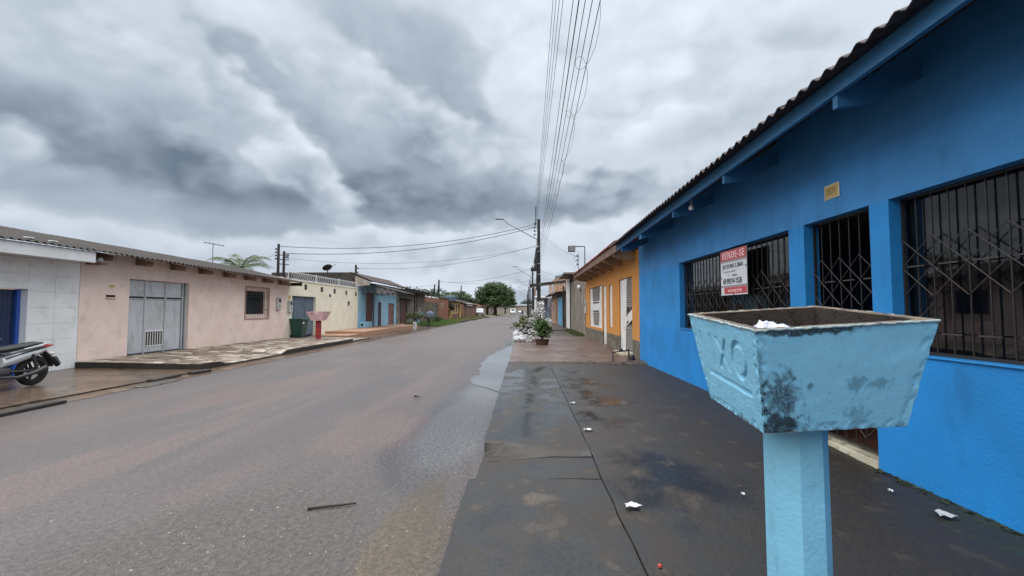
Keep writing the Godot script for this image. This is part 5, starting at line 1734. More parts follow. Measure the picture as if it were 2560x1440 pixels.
func make_right_street():
	mat("grey_render", lin(0.26, 0.235, 0.20), 0.9, T.streak, 0.28, T.rough_n, 0.4)
	mat("pale_render", lin(0.44, 0.42, 0.38), 0.9, T.streak, 0.3)
	mat("door_sky", lin(0.12, 0.40, 0.66), 0.6, T.metal, 0.5)
	mat("slate_wall", lin(0.20, 0.21, 0.22), 0.9, T.stain, 0.3)
	mat("peach_wall", lin(0.50, 0.34, 0.25), 0.85, T.stain, 0.3)
	mat("lavender_wall", lin(0.34, 0.40, 0.52), 0.85, T.stain, 0.3)
	var X := 3.45
	var o := thing("grey_wall", "tall weathered grey garden wall with a pale metal gate", "wall", Vector3(X, 0.1, -30))
	var P := o.position
	wall(o, "wall", M.grey_render, X, 0.2, -25.75, -29.6, 0.0, 3.62)
	wall(o, "wall", M.grey_render, X + 0.015, 0.2, -29.62, -34.0, 0.0, 3.66)
	boxpart(o, "pilaster", M.pale_render, Vector3(X - 0.04, 0.1, -25.45), Vector3(X + 0.2, 3.3, -25.72), 0.01)
	boxpart(o, "coping", M.stained_wall, Vector3(X - 0.05, 3.62, -25.75), Vector3(X + 0.25, 3.68, -29.6), 0.01)
	boxpart(o, "coping", M.stained_wall, Vector3(X - 0.04, 3.66, -29.62), Vector3(X + 0.25, 3.72, -34.0), 0.01)
	boxpart(o, "pilaster", M.stained_wall, Vector3(X - 0.03, 0.1, -33.6), Vector3(X + 0.2, 3.9, -34.02), 0.01)
	var g := node(o, "gate")
	ribbed(g, P, "leaf", M.white_metal, X + 0.02, -34.05, -37.2, 0.2, 3.9, 0.2, 0.015, -1)
	boxpart(g, "stile", M.iron_black, Vector3(X, 0.1, -37.2), Vector3(X + 0.1, 4.0, -37.45), 0.0, P)
	boxpart(g, "rail", M.white_metal, Vector3(X, 3.9, -34.05), Vector3(X + 0.06, 4.0, -37.2), 0.0, P)
	o = thing("concrete_awning", "thin concrete awning slab above the tall grey wall", "awning", Vector3(4.3, 4.1, -33))
	boxpart(o, "slab", M.grey_render, Vector3(2.75, 4.10, -31.0), Vector3(6.5, 4.22, -36.5), 0.01)
	boxpart(o, "edge", M.white_paint, Vector3(2.73, 4.12, -36.55), Vector3(6.5, 4.24, -36.6), 0.01)
	boxpart(o, "beam", M.peach_wall, Vector3(4.0, 3.5, -31.2), Vector3(6.0, 4.1, -36.4), 0.01)
	wall_stub(o)
	var lp := thing("globe_lamp", "small white globe lamp on the grey wall by the ochre house", "lamp", Vector3(X - 0.12, 3.0, -27.4))
	var b := bb(lp)
	b.lathe(lp.position, [[0.0, -0.14], [0.10, -0.08], [0.13, 0.02], [0.08, 0.12], [0.0, 0.15]], 10)
	part(lp, "globe", b, M.white_metal)
	boxpart(lp, "bracket", M.iron_black, Vector3(X, 2.75, -27.35), Vector3(X - 0.1, 2.82, -27.45))
	# canopy on posts over the pavement
	o = thing("pavement_canopy", "dark flat canopy on black posts reaching over the pavement", "canopy", Vector3(2, 0.15, -38.5))
	b = bb(o)
	b.prism(PackedVector2Array([Vector2(0.5, 3.62), Vector2(3.5, 4.0), Vector2(3.5, 4.12), Vector2(0.5, 3.78)]), Vector3(0, 0, -37.4), Vector3(1, 0, 0), Vector3(0, 1, 0), Vector3(0, 0, -3.0))
	part(o, "roof", b, M.stained_wall)
	b = bb(o)
	b.prism(PackedVector2Array([Vector2(0.65, 3.50), Vector2(3.5, 3.86), Vector2(3.5, 3.98), Vector2(0.65, 3.62)]), Vector3(0, 0, -37.5), Vector3(1, 0, 0), Vector3(0, 1, 0), Vector3(0, 0, -0.1))
	part(o, "beam", b, M.pale_render)
	for q in [[0.8, -37.6], [3.3, -37.6], [0.8, -40.2]]:
		boxpart(o, "post", M.iron_black, Vector3(q[0] - 0.07, 0.15, q[1]), Vector3(q[0] + 0.07, 3.6, q[1] - 0.14), 0.01)
	# houses beyond
	o = simple_house("slate_house", "dark grey house with a bright sky blue double door", X, -1, -40.2, -47.0, 3.2, M.slate_wall, M.fibre_dark, [[-40.5, -45.3, 0.2, 2.82, M.door_sky, "door"]], 0.15, 0.5, 0.7)
	boxpart(o, "door_leaf", M.door_sky, Vector3(X - 0.03, 0.22, -43.6), Vector3(X + 0.08, 2.80, -45.2), 0.01)
	boxpart(o, "door_leaf", M.door_sky, Vector3(X - 0.05, 0.22, -40.6), Vector3(X + 0.08, 2.80, -42.4), 0.01)
	o = simple_house("peach_house", "peach house with a narrow dark door beside the sky blue door", X, -1, -47.1, -57.0, 3.3, M.peach_wall, M.fibre_brown, [[-48.0, -49.2, 0.2, 2.4, M.door_brown, "door"], [-52.0, -54.0, 1.1, 2.3, M.glass_inner_dark, "window"]], 0.15, 0.6, 0.8)
	o = simple_house("balcony_house", "two storey lavender house with a balcony and blue door", X - 0.4, -1, -58.0, -74.0, 3.2, M.lavender_wall, null, [[-60.0, -63.0, 0.2, 2.6, M.door_sky, "door"], [-66.0, -68.5, 1.0, 2.4, M.glass_inner_dark, "window"]], 0.15)
	boxpart(o, "balcony_slab", M.white_paint, Vector3(X - 2.2, 3.2, -58.0), Vector3(X + 5.0, 3.42, -74.0), 0.02)
	boxpart(o, "upper_wall", M.peach_wall, Vector3(X + 0.6, 3.42, -59.0), Vector3(X + 5.0, 5.8, -74.0))
	boxpart(o, "parapet", M.peach_wall, Vector3(X - 2.0, 3.42, -58.2), Vector3(X - 1.9, 4.5, -73.0))
	boxpart(o, "upper_window", M.glass_inner_dark, Vector3(X + 0.57, 4.2, -62), Vector3(X + 0.6, 5.4, -65))
	for z in [-58.2, -65.5, -73.0]:
		boxpart(o, "column", M.white_paint, Vector3(X - 2.1, 0.1, z), Vector3(X - 1.85, 3.2, z - 0.25), 0.02)
	boxpart(o, "front_wall", M.pale_render, Vector3(X - 2.2, 0.1, -58.3), Vector3(X - 2.05, 1.2, -66.0), 0.02)
	var tk := thing("water_tank", "small green-capped water tank above the lavender house", "water tank", Vector3(5.5, 5.8, -66))
	b = B.new()
	b.lathe(Vector3.ZERO, [[0.0, 0.0], [0.8, 0.0], [0.95, 0.8], [0.3, 1.1], [0.0, 1.1]], 16)
	part(tk, "shell", b, M.tank_blue)
	var cl := [M.cream_wall, M.clay_wall, M.rose_wall, M.pale_render, M.sky_blue_wall, M.dirty_white]
	var nm := ["cream", "clay-coloured", "rose", "grey rendered", "light blue", "dingy white"]
	for k in 6:
		var z := -76.0 - 19.0 * k
		simple_house("far_house", "small %s house far along the pavement with the lamp posts" % nm[k], X - 0.3 * (k % 2), -1, z, z - 17.0, 3.0 + 0.3 * (k % 3), cl[k], [M.tile_red, M.fibre_dark][k % 2], [[z - 3, z - 5.5, 1.0, 2.3, M.glass_inner_dark, "window"], [z - 8, z - 9.5, 0.2, 2.4, M.door_brown, "door"]], 0.15, 0.9, 0.9)
	# flood lamp on a bent post
	var fl := thing("flood_lamp", "black square flood lamp on a bent post behind the ochre roof", "flood lamp", Vector3(3.5, 3.6, -26.0))
	b = bb(fl)
	b.tube([Vector3(3.5, 3.5, -26), Vector3(3.5, 5.28, -26), Vector3(2.95, 5.28, -26)], 0.035, -1, 6)
	part(fl, "post", b, M.iron_black)
	boxpart(fl, "head", M.iron_black, Vector3(2.55, 4.98, -25.9), Vector3(2.95, 5.32, -26.15), 0.02)
	boxpart(fl, "lens", M.galvanised_dark, Vector3(2.58, 5.01, -25.88), Vector3(2.92, 5.29, -25.91), 0.005)
	var ds := thing("service_mast", "thin service mast with insulators and looped cable above the ochre roof", "service mast", Vector3(3.2, 3.6, -26.6))
	b = bb(ds)
	b.tube([Vector3(3.2, 3.5, -26.6), Vector3(3.2, 4.9, -26.6)], 0.022, -1, 6)
	part(ds, "mast", b, M.galvanised_dark)
	for y in [4.3, 4.55, 4.8]:
		b = bb(ds)
		b.lathe(Vector3(3.13, y, -26.6), [[0.0, -0.06], [0.05, -0.04], [0.03, 0.0], [0.05, 0.04], [0.0, 0.06]], 8)
		part(ds, "insulator", b, M.iron_black)
	b = bb(ds)
	var lo := []
	for i in 15:
		lo.append(Vector3(3.05 - 0.12 * sin(i * 0.9), 4.8 - 0.09 * i, -26.6 + 0.05 * cos(i * 1.3)))
	b.tube(lo, 0.010, -1, 4)
	part(ds, "cable_loop", b, M.galvanised_dark)

func wall_stub(o: Node3D):
	boxpart(o, "rear_post", M.grey_render, Vector3(6.2, 0, -31.2), Vector3(6.5, 4.1, -31.5))

func sagging(a: Vector3, c: Vector3, sag: float, n := 24) -> Array:
	var l := []
	for i in n + 1:
		var f := float(i) / n
		var p := a.lerp(c, f)
		p.y -= sag * 4.0 * f * (1.0 - f)
		l.append(p)
	return l

func wire(called: String, label: String, a: Vector3, c: Vector3, sag: float, r: float, m: Material, group := "", n := 24):
	var o := thing(called, label, "cable", a, group)
	var b := bb(o)
	b.tube(sagging(a, c, sag, n), r, -1, 4, false)
	part(o, "strand", b, m)
	return o

func pole(label: String, at: Vector3, h: float, w: float, arm: bool, lamp_to := Vector3.ZERO, m: Material = null) -> Node3D:
	if m == null: m = M.pole_dark
	var o := thing("utility_pole", label, "utility pole", at)
	var b := B.new()
	var t := w * 0.34
	var q := [Vector3(-w * 0.5, 0, w * 0.5), Vector3(w * 0.5, 0, w * 0.5), Vector3(w * 0.5, 0, -w * 0.5), Vector3(-w * 0.5, 0, -w * 0.5)]
	for k in 4:
		var p0: Vector3 = q[k]
		var p1: Vector3 = q[(k + 1) % 4]
		var c0 := Vector3(p0.x * 0.68, h, p0.z * 0.68)
		var c1 := Vector3(p1.x * 0.68, h, p1.z * 0.68)
		b.quad(p0, p1, c1, c0)
	b.quad(Vector3(-t, h, t), Vector3(t, h, t), Vector3(t, h, -t), Vector3(-t, h, -t))
	part(o, "shaft", b, m)
	if arm:
		var s := lamp_to
		var e := Vector3(-0.1, h - 1.55, 0.0)
		b = B.new()
		b.tube([e, e.lerp(s, 0.80) + Vector3(0, -0.02, 0), e.lerp(s, 0.9) + Vector3(0, 0.12, 0), s + Vector3(0.25, 0.02, 0)], 0.035, 0.028, 6)
		part(o, "lamp_arm", b, M.galvanised_dark)
		b = B.new()
		b.cbox(s + Vector3(-0.35, -0.03, -0.10), s + Vector3(0.28, 0.06, 0.10), 0.03)
		part(o, "lamp_head", b, M.galvanised_dark)
	return o

func make_poles_and_wires():
	mat("pole_dark", lin(0.020, 0.020, 0.024), 0.8, T.stain, 0.5)
	mat("cable", lin(0.09, 0.10, 0.105), 0.6)
	mat("cable_green", lin(0.08, 0.16, 0.155), 0.5)
	var A := Vector3(1.12, 0.1, -34.0)
	var o := pole("dark concrete utility pole with street lamp and cable bundles by the canopy", A, 8.4, 0.30, true, Vector3(-2.95, 8.42, 0))
	var b := B.new()
	for k in 4:
		b.lathe(Vector3(-0.32, 8.05 - 0.28 * k, 0.05), [[0.0, -0.07], [0.07, -0.05], [0.04, 0.0], [0.07, 0.05], [0.0, 0.07]], 8)
		b.tube([Vector3(-0.32, 8.05 - 0.28 * k, 0.05), Vector3(-0.05, 8.05 - 0.28 * k, 0.05)], 0.015, -1, 4)
	part(o, "insulator_rack", b, M.iron_black)
	b = B.new()
	for k in 9:
		var a := k * 0.7
		b.tube([Vector3(-0.15 + 0.05 * sin(a), 6.2, 0.16), Vector3(-0.24 + 0.12 * sin(a * 2.0), 5.4 - 0.1 * k, 0.22), Vector3(-0.16, 4.5, 0.18), Vector3(-0.1 + 0.1 * sin(a), 3.0, 0.17)], 0.035, -1, 5)
	part(o, "cable_drop", b, M.iron_black)
	b = B.new()
	b.cbox(Vector3(-0.62, 4.45, -0.15), Vector3(-0.15, 4.72, 0.2), 0.04)
	part(o, "splice_case", b, M.iron_black)
	b = B.new()
	for y in [0.9, 1.3, 3.45, 4.2, 5.0, 5.9, 6.3]:
		b.box(Vector3(-0.152, y, -0.152), Vector3(0.152, y + 0.035, 0.152))
	part(o, "band", b, M.galvanised)
	b = B.new()
	b.box(Vector3(-0.25, 7.9, -0.1), Vector3(-0.19, 9.4, -0.04))
	part(o, "stick", b, M.twig)
	# the street's other poles
	var zs := [-60.0, -86.0, -112.0, -138.0, -164.0]
	var wh := ["beside the lavender house balcony", "beyond the lavender house", "third along from the canopy pole", "fourth along from the canopy pole", "last visible along the far pavement"]
	for k in 5:
		pole("dark utility pole with a street lamp " + wh[k], Vector3(1.15, 0.1, zs[k]), 7.4, 0.26, true, Vector3(-2.3, 7.3, 0))
	# wires along the right-hand pavement
	var C := Vector3(0.45, 8.2, 9.0)
	for k in 4:
		wire("power_cable", ["topmost", "second", "third", "lowest"][k] + " power cable of the upper overhead bundle from the canopy pole", Vector3(0.84, 8.15 - 0.28 * k, -33.95), Vector3(0.43 + 0.065 * k, 8.35 - 0.14 * k, 9.0), 0.35 + 0.06 * k, 0.0055, M.cable_green if k > 0 else M.cable, "upper overhead cable bundle", 40)
	for k in 5:
		wire("telephone_cable", ["topmost thin", "thick second", "thin third", "thin fourth", "lowest thin"][k] + " cable of the lower overhead bundle from the canopy pole", Vector3(1.13 + 0.03 * k, 6.2 - 0.2 * k, -33.85), Vector3(0.40 + 0.055 * k, 6.15 - 0.15 * k, 9.0), 0.55 + 0.03 * k, 0.005 if k != 1 else 0.008, M.cable, "lower overhead cable bundle", 40)
	# a loose cable spiralling round the lowest
	var base := sagging(Vector3(1.25, 5.4, -33.85), Vector3(0.62, 5.55, 9.0), 0.67, 400)
	var path := []
	var r := RandomNumberGenerator.new()
	r.seed = 5
	for i in range(150, 330):
		var p: Vector3 = base[i]
		var z := p.z
		var a := z * TAU / 1.7 + 1.1 * sin(z * 1.1)
		var rad := (0.085 + 0.035 * sin(z * 0.7)) * smoothstep(-20.0, -8.0, z)
		path.append(p + Vector3(cos(a) * rad - 0.04, sin(a) * rad, 0.25 * sin(a)))
	o = thing("loose_cable", "thin loose cable looping round the lower overhead bundle", "cable", path[0])
	b = bb(o)
	b.tube(path, 0.003, -1, 4, false)
	part(o, "strand", b, M.galvanised_dark)
	# spans further down the street
	for k in 4:
		var za: float = ([-34.0] + zs)[k]
		var zb: float = zs[k]
		for j in 3:
			wire("street_cable", ["top", "middle", "bottom"][j] + " overhead cable reaching the utility pole " + wh[k], Vector3(1.0 + 0.1 * j, 7.0 - 0.9 * j, za), Vector3(1.0 + 0.1 * j, 7.0 - 0.9 * j, zb), 0.5, 0.02, M.cable, "far overhead cables %d" % (k + 1), 10)
	# posts behind the cream wall and wires across the street
	var p1 := pole("taller dark service post behind the cream wall", Vector3(-16.6, 0, -30.0), 6.1, 0.17, false)
	b = B.new()
	for k in 4:
		b.lathe(Vector3(-0.17, 5.75 - 0.22 * k, 0.0), [[0.0, -0.06], [0.08, -0.04], [0.05, 0.0], [0.08, 0.04], [0.0, 0.06]], 8)
	part(p1, "insulator_rack", b, M.iron_black)
	p1 = pole("shorter dark service post behind the cream wall", Vector3(-16.0, 0, -29.6), 5.55, 0.16, false)
	b = B.new()
	b.lathe(Vector3(0.25, 5.25, 0.1), [[0.0, -0.2], [0.12, -0.18], [0.12, 0.12], [0.0, 0.16]], 8)
	part(p1, "bell", b, M.galvanised_dark)
	b = B.new()
	for k in 3: b.tube([Vector3(-0.3, 5.3 - 0.3 * k, 0), Vector3(0.35, 5.25 - 0.3 * k, 0)], 0.03, -1, 4)
	part(p1, "crossarm", b, M.iron_black)
	p1 = pole("short dark service post at the light blue house corner", Vector3(-12.35, 0.3, -32.8), 4.65, 0.16, false)
	b = B.new()
	for k in 3: b.lathe(Vector3(0.14, 4.4 - 0.3 * k, 0), [[0.0, -0.05], [0.08, -0.03], [0.08, 0.03], [0.0, 0.05]], 8)
	part(p1, "insulator_rack", b, M.iron_black)
	wire("street_crossing_cable", "upper cable sagging across the street to the cream wall posts", Vector3(0.8, 8.1, -34.0), Vector3(-16.6, 5.95, -30.0), 0.75, 0.022, M.cable)
	wire("street_crossing_cable", "second cable sagging just below the upper street crossing cable", Vector3(0.8, 7.9, -34.0), Vector3(-16.1, 5.42, -29.6), 0.72, 0.022, M.cable)
	wire("street_crossing_cable", "thin cable crossing the street to the light blue house post", Vector3(0.9, 6.5, -34.0), Vector3(-12.3, 4.7, -32.8), 0.6, 0.012, M.cable)
	wire("street_crossing_cable", "faint cable crossing the street low towards the cream wall posts", Vector3(0.9, 6.4, -34.0), Vector3(-16.1, 5.1, -29.6), 0.75, 0.010, M.cable)
	wire("service_drop", "service cable dropping from the canopy pole to the mast above the ochre roof", Vector3(1.15, 7.6, -34.0), Vector3(3.15, 4.75, -26.6), 0.25, 0.012, M.cable)
	wire("service_drop", "cable drooping between the cream wall posts and the pink house", Vector3(-16.6, 5.6, -30.0), Vector3(-15.3, 4.0, -22.5), 0.35, 0.012, M.cable)
	wire("service_drop", "slack cable from the canopy pole to the grey wall", Vector3(1.15, 4.7, -34.0), Vector3(4.0, 4.1, -31.0), 0.35, 0.009, M.cable)
	# far poles on the other side
	for k in [[-14.2, -75.0, 6.6, "rising beside the yellow house"], [-13.5, -71.0, 5.6, "shorter one beside the yellow house tank"], [-15.5, -82.0, 7.2, "with a leaning partner behind the brick house"], [-15.9, -80.0, 6.2, "leaning behind the brick house"], [-14.5, -104.0, 7.3, "standing behind the clay house"]]:
		pole("thin far utility pole " + k[3], Vector3(k[0], 0, k[1]), k[2], 0.30, false)
	wire("far_crossing_cable", "cable from the far brick house pole across the street", Vector3(-15.5, 6.9, -82.0), Vector3(1.1, 7.2, -86.0), 0.5, 0.02, M.cable)
	wire("far_crossing_cable", "cable from the yellow house pole across the street", Vector3(-14.2, 6.4, -75.0), Vector3(1.1, 7.2, -60.0), 0.7, 0.02, M.cable)
	wire("far_crossing_cable", "cable strung behind the brick house to the taupe roof", Vector3(-15.5, 6.6, -82.0), Vector3(-15.0, 4.4, -50.0), 0.4, 0.02, M.cable)
	# satellite dish
	o = thing("satellite_dish", "dark satellite dish on the stained flat roof behind the cream wall", "satellite dish", Vector3(-15.2, 4.4, -34.5))
	b = B.new()
	b.lathe(Vector3(0, 0.45, 0), [[0.0, 0.0], [0.2, 0.03], [0.36, 0.1], [0.37, 0.1], [0.2, 0.02], [0.0, -0.02]], 16, Vector3(-0.5, 0.8, -0.4).normalized())
	part(o, "dish", b, M.stained_wall)
	b = B.new()
	b.tube([Vector3.ZERO, Vector3(0, 0.45, 0)], 0.04, -1, 6)
	part(o, "mast", b, M.iron_black)
	b = B.new()
	b.tube([Vector3(0, 0.4, 0), Vector3(0.75, 0.75, 0.3)], 0.02, -1, 4)
	part(o, "feed_arm", b, M.iron_black)

# ---------- plants ----------
func leaves(b: B, c: Vector3, rad: Vector3, n: int, size: float, lo: Color, hi: Color, r: RandomNumberGenerator, hollow := 0.55, keel := 0.35):
	for i in n:
		var d := Vector3(r.randfn(), r.randfn(), r.randfn()).normalized()
		var k := lerpf(hollow, 1.0, sqrt(r.randf()))
		var p := c + d * rad * k
		var ax := Vector3(r.randfn(), r.randfn() * 0.6, r.randfn()).normalized()
		var sd := ax.cross((d + Vector3(0, 0.8, 0) + 0.7 * Vector3(r.randfn(), r.randfn(), r.randfn())).normalized()).normalized()
		var up := sd.cross(ax) * keel
		var s := size * r.randf_range(0.6, 1.3)
		b.col = lo.lerp(hi, r.randf())
		var tip := p + ax * s
		b.tri(p - ax * s * 0.6, p + sd * s * 0.42 + up * s * 0.4, tip)
		b.tri(p - ax * s * 0.6, tip, p - sd * s * 0.42 + up * s * 0.4)

func clumps(b: B, c: Vector3, rad: Vector3, count: int, each: float, n: int, size: float, lo: Color, hi: Color, r: RandomNumberGenerator, low := -0.5):
	# a crown: many leafy clumps spread over and through a rounded body
	for i in count:
		var d := Vector3(r.randfn(), r.randfn(), r.randfn()).normalized()
		if d.y < low: d.y = -d.y * 0.5
		var k := lerpf(0.35, 1.0, pow(r.randf(), 0.45))
		var q := each * r.randf_range(0.6, 1.25)
		var t := r.randf()
		leaves(b, c + d * rad * k, Vector3(q, q * 0.7, q), n, size, lo.lerp(hi, t * 0.5), lo.lerp(hi, 0.5 + t * 0.5), r, 0.3)

func tree(called: String, label: String, at: Vector3, trunk_h: float, trunk_r: float, c: Vector3, rad: Vector3, count: int, each: float, n: int, size: float, lo: Color, hi: Color, seed_: int, group := "") -> Node3D:
	var o := thing(called, label, "tree", at, group)
	var r := RandomNumberGenerator.new()
	r.seed = seed_
	var b := B.new()
	b.tube([Vector3.ZERO, Vector3(0.1, trunk_h * 0.5, 0.05), Vector3(0, trunk_h, 0)], trunk_r * 1.25, trunk_r * 0.8, 8)
	for k in 6:
		var a := TAU * k / 6.0 + r.randf()
		var e := c + Vector3(cos(a) * rad.x * 0.6, rad.y * r.randf_range(-0.1, 0.5), sin(a) * rad.z * 0.6)
		var s := Vector3(0, trunk_h * 0.9, 0)
		b.tube([s, s.lerp(e, 0.5) + Vector3(0, -rad.y * 0.1, 0), e], trunk_r * 0.5, trunk_r * 0.12, 6)
	part(o, "trunk", b, M.bark)
	b = B.new()
	clumps(b, c, rad, count, each, n, size, lo, hi, r)
	part(o, "crown", b, M.leaf)
	return o

func palm(label: String, at: Vector3, h: float, n: int, len_: float, seed_: int):
	var o := thing("palm_tree", label, "palm tree", at)
	var r := RandomNumberGenerator.new()
	r.seed = seed_
	var b := B.new()
	b.tube([Vector3.ZERO, Vector3(0.1, h * 0.5, 0), Vector3(0, h, 0)], 0.2, 0.14, 8)
	part(o, "trunk", b, M.bark)
	for k in n:
		var a := TAU * k / n + r.randf_range(-0.2, 0.2)
		var up := r.randf_range(0.25, 1.6)
		var dir := Vector3(cos(a), 0, sin(a))
		b = B.new()
		b.col = Color(0.03, 0.06, 0.018).lerp(Color(0.075, 0.10, 0.03), r.randf())
		var pts := []
		for i in 9:
			var f := i / 8.0
			pts.append(Vector3(0, h, 0) + dir * len_ * f * (1.0 - 0.15 * f * up) + Vector3(0, len_ * (up * 0.9 * f - (0.3 + 0.45 * up) * f * f), 0))
		b.tube(pts, 0.03, 0.008, 4)
		for i in range(1, 17):
			var f := i / 17.0 * 8.0
			var j := mini(int(f), 7)
			var p: Vector3 = pts[j].lerp(pts[j + 1], f - j)
			var t: Vector3 = (pts[j + 1] - pts[j]).normalized()
			var side := t.cross(Vector3.UP).normalized()
			for s in [-1.0, 1.0]:
				var l := len_ * 0.30 * sin(PI * (0.12 + 0.85 * i / 17.0)) * r.randf_range(0.8, 1.15)
				var e: Vector3 = p + (side * s * 0.8 + t * 0.6 + Vector3(0, -0.35, 0)).normalized() * l
				b.tri(p - t * 0.035, p + t * 0.035, e)
		part(o, "frond", b, M.leaf)

func make_plants():
	leaf_mat("leaf", Color(1, 1, 1), Color(0.18, 0.22, 0.08))
	leaf_mat("petal", Color(1, 1, 1), Color(0.4, 0.4, 0.4))
	mat("bark", lin(0.06, 0.045, 0.032), 0.9, T.streak, 0.6)
	mat("pot_clay", lin(0.10, 0.05, 0.03), 0.8, T.stain, 1.0)
	# the great round mango by the street
	tree("mango_tree", "great round dark green tree standing over the street", Vector3(-9.0, 0.1, -140), 2.6, 0.55, Vector3(0, 5.6, 0), Vector3(6.0, 4.6, 6.0), 420, 1.2, 34, 0.34, Color(0.018, 0.045, 0.012), Color(0.06, 0.10, 0.022), 301)
	tree("street_tree", "lower green tree spreading beside the great round tree", Vector3(-13.0, 0.1, -158), 2.2, 0.4, Vector3(0, 4.2, 0), Vector3(5.0, 3.0, 5.0), 150, 1.1, 26, 0.36, Color(0.02, 0.045, 0.014), Color(0.05, 0.085, 0.025), 302)
	tree("street_tree", "small tree at the far bend beyond the white van", Vector3(-9.0, 0.1, -215), 2.2, 0.3, Vector3(0, 4.5, 0), Vector3(5.0, 3.2, 5.0), 110, 1.2, 24, 0.45, Color(0.02, 0.045, 0.016), Color(0.045, 0.08, 0.03), 303)
	# trees behind the left-hand houses
	var back := [[-24.0, -100.0, 4.6, 2.4], [-30.0, -112.0, 4.9, 3.0], [-24.0, -122.0, 5.0, 2.8], [-20.0, -134.0, 5.2, 2.9], [-30.0, -140.0, 5.2, 3.2], [-18.0, -128.0, 4.6, 2.6]]
	for k in back.size():
		var q: Array = back[k]
		tree("yard_tree", "dark green tree showing over the roofs behind the clay and yellow houses", Vector3(q[0], 0, q[1]), 2.0, 0.3, Vector3(0, q[2] - 0.6, 0), Vector3(4.6, q[3], 4.6), 100, 1.0, 24, 0.36, Color(0.016, 0.036, 0.012), Color(0.045, 0.075, 0.022), 310 + k, "trees behind the far left-hand roofs")
	for k in 9:
		tree("far_tree", "hazy green tree of the wood line closing the street", Vector3(-60.0 + 15.0 * k + 4.0 * sin(k * 2.1), 0, -400.0 - 12.0 * (k % 3)), 3.0, 0.4, Vector3(0, 6.0, 0), Vector3(9.5, 4.0 + 1.5 * (k % 3), 6.0), 70, 2.0, 20, 0.9, Color(0.02, 0.042, 0.018), Color(0.045, 0.075, 0.035), 330 + k, "wood line at the street end")
	palm("coconut palm rising behind the pink house roof", Vector3(-17.3, 0, -27.0), 4.15, 18, 2.1, 351)
	palm("small palm showing behind the cream wall roof", Vector3(-17.6, 0, -38.0), 4.0, 8, 1.1, 352)
	palm("far palm fanning behind the yellow house tank", Vector3(-15.5, 0, -92.0), 4.2, 13, 2.6, 353)
	# small tree by the terrace
	tree("small_tree", "small olive-leaved tree on the pavement before the taupe house", Vector3(-9.9, 0.05, -40.5), 0.7, 0.05, Vector3(0, 1.05, 0), Vector3(0.75, 0.35, 0.7), 40, 0.26, 20, 0.10, Color(0.035, 0.05, 0.015), Color(0.09, 0.10, 0.03), 361)
	tree("dark_bush", "dark ivy-like bush between the brick and yellow houses", Vector3(-12.4, 0.3, -73.6), 1.0, 0.12, Vector3(0, 1.6, 0), Vector3(0.9, 1.6, 1.4), 60, 0.4, 24, 0.16, Color(0.012, 0.018, 0.008), Color(0.05, 0.03, 0.015), 362)
	tree("low_bush", "low bright green bush on the grassy verge", Vector3(-10.3, 0.15, -54.0), 0.2, 0.04, Vector3(0, 0.4, 0), Vector3(0.55, 0.4, 0.6), 24, 0.22, 18, 0.10, Color(0.03, 0.06, 0.012), Color(0.07, 0.12, 0.025), 363)
	# pot plant on the reddish pavement
	var r := RandomNumberGenerator.new()
	r.seed = 371
	var o := thing("potted_shrub", "leafy green shrub in a low brown pot on the reddish pavement", "potted plant", Vector3(0.76, 0.155, -19.2))
	var b := B.new()
	b.lathe(Vector3.ZERO, [[0.0, 0.0], [0.25, 0.0], [0.30, 0.20], [0.33, 0.22], [0.28, 0.22], [0.25, 0.17], [0.0, 0.17]], 16)
	part(o, "pot", b, M.pot_clay)
	b = B.new()
	for k in 16:
		var a := TAU * k / 16.0 + r.randf()
		var lean := r.randf_range(0.1, 0.42)
		b.tube([Vector3(0, 0.15, 0), Vector3(cos(a) * lean * 0.5, 0.55, sin(a) * lean * 0.5), Vector3(cos(a) * lean, r.randf_range(0.8, 1.15), sin(a) * lean)], 0.012, 0.005, 4)
	part(o, "stem", b, M.bark)
	b = B.new()
	clumps(b, Vector3(0.02, 0.66, 0), Vector3(0.40, 0.42, 0.40), 46, 0.14, 22, 0.085, Color(0.018, 0.05, 0.012), Color(0.07, 0.13, 0.03), r, -0.9)
	part(o, "foliage", b, M.leaf)
	# white-flowered shrub leaning over the kerb
	o = thing("flowering_shrub", "white flowering shrub sprawling along the kerb behind the potted shrub", "shrub", Vector3(0.2, 0.155, -22.0))
	b = B.new()
	for k in 12:
		var a := TAU * k / 12.0
		var e := Vector3(0.55 * cos(a), r.randf_range(0.7, 1.6), 0.9 * sin(a))
		b.tube([Vector3.ZERO, e * 0.5 + Vector3(0, 0.2, 0), e], 0.02, 0.006, 4)
	part(o, "stem", b, M.bark)
	b = B.new()
	clumps(b, Vector3(0.1, 0.7, 0), Vector3(0.75, 0.65, 1.3), 50, 0.2, 20, 0.09, Color(0.03, 0.05, 0.014), Color(0.09, 0.11, 0.03), r, -0.7)
	part(o, "foliage", b, M.leaf)
	b = B.new()
	for q in [[-0.1, 0.35, 0.9, 0.28], [-0.45, 0.25, 0.6, 0.25], [0.15, 0.7, 0.5, 0.28], [0.35, 1.15, 0.2, 0.24], [0.55, 1.6, 0.1, 0.26], [0.62, 1.45, 0.15, 0.22], [0.95, 0.95, 0.5, 0.22], [0.1, 0.95, 0.3, 0.22], [-0.25, 0.6, -0.4, 0.22], [-0.4, 0.45, 0.1, 0.25], [0.9, 0.65, 0.6, 0.18], [0.35, 1.35, 0.0, 0.2], [-0.3, 0.2, 1.0, 0.22], [0.0, 0.15, 1.2, 0.26], [0.25, 0.5, 0.9, 0.24], [-0.5, 0.2, 0.2, 0.2], [0.6, 1.75, 0.1, 0.2]]:
		leaves(b, Vector3(q[0], q[1], q[2]), Vector3(q[3], q[3] * 0.8, q[3]), 46, 0.085, Color(0.46, 0.47, 0.48), Color(0.64, 0.64, 0.65), r, 0.4, 0.8)
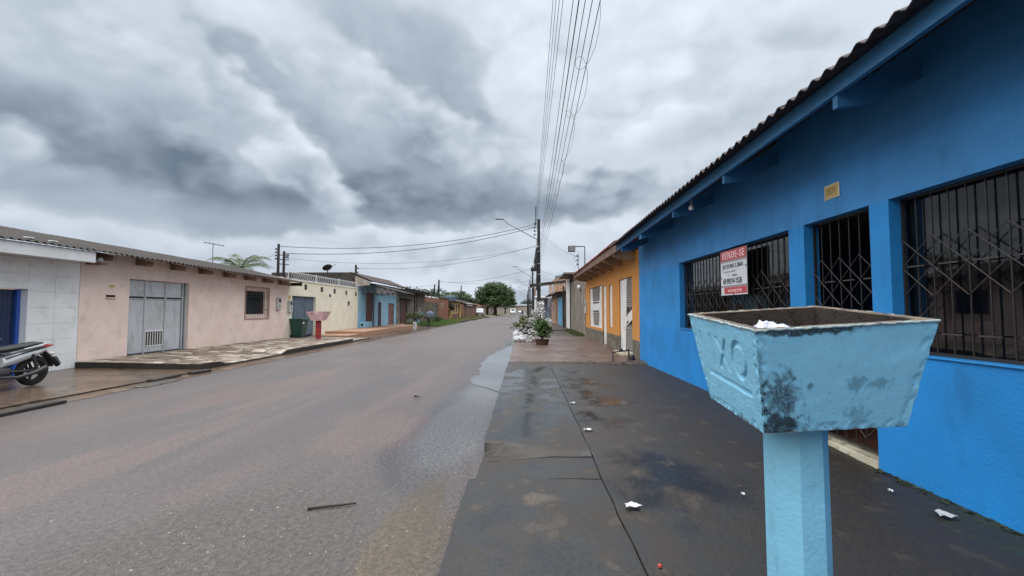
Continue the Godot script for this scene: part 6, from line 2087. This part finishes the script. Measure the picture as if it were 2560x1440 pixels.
	part(o, "blossom", b, M.petal)
	# more shrubs along the kerb
	var kerb := [[0.2, -27.5, 0.9, "first clump"], [0.0, -31.0, 0.8, "second clump"], [0.4, -42.0, 1.1, "clump"], [0.2, -47.0, 0.9, "clump"]]
	for k in kerb.size():
		var q: Array = kerb[k]
		o = thing("kerb_shrub", ["straggly green shrub on the kerb just beyond the white flowering shrub", "straggly green shrub on the kerb just before the canopy pole", "low green shrub on the kerb beyond the canopy", "low green shrub on the kerb before the peach house"][k], "shrub", Vector3(q[0], 0.1, q[1]))
		b = B.new()
		b.tube([Vector3.ZERO, Vector3(0, 0.4, 0), Vector3(0.1, q[2], 0)], 0.03, 0.01, 5)
		part(o, "stem", b, M.bark)
		b = B.new()
		clumps(b, Vector3(0, q[2] * 0.55, 0), Vector3(0.6, q[2] * 0.5, 1.2), 36, 0.22, 18, 0.11, Color(0.035, 0.05, 0.018), Color(0.10, 0.11, 0.04), r, -0.8)
		part(o, "foliage", b, M.leaf)
	# white bags on the kerb
	for q in [[-0.32, -20.9, 0.16, "white plastic bag slumped on the kerb under the white flowers"], [-0.1, -20.9, 0.19, "large white plastic bag before the white flowering shrub"], [-0.3, -23.4, 0.24, "white plastic bag on the kerb behind the white flowering shrub"], [-0.2, -29.0, 0.30, "white plastic bag lying at the kerb among the straggly shrubs"]]:
		litter_bag(Vector3(q[0], 0.155 + q[2] * 0.72, q[1]), q[2], 380 + int(q[1]), q[3], false)
	# weeds at the foot of the grey wall, grass on the verges
	grass_mass("weeds", "weeds and moss at the foot of the grey wall", 700, -25.6, -33.5, 2.9, 3.45, 0.10, 0.10, 0.22, Color(0.035, 0.05, 0.012), Color(0.09, 0.11, 0.03), 391)
	grass_mass("moss", "dark moss and small weeds along the foot of the blue wall", 170, -1.8, -6.5, 3.38, 3.445, 0.052, 0.006, 0.022, Color(0.015, 0.025, 0.008), Color(0.05, 0.06, 0.02), 390)
	grass_mass("grass", "bright green grass on the verge beyond the terrace", 9000, -44.2, -61.5, -11.9, -8.45, 0.08, 0.08, 0.2, Color(0.05, 0.10, 0.015), Color(0.12, 0.19, 0.035), 392)
	grass_mass("dry_grass", "patchy olive grass on the verge before the far houses", 8000, -62.0, -113.0, -11.9, -8.5, 0.08, 0.08, 0.22, Color(0.08, 0.09, 0.025), Color(0.20, 0.19, 0.07), 393)

func grass_mass(called: String, label: String, n: int, z0: float, z1: float, x0: float, x1: float, y: float, h0: float, h1: float, lo: Color, hi: Color, seed_: int):
	var r := RandomNumberGenerator.new()
	r.seed = seed_
	var hn := noise(141, 0.3, 3)
	var b := B.new()
	for i in n:
		var p := Vector3(r.randf_range(x0, x1), y, r.randf_range(z0, z1))
		if x0 < -5.0: p.y = 0.04 + 0.16 * smoothstep(-8.4, -11.5, p.x) + 0.03 * hn.get_noise_2d(p.x, p.z)
		else: p.x = lerpf(p.x, x1, r.randf() * 0.9)
		b.col = lo.lerp(hi, r.randf())
		for k in 3:
			var a := r.randf() * TAU
			var s := Vector3(cos(a), 0, sin(a)) * 0.03
			var e := p + Vector3(r.randf_range(-0.1, 0.1), r.randf_range(h0, h1), r.randf_range(-0.1, 0.1))
			b.tri(p - s, p + s, e)
	var o := struct(called, b, M.leaf, label, "stuff")
	o.set_meta("category", "grass" if called != "weeds" else "weeds")

# ---------- vehicles ----------
func wheel(parent: Node3D, at: Vector3, r: float, w: float, spokes: int):
	var g := node(parent, "wheel")
	g.position = at
	var b := B.new()
	b.lathe(Vector3(-w * 0.5, 0, 0), [[r * 0.68, 0.0], [r * 0.9, 0.0], [r, w * 0.3], [r, w * 0.7], [r * 0.9, w], [r * 0.68, w], [r * 0.66, w * 0.5], [r * 0.68, 0.0]], 28, Vector3(1, 0, 0))
	part(g, "tyre", b, M.rubber)
	b = B.new()
	if spokes > 0:
		b.lathe(Vector3(-w * 0.3, 0, 0), [[r * 0.60, 0.0], [r * 0.70, 0.0], [r * 0.70, w * 0.6], [r * 0.60, w * 0.6], [r * 0.60, 0.0]], 28, Vector3(1, 0, 0))
		b.lathe(Vector3(-w * 0.5, 0, 0), [[0.0, 0.0], [r * 0.20, 0.0], [r * 0.22, w * 0.5], [r * 0.20, w], [0.0, w]], 14, Vector3(1, 0, 0))
		for k in spokes:
			var a := TAU * (k + 0.3) / spokes
			var d := Vector3(0, cos(a), sin(a))
			b.tube([d * r * 0.15, d * r * 0.64], 0.028, 0.02, 6)
	else:
		b.lathe(Vector3(-w * 0.45, 0, 0), [[0.0, 0.0], [r * 0.68, 0.02], [r * 0.68, w * 0.88], [0.0, w * 0.9]], 18, Vector3(1, 0, 0))
	part(g, "rim", b, M.rim_black if spokes > 0 else M.galvanised)

func shell(parent: Node, called: String, m: Material, rings: Array) -> MeshInstance3D:
	# a lofted body: rings of points, all the same size, closed round and capped
	var b := B.new()
	var n: int = rings[0].size()
	var rows := []
	for q in rings:
		var l := PackedVector3Array(q)
		l.append(q[0])
		rows.append(l)
	b.grid(rows)
	for e in [0, rings.size() - 1]:
		var c := Vector3.ZERO
		for p in rings[e]: c += p
		c /= n
		for k in n:
			if e == 0: b.tri(c, rings[e][(k + 1) % n], rings[e][k])
			else: b.tri(c, rings[e][k], rings[e][(k + 1) % n])
	return part(parent, called, b, m)

func oval(c: Vector3, rx: float, ry: float, n := 14, square := 2.6) -> Array:
	# a ring across z; counter-clockwise so that lofting towards -z faces outwards
	var l := []
	for k in n:
		var a := -TAU * k / n
		var ca := cos(a)
		var sa := sin(a)
		l.append(c + Vector3(rx * signf(ca) * pow(absf(ca), 2.0 / square), ry * signf(sa) * pow(absf(sa), 2.0 / square), 0))
	return l

func make_vehicles():
	mat("rim_black", lin(0.02, 0.02, 0.021), 0.4)
	mat("paint_white", lin(0.50, 0.52, 0.54), 0.3)
	M.paint_white.clearcoat_enabled = true
	M.paint_white.clearcoat = 0.5
	mat("seat_black", lin(0.012, 0.012, 0.014), 0.55)
	mat("lamp_red", lin(0.35, 0.01, 0.015), 0.2)
	mat("lamp_clear", lin(0.6, 0.6, 0.6), 0.1)
	mat("engine_grey", lin(0.06, 0.06, 0.065), 0.4, null, 0.3, null, 1.0, 0.5)
	mat("cloth_red", lin(0.25, 0.03, 0.03), 0.9)
	mat("cloth_dark", lin(0.02, 0.022, 0.03), 0.9)
	mat("skin", lin(0.25, 0.14, 0.09), 0.7)
	# the parked motorcycle; built with its tail towards -z
	var o := thing("parked_motorcycle", "white motorcycle with red tail parked before the navy door", "motorcycle", Vector3(-10.2, 0.05, -9.18))
	wheel(o, Vector3(0, 0.31, 0), 0.31, 0.10, 5)
	wheel(o, Vector3(0, 0.31, 1.26), 0.31, 0.09, 5)
	shell(o, "side_panel", M.paint_white, [oval(Vector3(0, 0.52, 0.62), 0.12, 0.10), oval(Vector3(0, 0.60, 0.35), 0.14, 0.12), oval(Vector3(0, 0.68, 0.0), 0.13, 0.085), oval(Vector3(0, 0.73, -0.18), 0.09, 0.05), oval(Vector3(0, 0.765, -0.30), 0.04, 0.02)])
	shell(o, "stripe", M.seat_black, [oval(Vector3(0, 0.605, 0.58), 0.128, 0.012), oval(Vector3(0, 0.685, 0.3), 0.142, 0.014), oval(Vector3(0, 0.745, 0.0), 0.128, 0.012), oval(Vector3(0, 0.772, -0.2), 0.085, 0.01)])
	shell(o, "tail_cover", M.paint_white, [oval(Vector3(0, 0.71, 0.5), 0.11, 0.035), oval(Vector3(0, 0.765, 0.2), 0.12, 0.04), oval(Vector3(0, 0.80, -0.05), 0.10, 0.035), oval(Vector3(0, 0.80, -0.3), 0.03, 0.015)])
	shell(o, "tail_lamp", M.lamp_red, [oval(Vector3(0, 0.785, -0.13), 0.095, 0.045), oval(Vector3(0, 0.80, -0.27), 0.055, 0.03), oval(Vector3(0, 0.805, -0.40), 0.012, 0.01)])
	shell(o, "seat", M.seat_black, [oval(Vector3(0, 0.76, 0.85), 0.10, 0.05), oval(Vector3(0, 0.78, 0.6), 0.14, 0.06), oval(Vector3(0, 0.82, 0.3), 0.15, 0.055), oval(Vector3(0, 0.865, 0.0), 0.13, 0.04), oval(Vector3(0, 0.87, -0.14), 0.08, 0.015)])
	var b := B.new()
	for s in [-1.0, 1.0]:
		b.tube([Vector3(0.15 * s, 0.77, 0.3), Vector3(0.16 * s, 0.83, 0.0), Vector3(0.13 * s, 0.86, -0.2), Vector3(0.0, 0.865, -0.28)], 0.014, -1, 6)
	part(o, "grab_rail", b, M.paint_white)
	b = B.new()
	var rows := []
	for i in 11:
		var a := lerpf(2.6, 0.1, i / 10.0)
		rows.append(PackedVector3Array([Vector3(0.07, 0.31 + 0.36 * sin(a), -0.36 * cos(a)), Vector3(0.0, 0.31 + 0.375 * sin(a), -0.375 * cos(a)), Vector3(-0.07, 0.31 + 0.36 * sin(a), -0.36 * cos(a))]))
	b.grid(rows)
	part(o, "mudguard", b, M.seat_black)
	b = B.new()
	b.tube([Vector3(0, 0.70, -0.2), Vector3(0, 0.5, -0.38), Vector3(0, 0.36, -0.52)], 0.035, 0.05, 6)
	part(o, "tail_flap", b, M.seat_black)
	b = B.new()
	b.quad(Vector3(-0.09, 0.40, -0.50), Vector3(0.09, 0.40, -0.50), Vector3(0.09, 0.56, -0.40), Vector3(-0.09, 0.56, -0.40))
	b.quad(Vector3(0.09, 0.395, -0.505), Vector3(-0.09, 0.395, -0.505), Vector3(-0.09, 0.56, -0.405), Vector3(0.09, 0.56, -0.405))
	part(o, "number_plate", b, M.meter_grey)
	b = B.new()
	for s in [-1.0, 1.0]: b.lathe(Vector3(0.13 * s, 0.64, -0.24), [[0.0, -0.03], [0.035, 0.0], [0.03, 0.04], [0.0, 0.05]], 8, Vector3(0, 0, -1))
	part(o, "indicator", b, M.lamp_clear)
	for s in [-1.0, 1.0]:
		b = B.new()
		b.tube([Vector3(0.11 * s, 0.33, 0.0), Vector3(0.12 * s, 0.66, 0.12)], 0.026, 0.032, 8)
		part(o, "shock_absorber", b, M.engine_grey)
		b = B.new()
		b.tube([Vector3(0.09 * s, 0.31, 0.0), Vector3(0.10 * s, 0.34, 0.5)], 0.03, -1, 6)
		part(o, "swing_arm", b, M.rim_black)
	b = B.new()
	b.tube([Vector3(0.13, 0.26, 0.75), Vector3(0.15, 0.22, 0.4), Vector3(0.16, 0.28, 0.1), Vector3(0.16, 0.36, -0.12)], 0.025, 0.055, 10)
	part(o, "exhaust", b, M.engine_grey)
	shell(o, "engine", M.engine_grey, [oval(Vector3(0, 0.33, 0.92), 0.08, 0.10), oval(Vector3(0, 0.32, 0.75), 0.13, 0.14), oval(Vector3(0, 0.33, 0.5), 0.12, 0.12), oval(Vector3(0, 0.34, 0.42), 0.06, 0.06)])
	b = B.new()
	for s in [-1.0, 1.0]: b.tube([Vector3(0.09 * s, 0.31, 1.26), Vector3(0.09 * s, 0.95, 1.02)], 0.025, -1, 8)
	part(o, "fork", b, M.engine_grey)
	shell(o, "front_fairing", M.paint_white, [oval(Vector3(0, 0.75, 1.26), 0.03, 0.05), oval(Vector3(0, 0.82, 1.18), 0.11, 0.14), oval(Vector3(0, 0.78, 1.02), 0.15, 0.20), oval(Vector3(0, 0.66, 0.84), 0.12, 0.14), oval(Vector3(0, 0.62, 0.7), 0.06, 0.06)])
	b = B.new()
	b.tube([Vector3(-0.34, 1.0, 0.86), Vector3(-0.15, 1.03, 0.98), Vector3(0.15, 1.03, 0.98), Vector3(0.34, 1.0, 0.86)], 0.016, -1, 6)
	part(o, "handlebar", b, M.rim_black)
	b = B.new()
	b.tube([Vector3(-0.08, 0.25, 0.6), Vector3(-0.22, 0.0, 0.62)], 0.012, -1, 6)
	part(o, "side_stand", b, M.rim_black)
	# white delivery van coming up the street
	car("delivery_van", "white van driving far down the street", "van", Vector3(-4.3, 0.0, -176), [[-0.95, 0.35], [-0.95, 1.95], [-0.8, 2.25], [0.8, 2.25], [0.95, 1.95], [0.95, 0.35]], 4.6, 2.25, 1.35, 1.15)
	car("white_car", "white car parked far off beyond the driving van", "car", Vector3(-2.2, 0.0, -235), [[-0.85, 0.3], [-0.85, 0.9], [-0.65, 1.45], [0.65, 1.45], [0.85, 0.9], [0.85, 0.3]], 4.2, 1.45, 0.9, 1.0)
	car("white_jeep", "white off-road car parked before the house with the red-brown roof", "car", Vector3(-11.2, 0.2, -115), [[-0.85, 0.5], [-0.85, 1.15], [-0.75, 1.85], [0.75, 1.85], [0.85, 1.15], [0.85, 0.5]], 3.8, 1.85, 1.15, 1.2)
	# rider far down the street
	o = thing("ridden_motorcycle", "dark motorcycle ridden far down the street", "motorcycle", Vector3(-0.55, 0, -150))
	wheel(o, Vector3(0, 0.31, -0.63), 0.31, 0.1, 5)
	wheel(o, Vector3(0, 0.31, 0.63), 0.31, 0.1, 5)
	shell(o, "body", M.seat_black, [oval(Vector3(0, 0.7, 0.6), 0.08, 0.2), oval(Vector3(0, 0.6, 0.1), 0.16, 0.25), oval(Vector3(0, 0.75, -0.5), 0.1, 0.1)])
	b = B.new()
	b.tube([Vector3(-0.35, 1.02, 0.45), Vector3(0, 1.0, 0.55), Vector3(0.35, 1.02, 0.45)], 0.02, -1, 6)
	part(o, "handlebar", b, M.rim_black)
	o = thing("person", "person in dark clothes riding the far motorcycle", "person", Vector3(-0.55, 0.8, -150))
	b = B.new()
	b.lathe(Vector3(0, 0.0, -0.1), [[0.0, -0.06], [0.17, 0.0], [0.18, 0.15], [0.16, 0.3], [0.21, 0.5], [0.17, 0.58], [0.06, 0.62], [0.06, 0.68], [0.11, 0.74], [0.12, 0.83], [0.09, 0.92], [0.0, 0.95]], 12)
	for s in [-1.0, 1.0]:
		b.tube([Vector3(0.2 * s, 0.52, -0.08), Vector3(0.30 * s, 0.32, 0.15), Vector3(0.30 * s, 0.25, 0.42)], 0.06, 0.04, 6)
		b.tube([Vector3(0.1 * s, 0.03, -0.08), Vector3(0.2 * s, 0.02, 0.32), Vector3(0.19 * s, -0.45, 0.25), Vector3(0.19 * s, -0.5, 0.4)], 0.09, 0.05, 6)
	part(o, "body", b, M.cloth_dark)

func car(called: String, label: String, cat: String, at: Vector3, sec: Array, len_: float, h: float, waist: float, hood: float):
	# body by cross-sections along z (front towards +z), glass, lamps, wheels
	var o := thing(called, label, cat, at)
	var L := len_ * 0.5
	var ring := func(z: float, top: float, k: float) -> Array:
		var l := []
		for p in sec: l.append(Vector3(p[0] * k, minf(p[1], top), z))
		l.reverse()
		return l
	var low: float = sec[0][1]
	var rings := [ring.call(L, hood * 0.85, 0.9), ring.call(L - 0.15, hood, 0.98), ring.call(L - 0.95, hood + 0.1, 1.0), ring.call(L - 1.6, h, 1.0), ring.call(-L + 0.4, h, 1.0), ring.call(-L, h * 0.96, 0.97)]
	var fixed := []
	for q in rings:
		var l := []
		for p in q: l.append(p)
		fixed.append(l)
	shell(o, "body", M.paint_white, fixed)
	var b := B.new()
	b.quad(Vector3(-0.68, hood + 0.12, L - 0.93), Vector3(0.68, hood + 0.12, L - 0.93), Vector3(0.62, h - 0.12, L - 1.5), Vector3(-0.62, h - 0.12, L - 1.5))
	part(o, "windscreen", b, M.glass_inner_dark)
	for s in [-1.0, 1.0]:
		b = B.new()
		var x: float = (absf(sec[2][0]) * 0.5 + absf(sec[1][0]) * 0.5 + 0.02) * s
		b.box(Vector3(x - 0.02, hood + 0.15, L - 1.7), Vector3(x + 0.02, h - 0.2, -L + 0.8))
		part(o, "side_window", b, M.glass_inner_dark)
		b = B.new()
		b.cbox(Vector3(0.45 * s, hood * 0.6, L - 0.06), Vector3(0.75 * s, hood * 0.78, L + 0.02), 0.03)
		part(o, "headlight", b, M.lamp_clear)
		for z in [L - 0.8, -L + 0.8]: wheel(o, Vector3(0.78 * s, 0.33, z), 0.33, 0.22, 0)
	b = B.new()
	b.cbox(Vector3(-0.8, low - 0.05, L - 0.1), Vector3(0.8, low + 0.18, L + 0.06), 0.04)
	part(o, "bumper", b, M.seat_black)

func make_litter():
	var r := RandomNumberGenerator.new()
	r.seed = 404
	var bits := [[0.78, -7.32, 0.14, 0.04, 0.11, "white paper scrap beside the pavement joint, farthest along the slab"], [0.79, -5.69, 0.15, 0.06, 0.115, "white paper scrap lying across the pavement joint by a brown stain"], [0.83, -3.57, 0.17, 0.075, 0.092, "larger white paper scrap beside the cracked pavement joint"], [3.14, -3.55, 0.16, 0.11, 0.062, "grey square card lying at the foot of the blue wall"], [1.79, -3.83, 0.05, 0.03, 0.082, "tiny white paper twist on the dark pavement"], [3.09, -3.98, 0.05, 0.04, 0.064, "tiny white scrap near the blue wall foot"], [1.72, -2.75, 0.06, 0.02, 0.082, "thin pale shred near the basket post"], [2.3, -2.62, 0.06, 0.02, 0.076, "pale shred on the pavement behind the basket post"]]
	for q in bits:
		var o := thing("paper_scrap", q[5], "litter", Vector3(q[0], q[4] + 0.008, q[1]))
		o.rotation.y = r.randf_range(-0.4, 0.4)
		var b := B.new()
		var rows := []
		for j in 4:
			var row := PackedVector3Array()
			for i in 6:
				row.append(Vector3((i / 5.0 - 0.5) * q[2] * 0.75 * (1.0 - 0.25 * j / 3.0), 0.012 + 0.008 * sin(i * 1.7 + j) + 0.004 * r.randf(), (0.5 - j / 3.0) * q[3]))
			rows.append(row)
		b.grid(rows)
		var low := []
		for j in range(3, -1, -1):
			var row := PackedVector3Array()
			for i in 6: row.append(rows[j][i] - Vector3(0, 0.003, 0))
			low.append(row)
		b.grid(low)
		part(o, "sheet", b, M.paper if q[2] != 0.16 else M.meter_grey)
	var o := thing("stick", "dark broken stick lying on the asphalt", "stick", Vector3(-1.55, 0.008, -3.7))
	var b := bb(o)
	b.tube([Vector3(-1.73, 0.018, -3.65), Vector3(-1.6, 0.022, -3.685), Vector3(-1.5, 0.019, -3.72), Vector3(-1.38, 0.021, -3.76)], 0.011, 0.007, 6)
	part(o, "twig", b, M.twig)
	o = thing("red_wrapper", "small red wrapper on the dark pavement", "litter", Vector3(0.80, 0.085, -2.77))
	b = B.new()
	b.lathe(Vector3.ZERO, [[0.0, 0.0], [0.014, 0.004], [0.012, 0.016], [0.0, 0.02]], 7)
	part(o, "crumple", b, M.red_bit)
	o = thing("dead_leaf", "dark curled leaf lying on the asphalt by the gutter", "leaf", Vector3(-1.96, 0.01, -8.23))
	b = B.new()
	leaves(b, Vector3(0, 0.025, 0), Vector3(0.05, 0.015, 0.05), 5, 0.05, Color(0.03, 0.02, 0.015), Color(0.05, 0.03, 0.02), r)
	part(o, "blade", b, M.leaf)
	# loose stones on the bare asphalt
	b = B.new()
	for i in 2600:
		var x := r.randfn(-1.9, 0.75)
		var z := r.randfn(-2.95, 0.55)
		if x > -0.55 or x < -4.2 or z < -4.6: continue
		var s := 0.003 + 0.006 * pow(r.randf(), 3.0)
		var y := 0.02 * sin((x + 0.4) / -8.0 * PI) - 0.004
		var g := r.randf_range(0.06, 0.17) if r.randf() < 0.93 else 0.32
		b.col = Color(g * 1.03, g * 0.97, g * 0.9)
		var a := r.randf() * TAU
		var d := Vector3(cos(a), 0, sin(a)) * s * r.randf_range(0.8, 1.6)
		var e := Vector3(-sin(a), 0, cos(a)) * s * 0.8
		var p := Vector3(x, y, z)
		var top := p + Vector3(0, s * 0.9, 0) + d * r.randf_range(-0.3, 0.3)
		b.tri(p + d, p - e, top); b.tri(p - e, p - d, top); b.tri(p - d, p + e, top); b.tri(p + e, p + d, top)
	for i in 1500:
		var x := -0.52 - absf(r.randfn(0.0, 0.14))
		var z := -2.3 - 12.0 * r.randf() * r.randf()
		var s := 0.003 + 0.006 * pow(r.randf(), 3.0)
		var g := r.randf_range(0.05, 0.15) if r.randf() < 0.95 else 0.3
		b.col = Color(g * 1.05, g * 0.93, g * 0.8)
		var p := Vector3(x, -0.002, z)
		var d := Vector3(s, 0, 0).rotated(Vector3.UP, r.randf() * TAU)
		var e := d.rotated(Vector3.UP, 1.6) * 0.8
		var top := p + Vector3(0, s * 0.9, 0)
		b.tri(p + d, p - e, top); b.tri(p - e, p - d, top); b.tri(p - d, p + e, top); b.tri(p + e, p + d, top)
	var gm := mat("gravel_stone", Color(1, 1, 1), 0.7)
	gm.vertex_color_use_as_albedo = true
	# grit and scraps blown against the foot of the blue wall
	var lit := B.new()
	for i in 900:
		var z := r.randf_range(-1.8, -13.3)
		var x := 3.445 - absf(r.randfn(0.0, 0.06))
		var s := r.randf_range(0.003, 0.010)
		var g := r.randf_range(0.02, 0.10) if r.randf() < 0.93 else 0.5
		lit.col = Color(g, g * 0.95, g * 0.75)
		var y: float = lerpf(0.085, 0.125, smoothstep(-4.4, -5.6, z)) - 0.035 * smoothstep(0.7, 3.4, x)
		var p := Vector3(x, y, z)
		var d := Vector3(s, 0, 0).rotated(Vector3.UP, r.randf() * TAU)
		var e := d.rotated(Vector3.UP, 1.6) * r.randf_range(0.5, 1.2)
		var top := p + Vector3(0, s * 0.8, 0)
		lit.tri(p + d, p - e, top); lit.tri(p - e, p - d, top); lit.tri(p - d, p + e, top); lit.tri(p + e, p + d, top)
	var st := struct("gravel", b, gm, "loose pale stones on the bare asphalt", "stuff")
	st.set_meta("category", "gravel")
	st = struct("debris", lit, gm, "grit and scraps along the foot of the blue wall", "stuff")
	st.set_meta("category", "debris")
